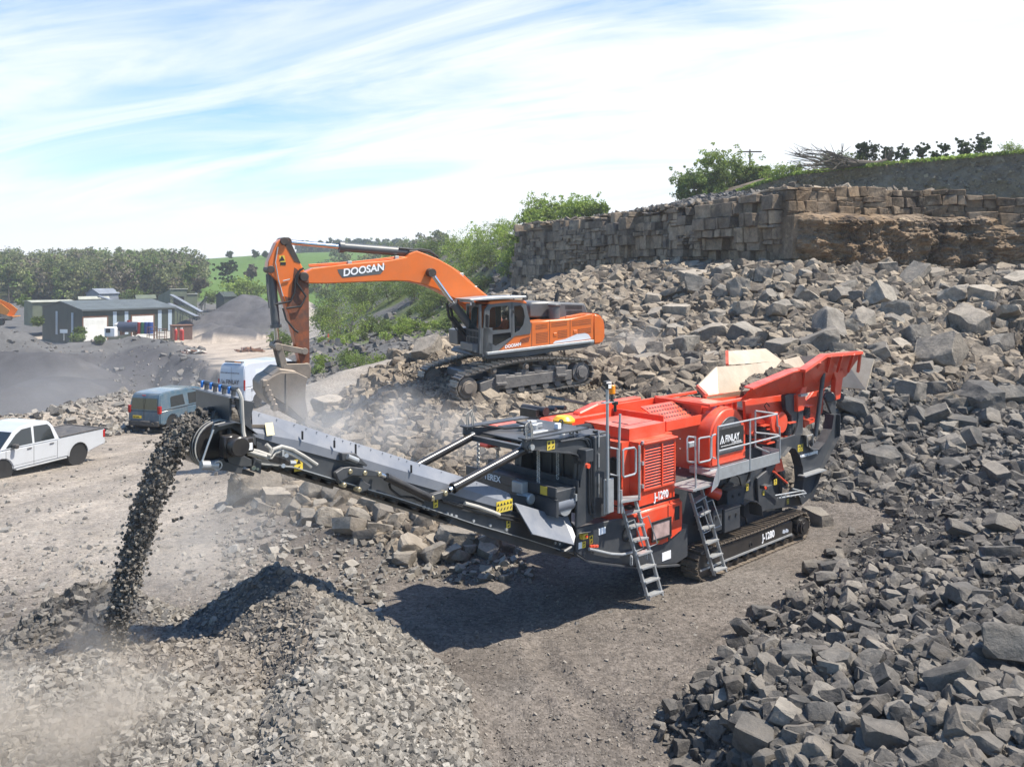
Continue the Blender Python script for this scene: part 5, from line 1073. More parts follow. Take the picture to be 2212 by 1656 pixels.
gr = fr_.build('grille_frame', RED, pu, .008); MB().box(a0+.05, a1-.05, .082, .098, z0+.05, z1-.05).build('radiator', RADM, gr)
q = MB()
for k in range(14): z_ = z0+.10+k*.058; q.add([(a0+.05, .062, z_-.010), (a1-.05, .062, z_-.010), (a1-.05, .074, z_), (a0+.05, .074, z_), (a0+.05, .062, z_-.002), (a1-.05, .062, z_-.002), (a1-.05, .074, z_+.010), (a0+.05, .074, z_+.010)], [(0, 1, 2, 3), (4, 7, 6, 5), (0, 4, 5, 1), (1, 5, 6, 2), (2, 6, 7, 3), (3, 7, 4, 0)])
q.box(-1.175, -1.14, .045, .08, z0+.05, z1-.05); q.build('louvre', RED, gr)
q = MB()
for z_ in (2.2, 2.65, 3.05): q.box(a0-.05, a0-.0, .05, .1, z_, z_+.07)
for x_ in (-1.85, -.53): [q.cyl((x_, .09, z_), (x_, .1-.025, z_), .014, 8) for z_ in (2.0, 2.4, 2.8, 3.0)]
q.build('hinge', GALV, pu)
p = A_(1080, 880, .095); text_obj('J-1280', .215, (p[0]-.02, .092, p[2]+.02), (R(90), 0, 0), WHT, pu, 'cover_lettering', bold=.006, sx=.82)
MB().box(-2.12, -2.085, .35, 1.0, 1.95, 2.75).build('mesh_door', INKM, pu, .005); MB().ring((-2.13, .5, 2.75), (1, 0, 0), .05, .02, .05, 12).build('latch', BLACKM, pu)
q = MB(); q.box(-1.5, -1.44, .7, 1.1, 3.325, 3.336); q.box(-1.8, -.7, .62, .64, 3.32, 3.334); q.build('roof_seam', INKM, pu)
gd = MB(); p = A_(1045, 1010, .0); r_ = A_(1188, 1130, .0); x0, x1, zt_, zb_ = -1.62, -.98, 1.52, 1.12
gd.box(x0, x1, -.05, -.02, zt_-.05, zt_).box(x0, x1, -.05, -.02, zb_, zb_+.05).box(x0, x0+.05, -.05, -.02, zb_+.05, zt_-.05).box(x1-.06, x1, -.05, -.02, zb_+.05, zt_-.05); wn = gd.build('service_window', BLACKM, pl_, .006, label='black framed inspection window swung open'); MB().box(x0+.05, x1-.06, -.038, -.032, zb_+.05, zt_-.05).build('pane', mat('dusty_pane', (.42, .30, .27), .25, var=.3, scale=6), wn)
MB().box(-.78, -.62, .02, .035, 1.38, 1.66).build('recess', INKM, pl_, .01); MB().box(-1.01, -1.0, .02, .035, 1.0, 1.75).build('door_seam', INKM, pl_)
warn(pl_, A_, 1088, 1138, 1108, 1166, .029); MB().box(-.99, -.93, .015, .035, 1.04, 1.1).build('socket', INKM, pl_)
# hoods and air cleaner on the far side
yc = plane_pt(1218, 912, 1.7); u = MB().cyl((yc[0], 1.7, 3.1), (yc[0], 1.7, 3.36), .17, 24).cyl((yc[0], 1.7, 3.36), (yc[0], 1.7, 3.4), .23, 24).cyl((yc[0], 1.7, 3.4), (yc[0], 1.7, 3.47), .23, 24, .16).build('air_cleaner', YELC, cr, smooth=True)
tubes('intake_pipe', [[(yc[0]+.1, 1.6, 3.2), (yc[0]+.4, 1.4, 3.25), (yc[0]+.6, 1.2, 3.15)]], .07, HOSEB)
MB().prism([(-4.1, 3.0), (-3.2, 3.0), (-3.2, 3.42), (-3.9, 3.42)], 2.0, 2.35).build('far_hood', RED, cr, .05); MB().prism([(-2.9, 3.0), (-.6, 3.0), (-.6, 3.36), (-2.3, 3.36)], 1.95, 2.4).build('far_hood', RED, cr, .05)
MB().prism([(-1.6, 3.1), (.6, 3.1), (.6, 3.55), (-.9, 3.55), (-1.5, 3.42)], 1.98, 2.2).build('far_hood', RED, cr, .03)
# perforated deck between cover and crusher box
dk = MB().box(-.42, 1.0, .62, 1.9, 3.16, 3.2).add([(-.3, .6, 3.2), (.95, .6, 3.2), (.95, 1.3, 3.5), (-.3, 1.3, 3.5), (-.3, .6, 3.17), (.95, .6, 3.17), (.95, 1.3, 3.47), (-.3, 1.3, 3.47)], [(0, 1, 2, 3), (4, 7, 6, 5), (0, 4, 5, 1), (1, 5, 6, 2), (2, 6, 7, 3), (3, 7, 4, 0)]).build('perforated_deck', RED, cr, label='pink dusty deck pierced with round holes')
q = MB()
for i in range(12):
    for j in range(5): a_ = -.2+i*.095; f = .12+j*.18; q.cyl((a_, .6+.7*f, 3.205+.3*f), (a_, .6+.7*f-.002, 3.209+.3*f), .026, 10)
q.build('hole', INKM, dk)
MB().box(-.42, 1.05, 1.9, 1.94, 3.1, 3.5).box(.96, 1.0, .6, 1.9, 3.1, 3.55).box(-.42, -.38, .6, 1.9, 3.1, 3.4).build('deck_side', RED, cr, .01)
MB().box(-.5, 1.0, .45, .5, 3.1, 3.3).build('deck_rail', RED, cr)
# crusher box and feeder sides
bx = MB().box(1.0, 2.0, .4, 1.75, 1.9, 3.45).build('jaw_box', RED, cr, .02); q = MB()
for a_ in (1.25, 1.5, 1.75, 1.95): q.box(a_, a_+.03, .33, .4, 2.6, 3.5)
q.box(.85, 2.4, .3, .4, 3.48, 3.54).box(.85, 2.4, 1.72, 1.8, 3.48, 3.54).box(.85, .95, .4, 1.72, 3.48, 3.54); q.build('stiffener', RED, bx, .006)
plate('feeder_side', B_, [(545, 420), (600, 400), (870, 372), (930, 372), (955, 420), (1020, 330), (1075, 330), (1060, 500), (1000, 560), (940, 590), (820, 640), (640, 660), (560, 640)], .42, .5, RED)
MB().prism(AZ(B_, [(545, 420), (1075, 330), (1060, 500), (820, 640), (560, 640)], .42), 1.5, 1.58).build('feeder_side', RED, cr)
p = B_(738, 560, .2); q = MB(); q.cyl((p[0], .12, p[2]), (p[0], .42, p[2]), .25, 28); vm = q.build('vibrator_motor', RED, cr, .02, True); MB().cyl((p[0]+.18, .08, p[2]-.02), (p[0]+.18, .3, p[2]-.02), .25, 28).build('guard_disc', RED, vm, .02, True)
tubes('cable', [[B_(700, 500, .3), B_(675, 450, .3), B_(690, 432, .3), B_(710, 455, .3)]], .012, HOSEB)
for (x, y, n_) in ((682, 640, 0), (825, 600, 0), (950, 490, 1), (655, 620, 1)):
    p = B_(x, y, .3); q = MB()
    for k in range(7): q.ring((p[0], .3, p[2]-.13+k*.042), (0, 0, 1), .105, .07, .026, 16)
    s_ = q.build('spring', CHAR, cr); MB().box(p[0]-.17, p[0]+.17, .15, .45, p[2]+.14, p[2]+.165).box(p[0]-.17, p[0]+.17, .15, .45, p[2]-.2, p[2]-.17).build('spring_seat', RED, s_)
plate('bracket', B_, [(590, 500), (640, 510), (720, 590), (700, 600), (620, 560), (600, 640), (585, 640)], .28, .34, RED); plate('bracket', B_, [(930, 520), (1000, 500), (1010, 560), (960, 580), (945, 600)], .28, .34, RED)
plate('column', B_, [(812, 385), (842, 372), (895, 372), (905, 430), (895, 500), (880, 640), (862, 640), (855, 520), (820, 480)], .22, .34, CHAR)
plate('column', B_, [(900, 490), (935, 480), (930, 640), (905, 660), (893, 640)], .22, .40, CHAR)
plate('column', B_, [(912, 378), (960, 235), (968, 240), (938, 480), (898, 492), (895, 380)], .12, .30, RED)
# hopper wings: near wing leans out
def wing(nm, f, top, bot, bt, bb, m, t=.05):
    """folded plate between a top edge (plane bt) and a bottom edge (plane bb)"""
    T = [Vector(f(x, y, bt)) for x, y in top]; Bm = [Vector(f(x, y, bb)) for x, y in bot]; q = MB(); n = len(T)
    off = Vector((0, t, 0)); vs = T+Bm+[v+off for v in T]+[v+off for v in Bm]
    fs = [(i, i+1, n+i+1, n+i) for i in range(n-1)]+[(2*n+i, 3*n+i, 3*n+i+1, 2*n+i+1) for i in range(n-1)]+[(i, 2*n+i, 2*n+i+1, i+1) for i in range(n-1)]+[(n+i, n+i+1, 3*n+i+1, 3*n+i) for i in range(n-1)]+[(0, n, 3*n, 2*n), (n-1, 3*n-1, 4*n-1, 2*n-1)]
    return q.add(vs, fs).build(nm, m, cr)
w1 = wing('hopper_wing', B_, [(600, 335), (735, 278), (872, 222), (962, 205)], [(530, 410), (640, 400), (800, 378), (930, 370)], -.25, .30, RED)
q = MB()
T = [B_(600, 335, -.25), B_(872, 222, -.25), B_(962, 205, -.25)]
for p, r_ in zip(T[:-1], T[1:]): q.add([p, r_, (r_[0], r_[1]+.22, r_[2]+.02), (p[0], p[1]+.22, p[2]+.02), (p[0], p[1], p[2]-.03), (r_[0], r_[1], r_[2]-.03), (r_[0], r_[1]+.22, r_[2]-.01), (p[0], p[1]+.22, p[2]-.01)], [(0, 1, 2, 3), (4, 7, 6, 5), (0, 4, 5, 1), (1, 5, 6, 2), (2, 6, 7, 3), (3, 7, 4, 0)])
q.build('wing_lip', RED, w1)
w2 = wing('hopper_wing', B_, [(948, 212), (1092, 112), (1330, 92)], [(930, 372), (1060, 345), (1215, 255)], -.35, .30, RED)
q = MB()
for x0, x1, y1 in ((1030, 1000, 155), (1120, 1075, 112), (1190, 1150, 106), (1260, 1225, 100), (1325, 1270, 92)):
    p = Vector(B_(x1+40, y1+8, -.37)); r_ = Vector(B_(x0-30, 225, -.05)); q.tube([p, r_], .045, 4)
T = [B_(948, 212, -.38), B_(1092, 112, -.38), B_(1330, 92, -.38)]
for p, r_ in zip(T[:-1], T[1:]): q.add([p, r_, (r_[0], r_[1]+.2, r_[2]), (p[0], p[1]+.2, p[2]), (p[0], p[1], p[2]-.07), (r_[0], r_[1], r_[2]-.07), (r_[0], r_[1]+.2, r_[2]-.07), (p[0], p[1]+.2, p[2]-.07)], [(0, 1, 2, 3), (4, 7, 6, 5), (0, 4, 5, 1), (1, 5, 6, 2), (2, 6, 7, 3), (3, 7, 4, 0)])
q.build('wing_rib', RED, w2)
fw = wing('hopper_wing', B_, [(230, 325), (360, 195), (560, 180), (788, 150), (800, 215)], [(290, 385), (370, 372), (470, 362), (545, 350), (640, 330)], 1.95, 1.6, WORN); fw['label'] = 'tan worn inner face of the far hopper wing'
wing('hopper_wing', B_, [(430, 92), (560, 82), (685, 73), (788, 148)], [(432, 180), (560, 172), (690, 160), (792, 152)], 2.25, 1.98, WORN, .06)
q = MB(); T = [B_(230, 325, 1.93), B_(290, 385, 1.58), B_(292, 412, 1.58)]; q.tube([B_(232, 322, 1.93), B_(290, 384, 1.58)], .06, 4); q.tube([B_(290, 384, 1.58), B_(292, 412, 1.58)], .05, 4); q.tube([B_(428, 92, 2.27), B_(430, 180, 2.0)], .05, 4); q.build('wing_edge', RED, fw)
plate('liner', B_, [(292, 388), (545, 345), (640, 335), (800, 330), (800, 380), (540, 385), (292, 412)], 1.5, 1.56, WORN)
a_ = B_(800, 150, 1.9)[0]; rw = MB().add([(a_, 1.95, 3.95), (a_+.9, 1.95, 4.0), (a_+1.6, 1.0, 4.05), (a_+1.7, .1, 4.0), (a_+1.2, .1, 3.2), (a_+1.2, 1.5, 3.2), (a_+.2, 1.6, 3.2)], [(0, 1, 5, 6), (1, 2, 5), (2, 3, 4, 5)]).build('hopper_rear_wall', WORN, cr); so = rw.modifiers.new('t', 'SOLIDIFY'); so.thickness = .05
MB().box(B_(560, 400, .5)[0], 6.2, .5, 1.5, 3.18, 3.24).build('feeder_pan', WORN, cr)
# rear frame plate with its arch
RP = [(905, 560), (925, 640), (940, 655), (955, 720), (985, 742), (1020, 735), (1060, 690), (1105, 600), (1120, 505), (1075, 395), (1090, 362), (1120, 358), (1148, 385), (1150, 500), (1160, 505), (1158, 645), (1112, 745), (1035, 890), (978, 1062), (925, 1110), (905, 1040), (918, 940), (912, 850), (890, 770), (862, 728), (838, 722), (790, 780), (770, 800), (752, 740), (762, 680), (880, 642)]
for b in (.12, 1.6): MB().prism(AZ(B_, RP, .12), b, b+.06).build('rear_frame', CHAR, cr, .01)
q = MB()
for pts in ([(1160, 505), (1158, 645), (1035, 890), (978, 1062)], [(925, 640), (940, 655), (955, 720), (985, 742), (1020, 735), (1060, 690), (1105, 600), (1120, 505)], [(905, 1040), (918, 940), (912, 850), (890, 770), (862, 728), (838, 722), (790, 780)]):
    z_ = AZ(B_, pts, .1)
    for p, r_ in zip(z_[:-1], z_[1:]): q.add([(p[0], .02, p[1]), (r_[0], .02, r_[1]), (r_[0], .26, r_[1]), (p[0], .26, p[1]), (p[0]-.02, .02, p[1]-.012), (r_[0]-.02, .02, r_[1]-.012), (r_[0]-.02, .26, r_[1]-.012), (p[0]-.02, .26, p[1]-.012)], [(0, 1, 2, 3), (4, 7, 6, 5), (0, 4, 5, 1), (1, 5, 6, 2), (2, 6, 7, 3), (3, 7, 4, 0)])
q.build('frame_edge', CHAR, cr)
p = B_(912, 797, .1); text_obj('www.terex.com/finlay', .135, (p[0], .108, p[2]), (R(90), 0, 0), WHT, cr, 'frame_lettering', bold=.004, sx=.74)
MB().cyl(B_(1108, 392, .05), B_(1108, 392, .2), .13, 20).cyl(B_(1170, 390, .3), B_(1170, 390, .42), .13, 20).build('lug', CHAR, cr, .01)
plate('wing_leg', B_, [(1135, 225), (1200, 210), (1200, 240), (1178, 405), (1150, 415), (1145, 370), (1150, 280)], .06, .2, RED)
tubes('wing_cylinder', [[B_(1066, 235, .0), B_(1012, 655, .05)]], .055, CHAR, n=12); MB().box(B_(905, 380, .1)[0], B_(950, 380, .1)[0], .05, .12, B_(0+920, 388, .1)[2], B_(920, 372, .1)[2]).build('clamp', GALV, cr)
warn(cr, B_, 895, 712, 930, 748, .118, 2)
tubes('grab_handle', [[B_(960, 720, .0), B_(955, 650, .0), B_(995, 640, .0), B_(1000, 712, .0)]], .014, GALV)
q = MB(); p = B_(920, 915, .0); r_ = B_(1062, 900, .0); q.box(p[0], r_[0], -.1, .1, p[2]-.02, p[2]+.01); q.build('step', GALV, cr)
# under-platform machinery
MB().box(1.5, 4.1, .48, 1.6, 1.3, 2.3).box(-.3, 1.5, .5, 1.6, 1.3, 2.0).build('lower_frame', CHAR, cr, .02)
plate('web_plate', B_, [(690, 800), (755, 760), (780, 800), (720, 900), (735, 1000), (760, 1060), (905, 1040), (925, 1110), (700, 1140), (640, 1160), (628, 930), (690, 880)], .3, .36, CHAR)
plate('web_plate', B_, [(600, 870), (700, 850), (690, 920), (640, 940), (628, 1160), (580, 1080), (510, 1060), (580, 940)], .38, .44, CHAR)
q = AZ(B_, [(735, 880), (830, 960)], .1); tubes('red_prop', [[B_(735, 885, .1), B_(825, 962, .1)]], .025, RED); plate('red_guard', B_, [(745, 810), (790, 800), (808, 880), (750, 895)], .3, .5, RED)
MB().cyl(B_(300, 1010, .4), B_(375, 1040, .25), .13, 18).build('red_drum', RED, cr, smooth=True); MB().ring(B_(410, 1080, .5), (0, 1, 0), .42, .30, .2, 28).build('drive_guard', BLACKM, cr)
for x0, y0, x1, y1, b0, b1 in ((432, 1025, 540, 1110, .2, .5), (412, 1150, 516, 1258, .0, .3), (338, 1155, 396, 1272, .02, .3)):
    p, r_ = B_(x0, y0, b0), B_(x1, y1, b0); o = MB().box(p[0], r_[0], b0, b1, r_[2], p[2]).build('equipment_box', CHAR, cr, .015); MB().box(p[0]-.01, r_[0]+.01, b0-.01, b1, p[2]+.002, p[2]+.03).build('lid', CHAR, o); [MB().cyl((x_, b0, (p[2]*.7+r_[2]*.3)), (x_, b0-.02, (p[2]*.7+r_[2]*.3)), .035, 10).build('latch', INKM, o) for x_ in (p[0]*.7+r_[0]*.3, p[0]*.3+r_[0]*.7)]
arc = [(515, 1170), (515, 1100), (560, 1070), (600, 1075), (630, 1100), (640, 1170)]; z_ = AZ(B_, arc, .2); q = MB()
for p, r_ in zip(z_[:-1], z_[1:]): q.add([(p[0], .1, p[1]), (r_[0], .1, r_[1]), (r_[0], .45, r_[1]), (p[0], .45, p[1]), (p[0], .1, p[1]-.03), (r_[0], .1, r_[1]-.03), (r_[0], .45, r_[1]-.03), (p[0], .45, p[1]-.03)], [(0, 1, 2, 3), (4, 7, 6, 5), (0, 4, 5, 1), (1, 5, 6, 2), (2, 6, 7, 3), (3, 7, 4, 0)])
q.build('mudguard', CHAR, cr)
q = MB()
for pts in ([(745, 1045), (935, 1012)], [(770, 1062), (950, 1030)], [(860, 1000), (945, 1022)]): q.tube([B_(*pts[0], .0), B_(*pts[1], .0)], .02, 6)
for t in range(6): x = 780+t*30; q.tube([B_(x, 1038, .0), B_(x+12, 1055, -.02)], .012, 5)
q.build('folded_ladder', GALV, cr); MB().box(B_(668, 975, .1)[0], B_(700, 975, .1)[0], .0, .2, B_(680, 1000, .1)[2], B_(680, 975, .1)[2]).build('control_box', CHAR, cr, .01); p = B_(678, 993, .0); MB().cyl((p[0], 0, p[2]), (p[0], -.03, p[2]), .035, 12).build('emergency_button', RED, cr)
for x0, y0, x1, y1, b in ((553, 968, 568, 1010, .37), (737, 940, 757, 970, .29), (823, 1068, 836, 1098, .11), (664, 1015, 676, 1040, .29)): warn(cr, B_, x0, y0, x1, y1, b)
for k in range(9): x = rd.uniform(-.3, 3.9); z_ = rd.uniform(.7, 1.7); tubes('hydraulic_hose', [[(x, .46, z_), (x+.15, .38, z_+.2), (x+.4, .4, z_+.05), (x+.6, .47, z_-.2)]], .02, HOSEB)
# flywheel guard
def arch(a0, a1, z0, z1, n=20):
    r = (a1-a0)/2; c = (a0+a1)/2; return [(a0, z0), (a1, z0)]+[(c+r*math.cos(math.pi*k/n), z1-r+r*math.sin(math.pi*k/n)) for k in range(n+1)]
gx0, gx1 = B_(322, 700, .1)[0], B_(556, 700, .1)[0]; gz1 = B_(440, 462, .1)[2]; gz0 = B_(440, 835, .1)[2]
fg = MB().prism(arch(gx0, gx1, gz0, gz1), .1, .52).build('flywheel_guard', RED, cr, .05, True, seg=3)
ix0, ix1 = gx0+.19, gx1-.15; iz1, iz0 = gz1-.2, gz0+.24
MB().prism(arch(ix0, ix1, iz0, iz1), .07, .099).build('guard_rim', CHAR, fg, .01); MB().prism(arch(ix0+.05, ix1-.05, iz0+.05, iz1-.05), .062, .069).build('mesh_panel', RADM, fg)
MB().box(ix0+.04, ix1-.04, .05, .061, iz0+.14, iz0+.56).build('name_plate', INKM, fg); text_obj('FINLAY', .215, (ix0+.27, .049, iz0+.27), (R(90), 0, 0), WHT, fg, 'plate_lettering', bold=.003, sx=.78)
q = MB(); q.prism([(ix0+.06, iz0+.25), (ix0+.09, iz0+.25), (ix0+.15, iz0+.38), (ix0+.15, iz0+.44)], .043, .048); q.prism([(ix0+.15, iz0+.44), (ix0+.15, iz0+.38), (ix0+.21, iz0+.25), (ix0+.24, iz0+.25)], .043, .048); q.prism([(ix0+.13, iz0+.25), (ix0+.155, iz0+.25), (ix0+.175, iz0+.30), (ix0+.16, iz0+.33)], .043, .048); q.box(ix0+.1, ix1-.1, .044, .048, iz0+.19, iz0+.2); q.build('plate_emblem', WHT, fg); text_obj('A TEREX BRAND', .05, (ix0+.52, .047, iz0+.215), (R(90), 0, 0), WHT, fg, 'plate_lettering')
MB().box(gx0-.1, gx1+.05, .05, .6, gz0-.15, gz0-.002).build('guard_base', GALV, cr, .01)
# walkway and rails beside the flywheel
PB = -.35
x0_, x1_ = B_(375, 900, PB)[0], B_(779, 800, PB)[0]; zt2 = B_(375, 862, PB)[2]; zb2 = B_(375, 945, PB)[2]
wk = MB().box(x0_, x1_, PB+.012, .1, zb2+.05, zb2+.08).box(x0_-.85, x0_-.01, PB+.05, .3, zb2-.1, zb2-.06).build('walkway_deck', GALV, cr)
MB().box(x0_, x1_, PB, PB+.012, zb2, zt2).box(x1_-.012, x1_, PB+.013, .1, zb2, zt2+.05).prism([(x0_-.3, zb2-.2), (x0_-.05, zb2-.1), (x0_+.02, zb2), (x0_+.02, zt2+.05), (x0_-.02, zt2+.1), (x0_-.22, zb2)], PB-.012, PB-.001).build('toe_board', GALV, wk, .004)
def lp(f, pts, b): return [f(x, y, b) for x, y in pts]
RL = [lp(B_, [(368, 590), (580, 545), (757, 507), (762, 585), (775, 592), (777, 690)], PB), lp(B_, [(368, 752), (580, 700), (777, 650)], PB), lp(B_, [(368, 590), (368, 960)], PB), lp(B_, [(580, 545), (580, 870)], PB), lp(B_, [(777, 690), (778, 800)], PB),
      lp(B_, [(615, 485), (760, 505)], -.1), lp(B_, [(615, 485), (615, 720)], .0), lp(B_, [(615, 628), (770, 645)], -.1), lp(B_, [(615, 720), (775, 790)], -.1)]
tubes('handrail', RL, .021, GALV, wk); 
for pts, b in (([(217, 660), (170, 655), (163, 670), (165, 815), (175, 822), (215, 825)], -.1), ([(250, 665), (312, 655), (322, 668), (320, 800), (310, 812), (243, 828), (238, 815), (240, 670), (250, 665)], PB), ([(350, 640), (330, 648), (325, 665), (326, 790), (350, 800)], PB), ([(217, 655), (220, 1020)], PB+.1)): tubes('gate_hoop', [lp(B_, pts, b)], .02, GALV, wk)
MB().box(B_(168, 690, -.1)[0], B_(212, 690, -.1)[0], -.14, -.06, B_(190, 722, -.1)[2], B_(190, 688, -.1)[2]).build('tag_box', GALV, wk, .01)
def ladder(f, L0, L1, R0, R1, bt, bf, n, lb, feet=True):
    """stiles L and R from top to foot, treads between"""
    l0, l1, r0, r1 = [Vector(f(*p, b)) for p, b in ((L0, bt), (L1, bf), (R0, bt), (R1, bf))]
    q = MB(); dn = Vector((0, .045, 0))
    for s, e in ((l0, l1), (r0, r1)): q.add([s-Vector((.018, 0, 0)), s+Vector((.018, 0, 0)), s+Vector((.018, .07, 0)), s-Vector((.018, -.07, 0)), e-Vector((.018, 0, 0)), e+Vector((.018, 0, 0)), e+Vector((.018, .07, 0)), e-Vector((.018, -.07, 0))], [(0, 3, 2, 1), (4, 5, 6, 7), (0, 1, 5, 4), (1, 2, 6, 5), (2, 3, 7, 6), (3, 0, 4, 7)])
    o = q.build('ladder', GALV, cr, label=lb); t_ = MB()
    for k in range(n):
        f_ = (k+.6)/(n); a, b = l0.lerp(l1, f_), r0.lerp(r1, f_); t_.add([a+Vector((0, -.05, 0)), b+Vector((0, -.05, 0)), b+Vector((0, .10, 0)), a+Vector((0, .10, 0)), a+Vector((0, -.05, -.03)), b+Vector((0, -.05, -.03)), b+Vector((0, .10, -.03)), a+Vector((0, .10, -.03))], [(0, 1, 2, 3), (4, 7, 6, 5), (0, 4, 5, 1), (1, 5, 6, 2), (2, 6, 7, 3), (3, 7, 4, 0)])
    t_.build('tread', GALV, o)
    for s, e in ((l0, l1), (r0, r1)):
        a, b = s.lerp(e, .18), s.lerp(e, .48); m_ = Vector((.1, -.08, .05)); tubes('grab_rail', [[a, a+m_, b+m_*1.2, b]], .013, GALV, o, 6)
    return o
ladder(A_, (855, 905), (1045, 1572), (955, 880), (1140, 1536), .0, -.3, 7, 'long ladder hanging below the engine cover platform')
ladder(B_, (192, 1030), (352, 1576), (262, 985), (428, 1550), -.05, -.12, 6, 'shorter ladder leaning against the near track')
# service platform, rails and beacon mast beside the engine
o_ = MB().add([A_(845, 878, -.25), A_(980, 855, -.25), A_(980, 835, .1), A_(845, 845, .1), tuple(Vector(A_(845, 878, -.25))-Vector((0, 0, .04))), tuple(Vector(A_(980, 855, -.25))-Vector((0, 0, .04))), tuple(Vector(A_(980, 835, .1))-Vector((0, 0, .04))), tuple(Vector(A_(845, 845, .1))-Vector((0, 0, .04)))], [(0, 1, 2, 3), (4, 7, 6, 5), (0, 4, 5, 1), (1, 5, 6, 2), (2, 6, 7, 3), (3, 7, 4, 0)]).build('service_platform', GALV, cr)
tubes('handrail', [lp(A_, [(972, 490), (972, 855)], -.25), lp(A_, [(838, 270), (828, 560), (828, 960)], -.2), lp(A_, [(845, 800), (850, 960)], -.2)], .024, GALV, o_)
for pts in ([(868, 515), (935, 505), (947, 520), (947, 675), (935, 690), (865, 710), (858, 700), (858, 525), (868, 515)], [(765, 505), (820, 515), (820, 700), (765, 690)]): tubes('gate_hoop', [lp(A_, pts, -.25)], .021, GALV, o_)
MB().box(A_(725, 700, -.22)[0], A_(790, 700, -.22)[0], -.24, -.2, A_(760, 960, -.22)[2], A_(760, 720, -.22)[2]).build('bracket_plate', GALV, o_, .01)
ms = MB().cyl(A_(752, 960, -.28), A_(748, 90, -.28), .028, 12).build('beacon_mast', GALV, cr, smooth=True); p = Vector(A_(748, 190, -.28)); MB().box(p.x-.13, p.x+.16, p.y-.04, p.y+.04, p.z-.01, p.z+.01).build('shelf', GALV, ms)
p = Vector(A_(780, 130, -.28)); MB().cyl(p, p+Vector((0, 0, .16)), .065, 16).build('beacon', AMB, ms, .01, True); q = MB(); [q.ring(p+Vector((0, 0, -.13+k*.03)), (0, 0, 1), .045, .03, .018, 12) for k in range(5)]; q.build('spring_mount', BLACKM, ms)
for x, y, dy in ((740, 75, -.05), (765, 62, .08), (785, 60, .1)):
    p = Vector(A_(x, y, -.28)); l_ = MB().box(p.x-.06, p.x+.05, p.y+dy-.04, p.y+dy+.03, p.z-.05, p.z+.05).build('work_light', BLACKM, ms, .01); MB().box(p.x-.045, p.x+.035, p.y+dy-.046, p.y+dy-.0405, p.z-.035, p.z+.035).build('lens', GLASSL, l_)
p = Vector(A_(803, 205, -.2)); MB().cyl(p, p+Vector((0, 0, .06)), .06, 12).cyl(p-Vector((0, 0, .13)), p, .03, 10).build('siren', BLACKM, ms)
# lower left controls
MB().add([A_(545, 1105, -.1), A_(630, 1092, -.1), A_(640, 1086, .06), A_(560, 1098, .06)], [(0, 1, 2, 3)]).build('rain_shield', GALV, cr); p, r_ = A_(575, 1108, -.02), A_(610, 1136, -.02); MB().box(p[0], r_[0], -.04, .06, r_[2], p[2]).build('isolator_box', YEL, cr, .006)
p = A_(600, 1122, -.04); MB().cyl((p[0], -.04, p[2]), (p[0], -.07, p[2]), .025, 12).build('emergency_button', RED, cr)
warn(cr, A_, 623, 1120, 647, 1172, .057); warn(cr, A_, 572, 1162, 596, 1198, .057); p, r_ = A_(688, 1070, .057), A_(735, 1100, .057); MB().box(p[0], r_[0], .05, .058, r_[2], p[2]).build('rating_plate', WHT, cr); p, r_ = A_(1130, 1240, .057), A_(1190, 1275, .057); MB().box(p[0], r_[0], .05, .058, r_[2], p[2]).build('data_plate', WHT, cr); p, r_ = A_(547, 1168, .057), A_(570, 1205, .057); MB().box(p[0], r_[0], .05, .058, r_[2], p[2]).build('notice', WHT, cr)
q = MB(); q.tube([A_(620, 1210, .0), A_(770, 1245, .0), A_(850, 1250, .0), A_(950, 1225, .0)], .028, 8); q.build('valve_pipe', GALV, cr, smooth=True); q = MB(); [q.box(A_(x, 0, .0)[0]-.03, A_(x, 0, .0)[0]+.03, -.02, .02, A_(x, 1195, 0)[2]-.01, A_(x, 1195, 0)[2]+.03) for x in (635, 655, 675)]; q.build('valve_lever', RED, cr)

# ------- long product conveyor
CB0, CB1 = .28, 1.34
def V_(x, v, b): return plane_pt(x, v, b)
TOPE = [(544, 885), (652, 918), (716, 940), (765, 955), (837, 978), (886, 994), (1020, 1036), (1084, 1058), (1100, 1065), (1110, 1087)]
FOLD = [(546, 933), (650, 952), (716, 971), (765, 985), (837, 1007), (886, 1021), (1020, 1061), (1075, 1078), (1092, 1082), (1108, 1089)]
LOWE = [(553, 944), (643, 971), (716, 990), (765, 1003), (837, 1028), (886, 1043), (1020, 1080), (1060, 1091), (1080, 1096), (1105, 1104)]
cvp = empty('product_conveyor', (0, 0, 0), 0, cr)
def strip(T, Bt, bt, bb, t=.02):
    T = [Vector(V_(x, y, bt)) for x, y in T]; Q = [Vector(V_(x, y, bb)) for x, y in Bt]; n = len(T); o = Vector((0, t, 0)); vs = T+Q+[v+o for v in T]+[v+o for v in Q]
    return vs, [(i, i+1, n+i+1, n+i) for i in range(n-1)]+[(2*n+i, 3*n+i, 3*n+i+1, 2*n+i+1) for i in range(n-1)]+[(i, 2*n+i, 2*n+i+1, i+1) for i in range(n-1)]+[(n+i, n+i+1, 3*n+i+1, 3*n+i) for i in range(n-1)]+[(0, n, 3*n, 2*n), (n-1, 3*n-1, 4*n-1, 2*n-1)]
q = MB(); q.add(*strip(TOPE, FOLD, CB0+.12, CB0-.02)); q.add(*strip(FOLD, LOWE, CB0-.021, CB0-.02)); pan = q.build('cover_panel', LGREY, cvp, label='blue-grey folded dust cover panel')
q = MB()
far = [V_(x, y, CB0) for x, y in TOPE]; lo_ = [V_(x, y, CB0) for x, y in LOWE]
vs = [(p[0], CB1-.1, p[2]) for p in far]+[(p[0], CB1+.02, p[2]-.45) for p in far]; n = len(far); vs += [(x, y+.02, z_) for x, y, z_ in vs]
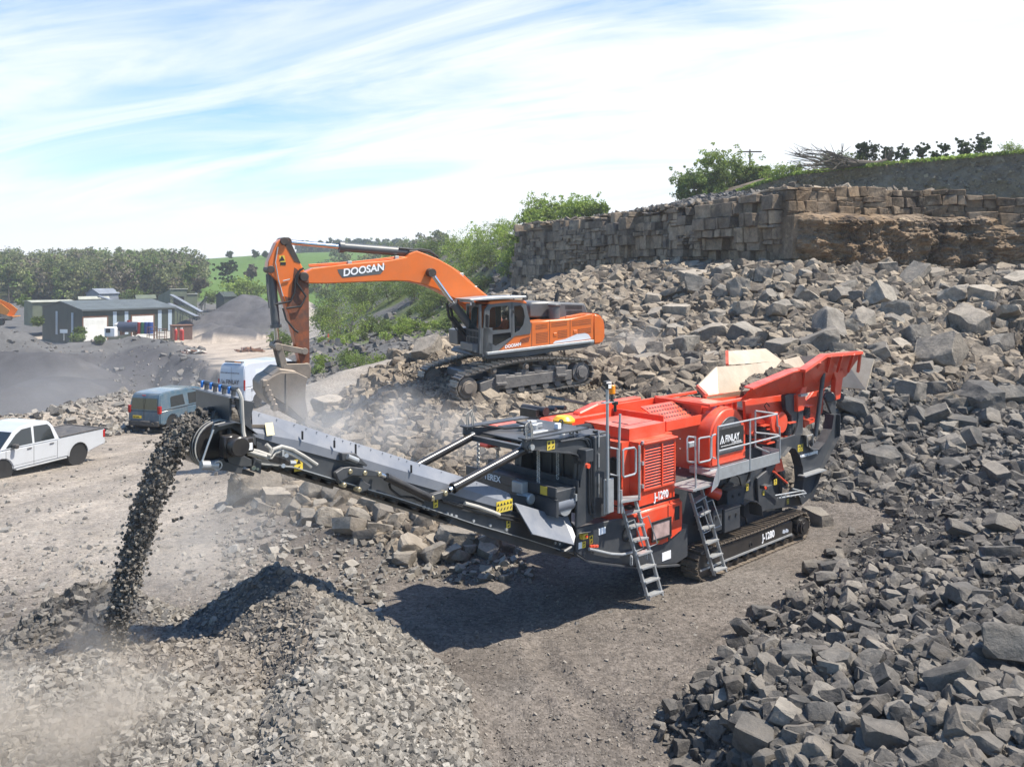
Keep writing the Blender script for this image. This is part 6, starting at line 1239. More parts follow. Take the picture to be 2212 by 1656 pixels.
q.add(vs, [(i, i+1, n+i+1, n+i) for i in range(n-1)]+[(2*n+i, 3*n+i, 3*n+i+1, 2*n+i+1) for i in range(n-1)]+[(i, 2*n+i, 2*n+i+1, i+1) for i in range(n-1)]); q.build('cover_panel', LGREY, cvp)
q = MB(); sm = MB()
for x, y0, y1 in ((650, 930, 948), (719, 950, 966), (765, 958, 998), (885, 1003, 1020)):
    p, r_ = V_(x, y0, CB0), V_(x, y1, CB0); sm.box(p[0]-.006, p[0]+.006, CB0-.06, CB0-.022, r_[2], p[2])
sm.build('panel_seam', INKM, pan); rv = MB()
for i in range(len(TOPE)-1):
    for t in (.15, .5, .85): x = TOPE[i][0]*(1-t)+TOPE[i+1][0]*t; y = TOPE[i][1]*(1-t)+TOPE[i+1][1]*t+4; p = V_(x, y, CB0+.09); rv.cyl((p[0], CB0+.07, p[2]), (p[0], CB0+.10, p[2]), .006, 6)
rv.build('rivet', LGREY, pan)
FRB = [(560, 1007), (632, 1014), (729, 1043), (800, 1064), (837, 1074), (976, 1120), (1020, 1135), (1134, 1168), (1236, 1200)]
FRT = [(553, 944), (643, 968), (729, 992), (800, 1015), (837, 1026), (976, 1066), (1020, 1078), (1110, 1104), (1250, 1150)]
for b in (CB0, CB1-.04):
    T = [V_(x, y, CB0) for x, y in FRT]; Q = [V_(x, y, CB0) for x, y in FRB]; n = len(T); vs = [(p[0], b, p[2]) for p in T]+[(p[0], b, p[2]) for p in Q]; vs += [(x, y+.035, z_) for x, y, z_ in vs]
    sf = MB().add(vs, [(i, i+1, n+i+1, n+i) for i in range(n-1)]+[(2*n+i, 3*n+i, 3*n+i+1, 2*n+i+1) for i in range(n-1)]+[(i, 2*n+i, 2*n+i+1, i+1) for i in range(n-1)]+[(n+i, n+i+1, 3*n+i+1, 3*n+i) for i in range(n-1)]+[(0, n, 3*n, 2*n), (n-1, 3*n-1, 4*n-1, 2*n-1)]).build('side_frame', CHAR, cvp)
    g_ = MB()
    for p, r_ in zip(Q[:-1], Q[1:]): g_.add([(p[0], b-.07, p[2]+.05), (r_[0], b-.07, r_[2]+.05), (r_[0], b+.034, r_[2]+.05), (p[0], b+.034, p[2]+.05), (p[0], b-.07, p[2]+.035), (r_[0], b-.07, r_[2]+.035), (r_[0], b+.034, r_[2]+.035), (p[0], b+.034, p[2]+.035)], [(0, 1, 2, 3), (4, 7, 6, 5), (0, 4, 5, 1), (1, 5, 6, 2), (2, 6, 7, 3), (3, 7, 4, 0)])
    g_.build('flange', GALV if b < .5 else CHAR, sf)
bl = [V_(x, y+26, CB0) for x, y in TOPE]; q = MB(); bl = [(bl[0][0]-.5, 0, bl[0][2]+.03)]+bl
for p, r_ in zip(bl[:-1], bl[1:]): q.add([(p[0], CB0+.14, p[2]+.03), (r_[0], CB0+.14, r_[2]+.03), (r_[0], .81, r_[2]-.06), (p[0], .81, p[2]-.06), (r_[0], CB1-.14, r_[2]+.03), (p[0], CB1-.14, p[2]+.03)], [(0, 1, 2, 3), (3, 2, 4, 5)])
belt = q.build('belt', M_BELT, cvp); so = belt.modifiers.new('t', 'SOLIDIFY'); so.thickness = .03
belt_line = bl
q = MB()
for i in range(26):
    t = i/25*(len(FRB)-1.01); k = int(t); f_ = t-k; p = Vector(V_(*FRB[k], CB0)).lerp(Vector(V_(*FRB[k+1], CB0)), f_); q.cyl((p.x, CB0+.05, p.z-.02), (p.x, CB1-.05, p.z-.02), .05, 10)
q.build('return_roller', BLACKM, cvp, smooth=True)
rt_ = MB(); pr_ = [V_(x, y+10, CB0) for x, y in FRB[1:7]]
for p, r_ in zip(pr_[:-1], pr_[1:]): rt_.add([(p[0], CB0+.1, p[2]), (r_[0], CB0+.1, r_[2]), (r_[0], CB1-.1, r_[2]), (p[0], CB1-.1, p[2])], [(0, 1, 2, 3)])
rt_ = rt_.build('return_belt', SHOE, cvp); rt_.modifiers.new('t', 'SOLIDIFY').thickness = .04
hp_ = D_(215, 680, .45); dm = MB().cyl((hp_[0], CB0+.08, hp_[2]), (hp_[0], CB1-.1, hp_[2]), .33, 32).build('head_drum', BLACKM, cvp, .02, True); q = MB(); [q.ring((hp_[0], CB0+.1+k*.08, hp_[2]), (0, 1, 0), .335, .3, .02, 32) for k in range(4)]; q.build('drum_lagging', RUBH, dm)
def dplate(nm, pts, b0, b1, m, par=cvp, bev=.008): return MB().prism(AZ(D_, pts, b0), b0, b1).build(nm, m, par, bev)
dplate('cheek_plate', [(155, 570), (185, 485), (345, 448), (440, 465), (560, 560), (600, 600), (600, 700), (470, 590), (355, 520), (225, 550), (205, 580)], CB0-.04, CB0+.0, CHAR)
MB().prism(AZ(D_, [(155, 570), (185, 485), (345, 448), (560, 560), (600, 700), (470, 700), (340, 560), (205, 600)], CB0), CB1, CB1+.04).build('cheek_plate', CHAR, cvp, .008)
q = AZ(D_, [(185, 485), (345, 448), (440, 465), (560, 560)], CB0); w_ = MB()
for p, r_ in zip(q[:-1], q[1:]): w_.add([(p[0], CB0-.16, p[1]), (r_[0], CB0-.16, r_[1]), (r_[0], CB0-.005, r_[1]), (p[0], CB0-.005, p[1]), (p[0], CB0-.16, p[1]-.012), (r_[0], CB0-.16, r_[1]-.012), (r_[0], CB0-.005, r_[1]-.012), (p[0], CB0-.005, p[1]-.012)], [(0, 1, 2, 3), (4, 7, 6, 5), (0, 4, 5, 1), (1, 5, 6, 2), (2, 6, 7, 3), (3, 7, 4, 0)])
w_.build('guard_lip', CHAR, cvp)
dplate('motor_mount', [(270, 620), (340, 600), (470, 640), (510, 740), (480, 800), (330, 770), (265, 740)], CB0-.14, CB0-.05, CHAR)
p = Vector(D_(400, 690, CB0-.3)); mo = MB().cyl((p.x, CB0-.14, p.z), (p.x, CB0-.45, p.z), .13, 18).box(p.x-.15, p.x+.05, CB0-.3, CB0-.14, p.z-.15, p.z+.13).box(p.x-.03, p.x+.2, CB0-.42, CB0-.3, p.z-.09, p.z+.1).build('drive_motor', BLACKM, cvp, .015, True); MB().box(p.x+.08, p.x+.17, CB0-.428, CB0-.421, p.z-.06, p.z+.03).build('type_plate', WHT, mo)
dplate('motor_frame', [(320, 790), (440, 770), (560, 830), (560, 900), (450, 900), (330, 860)], CB0-.06, CB0+.1, CHAR); dplate('torque_arm', [(700, 760), (920, 840), (945, 860), (930, 890), (740, 850), (690, 800)], CB0-.22, CB0-.14, BLACKM)
MB().cyl(D_(930, 862, CB0-.2), D_(985, 862, CB0-.2), .035, 8).cyl(D_(900, 790, CB0-.25), D_(900, 790, CB0-.1), .03, 8).cyl(D_(870, 890, CB0-.25), D_(870, 890, CB0-.1), .03, 8).build('bolt', GALV, cvp)
tubes('hydraulic_hose', [lp(D_, [(520, 730), (620, 750), (740, 790), (770, 730), (850, 700), (960, 730), (1080, 800), (1200, 880)], CB0-.22), lp(D_, [(520, 770), (640, 800), (750, 815), (790, 760), (870, 740), (980, 790), (1080, 850), (1140, 905)], CB0-.2), lp(D_, [(700, 680), (740, 720), (740, 780), (700, 800)], CB0-.2), lp(D_, [(510, 745), (590, 770), (700, 800)], CB0-.25)], .026, RUBH, cvp)
MB().box(D_(855, 695, CB0-.25)[0], D_(875, 695, CB0-.25)[0], CB0-.26, CB0-.15, D_(865, 755, CB0)[2], D_(865, 695, CB0)[2]).build('hose_clamp', GALV, cvp)
dplate('scraper_bracket', [(120, 905), (150, 850), (280, 815), (300, 850), (480, 890), (460, 975), (300, 940), (130, 925)], CB0-.05, CB0+.02, CHAR); MB().cyl(D_(60, 885, CB0-.1), D_(220, 885, CB0-.1), .06, 12).build('scraper_arm', GALV, cvp, smooth=True); MB().ring(D_(215, 885, CB0-.12), (0, 1, 0), .065, .045, .06, 14).build('scraper_end', GALV, cvp)
tubes('tension_rod', [lp(D_, [(182, 535), (125, 690), (60, 880)], CB0-.08)], .014, GALV, cvp); dplate('skirt_plate', [(470, 920), (590, 960), (580, 995), (455, 970)], CB0+.05, CB1-.05, CHAR); dplate('bracket', [(590, 810), (660, 840), (650, 970), (560, 940)], CB0-.08, CB0-.001, CHAR); MB().cyl(D_(580, 912, CB0-.12), D_(580, 912, CB0-.08), .03, 10).cyl(D_(618, 922, CB0-.12), D_(618, 922, CB0-.08), .02, 10).build('bolt', BRASS, cvp)
warn(cvp, D_, 975, 832, 1058, 935, CB0-.005); 
p, r_ = D_(708, 478, CB0-.06), D_(775, 583, CB0-.03); MB().add([(p[0], CB0-.0, p[2]), (r_[0], CB0-.0, p[2]), (r_[0], CB0-.055, r_[2]), (p[0], CB0-.055, r_[2])], [(0, 3, 2, 1)]).build('warning_sticker', mat('faded_sticker', (.75, .66, .40), .6), cvp)
# discharge hood with spray bar
hd = MB(); hd.prism(AZ(D_, [(380, 225), (585, 265), (545, 425), (570, 570), (480, 560), (430, 400)], CB0-.02), CB0-.03, CB0-.01); hood = hd.build('discharge_hood', CHAR, cvp, .005)
x_l = D_(75, 175, .9)[0]; f1 = D_(75, 170, 1.25); f2 = D_(375, 222, CB0+.02)
hx, hz = f2[0], f2[2]
MB().add([(hx-.12, CB0-.1, hz+.04), (hx+.1, CB0-.1, hz+.0), (hx+.1, CB1, hz+.0), (hx-.12, CB1, hz+.04), (hx-.12, CB0-.1, hz+.02), (hx+.1, CB0-.1, hz-.02), (hx+.1, CB1, hz-.02), (hx-.12, CB1, hz+.02)], [(0, 1, 2, 3), (4, 7, 6, 5), (0, 4, 5, 1), (1, 5, 6, 2), (2, 6, 7, 3), (3, 7, 4, 0)]).build('hood_lip', LGREY, hood)
MB().box(hx-.06, hx-.03, CB0, CB1, hz-.62, hz+.015).build('hood_curtain', CHAR, hood); MB().prism([(hx-.05, hz), (hx+.6, hz-.35), (hx+.6, hz-.7), (hx-.05, hz-.75)], CB1-.02, CB1).build('hood_cheek', SHOE, hood); MB().prism([(hx-.03, hz-.35), (hx+.5, hz-.42), (hx+.5, hz-.46), (hx-.03, hz-.39)], CB0, CB1).build('hood_shelf', SHOE, hood)
sb = MB().cyl((hx-.02, CB0-.15, hz+.13), (hx-.02, CB1-.05, hz+.13), .03, 10).build('spray_bar', CHAR, hood, smooth=True)
for k in range(4): b_ = CB0+.02+k*.28; MB().box(hx-.045, hx+.0, b_-.03, b_+.03, hz+.10, hz+.155).cyl((hx-.06, b_, hz+.15), (hx-.06, b_, hz+.06), .02, 8).build('nozzle', BLU, sb, .008); MB().box(hx-.02, hx+.03, b_-.015, b_+.015, hz+.02, hz+.1).build('nozzle_bracket', CHAR, sb)
tubes('spray_hose', [[(hx-.02, CB0-.14, hz+.13), D_(440, 180, CB0-.16), D_(458, 235, CB0-.18), D_(465, 420, CB0-.16), D_(475, 560, CB0-.14), D_(500, 660, CB0-.2), D_(525, 710, CB0-.3)]], .028, RUBH, hood)
# knee linkage and rams
lk = dplate('knee_link', [(1385, 960), (1460, 910), (1530, 900), (1690, 920), (1840, 960), (1835, 1000), (1600, 990), (1550, 985), (1430, 1045), (1410, 1030)], CB0-.16, CB0-.08, CHAR); dplate('knee_link', [(1380, 950), (1440, 1045), (1480, 1110), (1400, 1050)], CB0-.1, CB0-.03, CHAR); dplate('knee_link', [(1640, 1010), (1600, 1130), (1630, 1150), (1700, 1130), (1730, 1080), (1680, 1055)], CB0-.14, CB0-.07, CHAR)
for x, y in ((1533, 950), (1678, 965), (1820, 975), (1475, 1085), (1622, 1128)): p = D_(x, y, CB0-.18); MB().cyl((p[0], CB0-.18, p[2]), (p[0], CB0-.05, p[2]), .036, 14).build('pivot_pin', BRASS, lk, .008, True)
dplate('access_bracket', [(1440, 765), (1580, 770), (1700, 880), (1690, 900), (1560, 850), (1450, 840)], CB0-.12, CB0-.03, CHAR); MB().cyl(D_(1500, 800, CB0-.15), D_(1600, 840, CB0-.15), .04, 10).build('latch', GALV, cvp)
rm = MB().tube([Vector(D_(1880, 1000, CB0-.15)), Vector(C_(400, 925, CB0-.13))], .062, 14).build('folding_ram', BLACKM, cvp, smooth=True); MB().tube([Vector(D_(1825, 975, CB0-.15)), Vector(D_(1890, 1005, CB0-.15))], .03, 10).build('ram_rod', ROD, rm)
st = MB().prism(AZ(C_, [(400, 930), (440, 890), (580, 850), (590, 890), (520, 935), (430, 950)], CB0-.14), CB0-.14, CB0-.03).build('ram_bracket', CHAR, cvp, .006)
for x, y in ((425, 930), (550, 882)): p = C_(x, y, CB0-.16); MB().cyl((p[0], CB0-.18, p[2]), (p[0], CB0-.05, p[2]), .04, 14).build('pivot_pin', BRASS, st, .008, True)
s0, s1 = Vector(C_(585, 850, .14)), Vector(C_(1330, 445, .1)); sr = MB().tube([s0, s0.lerp(s1, .12)], .045, 14).build('lift_ram_rod', ROD, cr, smooth=True); MB().tube([s0.lerp(s1, .04), s1], .075, 16).build('lift_ram', BLACKM, cr, smooth=True); MB().tube([s0.lerp(s1, .04), s0.lerp(s1, .07)], .09, 16).build('lift_ram', BLACKM, cr, smooth=True)
s2, s3 = Vector((s0.x, 1.5, s0.z)), Vector((s1.x, 1.55, s1.z)); MB().tube([s2, s3], .075, 14).build('lift_ram', BLACKM, cr, smooth=True)
for x0, y0, x1, y1 in ((433, 938, 476, 1012), (1124, 1142, 1162, 1202)): warn(cvp, C_, x0, y0, x1, y1, CB0-.006)
warn(cvp, C_, 1030, 965, 1180, 1035, CB0-.024, 5)
tubes('hydraulic_hose', [lp(C_, [(510, 940), (600, 960), (760, 1010), (900, 1030), (1050, 1080), (1240, 1110)], CB0-.05), lp(C_, [(520, 955), (680, 1000), (850, 1060), (1050, 1110), (1250, 1150)], CB0-.05), lp(C_, [(15, 790), (30, 840), (120, 910), (240, 920), (340, 970)], CB0-.08)], .02, HOSEB, cvp); tubes('hose_sleeve', [lp(C_, [(730, 975), (860, 1010), (1000, 1060), (1060, 1085)], CB0-.08)], .032, RUBH, cvp)
q = MB()
for x, y in ((340, 1010), (380, 1025), (560, 1070), (598, 1082), (643, 1095), (808, 1138), (966, 1182), (1120, 1222), (1580, 1345), (1620, 1355)): p = C_(x, y, CB0); q.cyl((p[0], CB0-.03, p[2]), (p[0], CB0, p[2]), .025, 8)
q.build('bolt', GALV, cvp)
# tail section and spill tray
tl = MB().prism(AZ(C_, [(600, 1090), (1300, 1290), (1800, 1400), (1800, 1480), (1640, 1470), (1300, 1400), (780, 1230), (560, 1160)], CB0+.1), CB0+.03, CB1-.05).build('tail_box', CHAR, cvp, .01)
tr2 = MB().add([C_(1195, 975, .25), C_(1655, 1112, .25), C_(1760, 1372, -.12), C_(1365, 1270, -.12)], [(0, 1, 2, 3)]).build('spill_tray', LGREY, cr, label='pale dusty spill tray'); tr2.modifiers.new('t', 'SOLIDIFY').thickness = .02
tr3 = MB().add([C_(1655, 1112, .25), C_(1690, 1050, .3), C_(1778, 1285, -.05), C_(1760, 1372, -.12)], [(0, 1, 2, 3)]).build('tray_end', LGREY, cr); tr3.modifiers.new('t', 'SOLIDIFY').thickness = .02
plate('tail_plate', C_, [(1195, 975), (1240, 985), (1700, 1110), (1790, 1200), (1790, 1400), (1500, 1330), (1300, 1280)], .3, .34, CHAR)
MB().prism(AZ(C_, [(1150, 880), (1740, 1000), (1740, 1200), (1200, 1060)], .5), .5, .55).build('chute_side', CHAR, cr)
# overband magnet hanging on chains
ma_, mz_ = C_(1800, 790, -.05)[0], C_(1800, 790, -.05)[2]
mg = MB().box(ma_-.52, ma_-.02, -.02, 2.35, mz_-.36, mz_-.06).box(ma_-.57, ma_-.53, -.05, 2.4, mz_-.16, mz_+.02).box(ma_, ma_+.04, -.05, 2.4, mz_-.16, mz_+.06).build('overband_magnet', CHAR, cr, .01)
MB().cyl((ma_-.5, .12, mz_-.33), (ma_-.04, .12, mz_-.33), .16, 20).build('magnet_drum', LGREY, mg, smooth=True); MB().box(ma_-.56, ma_-.5, -.06, .5, mz_-.5, mz_-.2).build('drum_guard', CHAR, mg)
MB().cyl((ma_-.25, .55, mz_-.38), (ma_-.25, .0, mz_-.38), .16, 22).build('magnet_drum', GALV, mg, smooth=True, label='pale round drum')
MB().box(ma_-.75, ma_-.58, .62, .9, mz_-.2, mz_+.02).cyl((ma_-.66, .78, mz_-.26), (ma_-.66, .45, mz_-.26), .1, 14).build('magnet_motor', GALV, mg, .02)
text_obj('TEREX', .16, (ma_-.575, 1.85, mz_-.14), (R(90), 0, R(-90)), WHT, mg, 'magnet_lettering', bold=.003); MB().box(ma_-.58, ma_-.571, 1.9, 2.02, mz_-.14, mz_-.02).build('magnet_emblem', WHT, mg)
MB().box(ma_-.06, ma_-.021, -.06, -.03, mz_-.3, mz_-.18).build('bracket', GALV, mg); p = (ma_-.578, .05); MB().box(ma_-.582, ma_-.575, .15, .32, mz_-.15, mz_+.0).build('warning_sticker', YEL, mg)
def chain(p0, p1, n, m, nm='chain'):
    q = MB(); p0, p1 = Vector(p0), Vector(p1); d = (p1-p0)/n
    for k in range(n): c = p0+d*(k+.5); q.ring(c, (1, 0, 0) if k % 2 else (0, 1, 0), .035, .02, .018, 10)
    return q.build(nm, m, cr)
for (a_, b_) in ((ma_-.5, .45), (ma_-.5, 2.1), (ma_+.0, .45), (ma_+.0, 2.1)): chain((a_, b_, 3.4), (a_, b_, mz_), 18, GALV)
for x, y0, y1 in ((915, 1260, 1320), (1020, 1220, 1275)): chain(A_(x, y0, -.1), A_(x, y1, -.1), 8, GALV)
# folded fines conveyor on the far side
z_ = 3.35; q = MB(); ff = [(-1.9, 2.5, z_), (-1.2, 2.45, z_+.25), (-.9, 2.4, z_+.45), (.3, 2.4, z_+.1), (.1, 3.1, z_+.0), (-1.1, 3.1, z_+.3), (-1.9, 3.1, z_+.1)]
MB().add([(-2.3, 2.5, 3.35), (.0, 2.5, 3.35), (.0, 3.0, 3.2), (-2.3, 3.0, 3.3)], [(0, 1, 2, 3)]).add([(-1.2, 2.7, 3.62), (.1, 2.7, 3.3), (.1, 3.3, 3.3), (-1.2, 3.3, 3.62)], [(0, 1, 2, 3)]).build('fines_conveyor', CHAR, cr).modifiers.new('t', 'SOLIDIFY').thickness = .05
MB().box(-2.3, .0, 2.45, 2.5, 3.2, 3.36).box(-2.3, -2.2, 2.5, 3.0, 3.28, 3.5).cyl((-2.1, 2.4, 3.45), (-2.1, 3.1, 3.45), .1, 12).cyl((-1.7, 2.5, 3.45), (-1.7, 3.0, 3.4), .05, 8).cyl((-1.4, 2.5, 3.45), (-1.4, 3.0, 3.4), .05, 8).build('fines_conveyor_frame', BLACKM, cr)
# ribbed drip of conveyor load, the falling stream and the rock in the hopper
def belt_pts():
    P_ = []; 
    for i in range(2600):
        k = rd.randrange(len(belt_line)-1); t = rd.random(); p, r_ = belt_line[k], belt_line[k+1]; b_ = rd.uniform(CB0+.2, CB1-.2); a_ = p[0]+(r_[0]-p[0])*t; z_ = p[2]+(r_[2]-p[2])*t-.03+.10*(1-abs(b_-.81)/.4)+rd.uniform(-.02, .04); P_.append((a_, b_, z_))
    return P_
def to_world(pts): pts = np.array(pts); return np.stack([MCR[0]+pts[:, 0]*ca-pts[:, 1]*sa, MCR[1]+pts[:, 0]*sa+pts[:, 1]*ca, pts[:, 2]], -1)
q_ = to_world(belt_pts()); scatter('belt_stones', q_, plaw(len(q_), .03, .12, 2.2), RM_DARK, 'crushed stones riding on the long conveyor belt', 'stones')
# the stream: a parabola from the head drum to the crater
RM_STREAM = rock_material('dark_fresh_stone', (.055, .05, .045), (.11, .10, .09), (.22, .20, .17), 3)
h0 = np.array([hp_[0]-.1, .81, hp_[2]+.33]); P_ = []; S_ = []
vx_, T_ = 2.05, None
land = plane_pt(245, 1380, .81)
fall = h0[2]-land[2]; T_ = 1.0; g_ = 9.8
# launch speed found so that the stream lands in the crater: z = z0 + vz t - g t^2 / 2
vz0 = -.2; tf = (vz0+math.sqrt(vz0*vz0+2*g_*fall))/g_; va = (land[0]-h0[0])/tf
for i in range(11500):
    t = tf*rd.uniform(0, 1)**.72; w_ = .13+.02*t/tf
    a_ = h0[0]+va*t + rd.gauss(0, .055); b_ = .81+rd.uniform(-1, 1)*(.30-.14*t/tf)+rd.gauss(0, .015); z_ = h0[2]+vz0*t-.5*g_*t*t + rd.gauss(0, .035)-.05
    P_.append((a_, b_, z_)); S_.append(rd.uniform(.015, .065)*(1-.3*t/tf))
for i in range(130):
    t = tf*rd.uniform(.2, 1); P_.append((h0[0]+va*t+rd.gauss(0, .16), .81+rd.gauss(0, .32), h0[2]+vz0*t-.5*g_*t*t+rd.gauss(0, .2))); S_.append(rd.uniform(.015, .05))
scatter('falling_stones', to_world(P_), np.array(S_), RM_STREAM, 'dark stream of crushed stone pouring off the conveyor end onto the heap', 'falling stone', flat=2.5)
P_ = []; S_ = []
for i in range(420):
    f_ = rd.random(); p = Vector(B_(560+270*f_, 330-105*f_+rd.uniform(-5, 30), rd.uniform(.5, 1.5))); P_.append((p.x, p.y, min(p.z, 3.55+.2*f_+rd.uniform(0, .35)))); S_.append(rd.uniform(.08, .32))
scatter('hopper_rock', to_world(P_), np.array(S_), RM_HEAP, 'dark broken rock heaped inside the red hopper', 'rock')
# ---------------------------------------------------------------- the orange excavator
ORG = mat('excavator_orange', (.72, .145, .012), .38, var=.08, dirt=.24, dirtc=(.25, .16, .10), scale=.8, coat=.25)
ORGW = mat('worn_orange', (.055, .04, .032), .55, var=.4, dirt=.62, dirtc=(.42, .10, .02), scale=2.2)
EGREY = mat('excavator_grey', (.075, .085, .095), .42, var=.1, dirt=.2, scale=1.0); DSTEEL = mat('dusty_steel', (.20, .17, .14), .6, .3, var=.3, dirt=.5, dirtc=(.32, .26, .20), scale=2); GREASE = mat('greasy_steel', (.035, .028, .024), .55, var=.3, dirt=.4, dirtc=(.12, .09, .07), scale=4)
MUD = mat('dusty_frame', (.10, .095, .09), .8, var=.3, dirt=.8, dirtc=(.22, .20, .18), scale=3, bump=.4, bscale=12)
SILV = mat('silver_decal', (.62, .63, .65), .4, var=.03); SHOE2 = mat('excavator_shoes', (.17, .16, .15), .45, .5, var=.25, dirt=.4, scale=3)
def glass_mat(name, tint=(.55, .62, .62), a=.55):
    m, n, l, b = node_mat(name); b.inputs['Base Color'].default_value = (.02, .025, .028, 1); b.inputs['Roughness'].default_value = .06; tr = n.new('ShaderNodeBsdfTransparent'); tr.inputs[0].default_value = (*tint, 1); mx = n.new('ShaderNodeMixShader'); mx.inputs[0].default_value = a
    l.new(b.outputs[0], mx.inputs[1]); l.new(tr.outputs[0], mx.inputs[2]); l.new(mx.outputs[0], n['Material Output'].inputs[0]); return m
GLS = glass_mat('cab_glass', (.8, .86, .85), .8); GLD = glass_mat('dark_glass', (.25, .28, .28), .35)
MEX = (X(1000, 29.8), 29.8, 27.0)
def E_(x, y, b=0): return plane_pt(540+.3662*x, 486+.3662*y, b, MEX)
ex = empty('excavator', (MEX[0], MEX[1], 0), R(27)); tag(ex, 'big orange excavator working on the rubble heap with its boom stretched over the conveyor', 'excavator')
def epl(nm, pts, b0, b1, m, par=None, bev=.02, sm=False, tb=None, **k):
    q = AZ(E_, pts, b0 if tb is None else tb); return MB().prism(q, b0, b1).build(nm, m, par or ex, bev, sm, **k)
def et(nm, lst, b, r, m, par=None, n=10): return tubes(nm, [[E_(x, y, b) for x, y in p] for p in lst], r, m, par or ex, n)
def pin(x, y, b0, b1, r, m, par, nm='pin', n=16): p = E_(x, y, b0); return MB().cyl((p[0], b0, p[2]), (p[0], b1, p[2]), r, n).build(nm, m, par, .01, True)
c0, c1 = E_(1292, 962, 0), E_(1962, 868, 0); c0 = (c0[0], c0[2]); c1 = (c1[0], c1[2])
for b0, b1 in ((0, .62), (3.05, 3.67)):
    u = empty('track_unit', (0, 0, 0), 0, ex); track('track_chain', b0, b1, c0, c1, .43, 46, SHOE2, u, lug=.05, sag=-.27, gap=.9, th=.04)
    for c, nm, m_ in ((c0, 'drive_sprocket', DSTEEL), (c1, 'idler', MUD)):
        MB().cyl((c[0], b0+.1, c[1]), (c[0], b1-.1, c[1]), .36, 28).cyl((c[0], b0+.02, c[1]), (c[0], b0+.1, c[1]), .24, 22).cyl((c[0], b0-.03, c[1]), (c[0], b0+.02, c[1]), .19, 18).build(nm, m_, u, .01, True)
    dz = (c1[1]-c0[1])/(c1[0]-c0[0]); fz = lambda a: c0[1]+(a-c0[0])*dz
    MB().prism([(c0[0]+.45, fz(c0[0]+.45)-.22), (c1[0]-.4, fz(c1[0]-.4)-.22), (c1[0]-.4, fz(c1[0]-.4)+.14), (c0[0]+1.0, fz(c0[0]+1.0)+.2), (c0[0]+.45, fz(c0[0]+.45)+.1)], b0+.08, b1-.08).build('track_frame', MUD, u, .02)
    q = MB()
    for k in range(8): a = c0[0]+.6+k*(c1[0]-c0[0]-1.1)/7; q.cyl((a, b0+.1, fz(a)-.29), (a, b1-.1, fz(a)-.29), .12, 14)
    q.build('track_roller', MUD, u, smooth=True)
    for k in (.22, .5, .78): a = c0[0]+k*(c1[0]-c0[0]); MB().cyl((a, b0+.12, fz(a)+.46), (a, b1-.15, fz(a)+.46), .13, 16).cyl((a, b0+.04, fz(a)+.46), (a, b0+.12, fz(a)+.46), .07, 12).build('carrier_roller', DSTEEL, u, .01, True); MB().box(a-.07, a+.07, b0+.2, b1-.2, fz(a)+.1, fz(a)+.36).build('roller_bracket', MUD, u)
    for k in (.27, .8): a = c0[0]+k*(c1[0]-c0[0]); MB().box(a-.2, a+.2, b0+.0, b0+.09, fz(a)-.15, fz(a)+.3).box(a-.2, a+.2, b0-.1, b0+.0, fz(a)-.05, fz(a)+.05).build('step', MUD, u, .015)
    q = MB(); [q.box(a-.16, a+.16, b0+.12, b1-.12, fz(a)+.15, fz(a)+.24+rd.uniform(0, .14)) for a in np.linspace(c0[0]+.9, c1[0]-.7, 12)]; q.build('packed_mud', MUD, u, .03)
mid = (c0[0]+c1[0])/2; zm = (c0[1]+c1[1])/2
MB().box(mid-1.1, mid+1.1, .62, 3.05, zm-.05, zm+.35).box(mid-1.9, mid-1.1, .9, 2.8, zm+.0, zm+.28).build('car_body', EGREY, ex, .04); p = E_(1640, 790, .6); MB().cyl((p[0]-.1, 1.85, p[2]-.5), (p[0]-.1, 1.85, p[2]+.12), .85, 32).build('slew_ring', GREASE, ex)
# revolving deck
N0 = .35; N1 = 3.35
epl('deck', [(1380, 782), (1400, 755), (1560, 735), (2030, 680), (2035, 705), (1960, 725), (1780, 748), (1640, 775), (1400, 790)], N0+.02, N1, EGREY, bev=.02)
epl('catwalk', [(1400, 752), (2030, 677), (2031, 690), (1402, 766)], N0-.18, N0+.015, GALV, bev=.004)
body = epl('side_cover', [(1465, 741), (1560, 650), (1658, 592), (1660, 573), (1768, 562), (1888, 553), (2025, 522), (2030, 676)], N0, N0+.9, ORG, bev=.03, sm=True)
epl('far_side_cover', [(1465, 741), (1500, 640), (1660, 573), (2025, 522), (2030, 676)], N1-.9, N1, ORG, tb=N0)
epl('engine_bay', [(1640, 740), (1640, 575), (2028, 535), (2030, 676)], N0+.9, N1-.9, EGREY, tb=N0)
cw = epl('counterweight', [(2022, 518), (2062, 528), (2086, 548), (2096, 590), (2097, 660), (2080, 700), (2032, 706), (2024, 690)], N0-.0, N1, ORG, bev=.07, sm=True, seg=3)
def dot_panel(x0, y0, x1, y1, sl=-.13, vert=False):
    w_ = x1-x0; q = epl('vent', [(x0, y0), (x1, y0+w_*sl), (x1, y1+w_*sl), (x0, y1)], N0-.004, N0-.001, ORG, body, bev=0); g = MB(); n = int(w_/6.2)
    rows = max(2, int((y1-y0)/9)); 
    for i in range(n):
        x = x0+(i+.25)*w_/n
        for j in range(rows): yy = y0+(j+.2)*(y1-y0)/rows + (x-x0)*sl; p, r_ = E_(x, yy, N0), E_(x+w_/n*.45, yy+(y1-y0)/rows*.62, N0); g.box(p[0], r_[0], N0-.007, N0-.0045, r_[2], p[2])
    g.build('slot', INKM, q); return q
for r_ in ((1685, 588, 1755, 617), (1688, 636, 1757, 700), (1778, 575, 1870, 603), (1815, 622, 1872, 668), (1900, 565, 2010, 598), (1935, 612, 2012, 645)): dot_panel(*r_)
q = epl('vent', [(1585, 670), (1642, 652), (1642, 695), (1588, 703)], N0-.004, N0-.001, ORG, body, bev=0); g = MB()
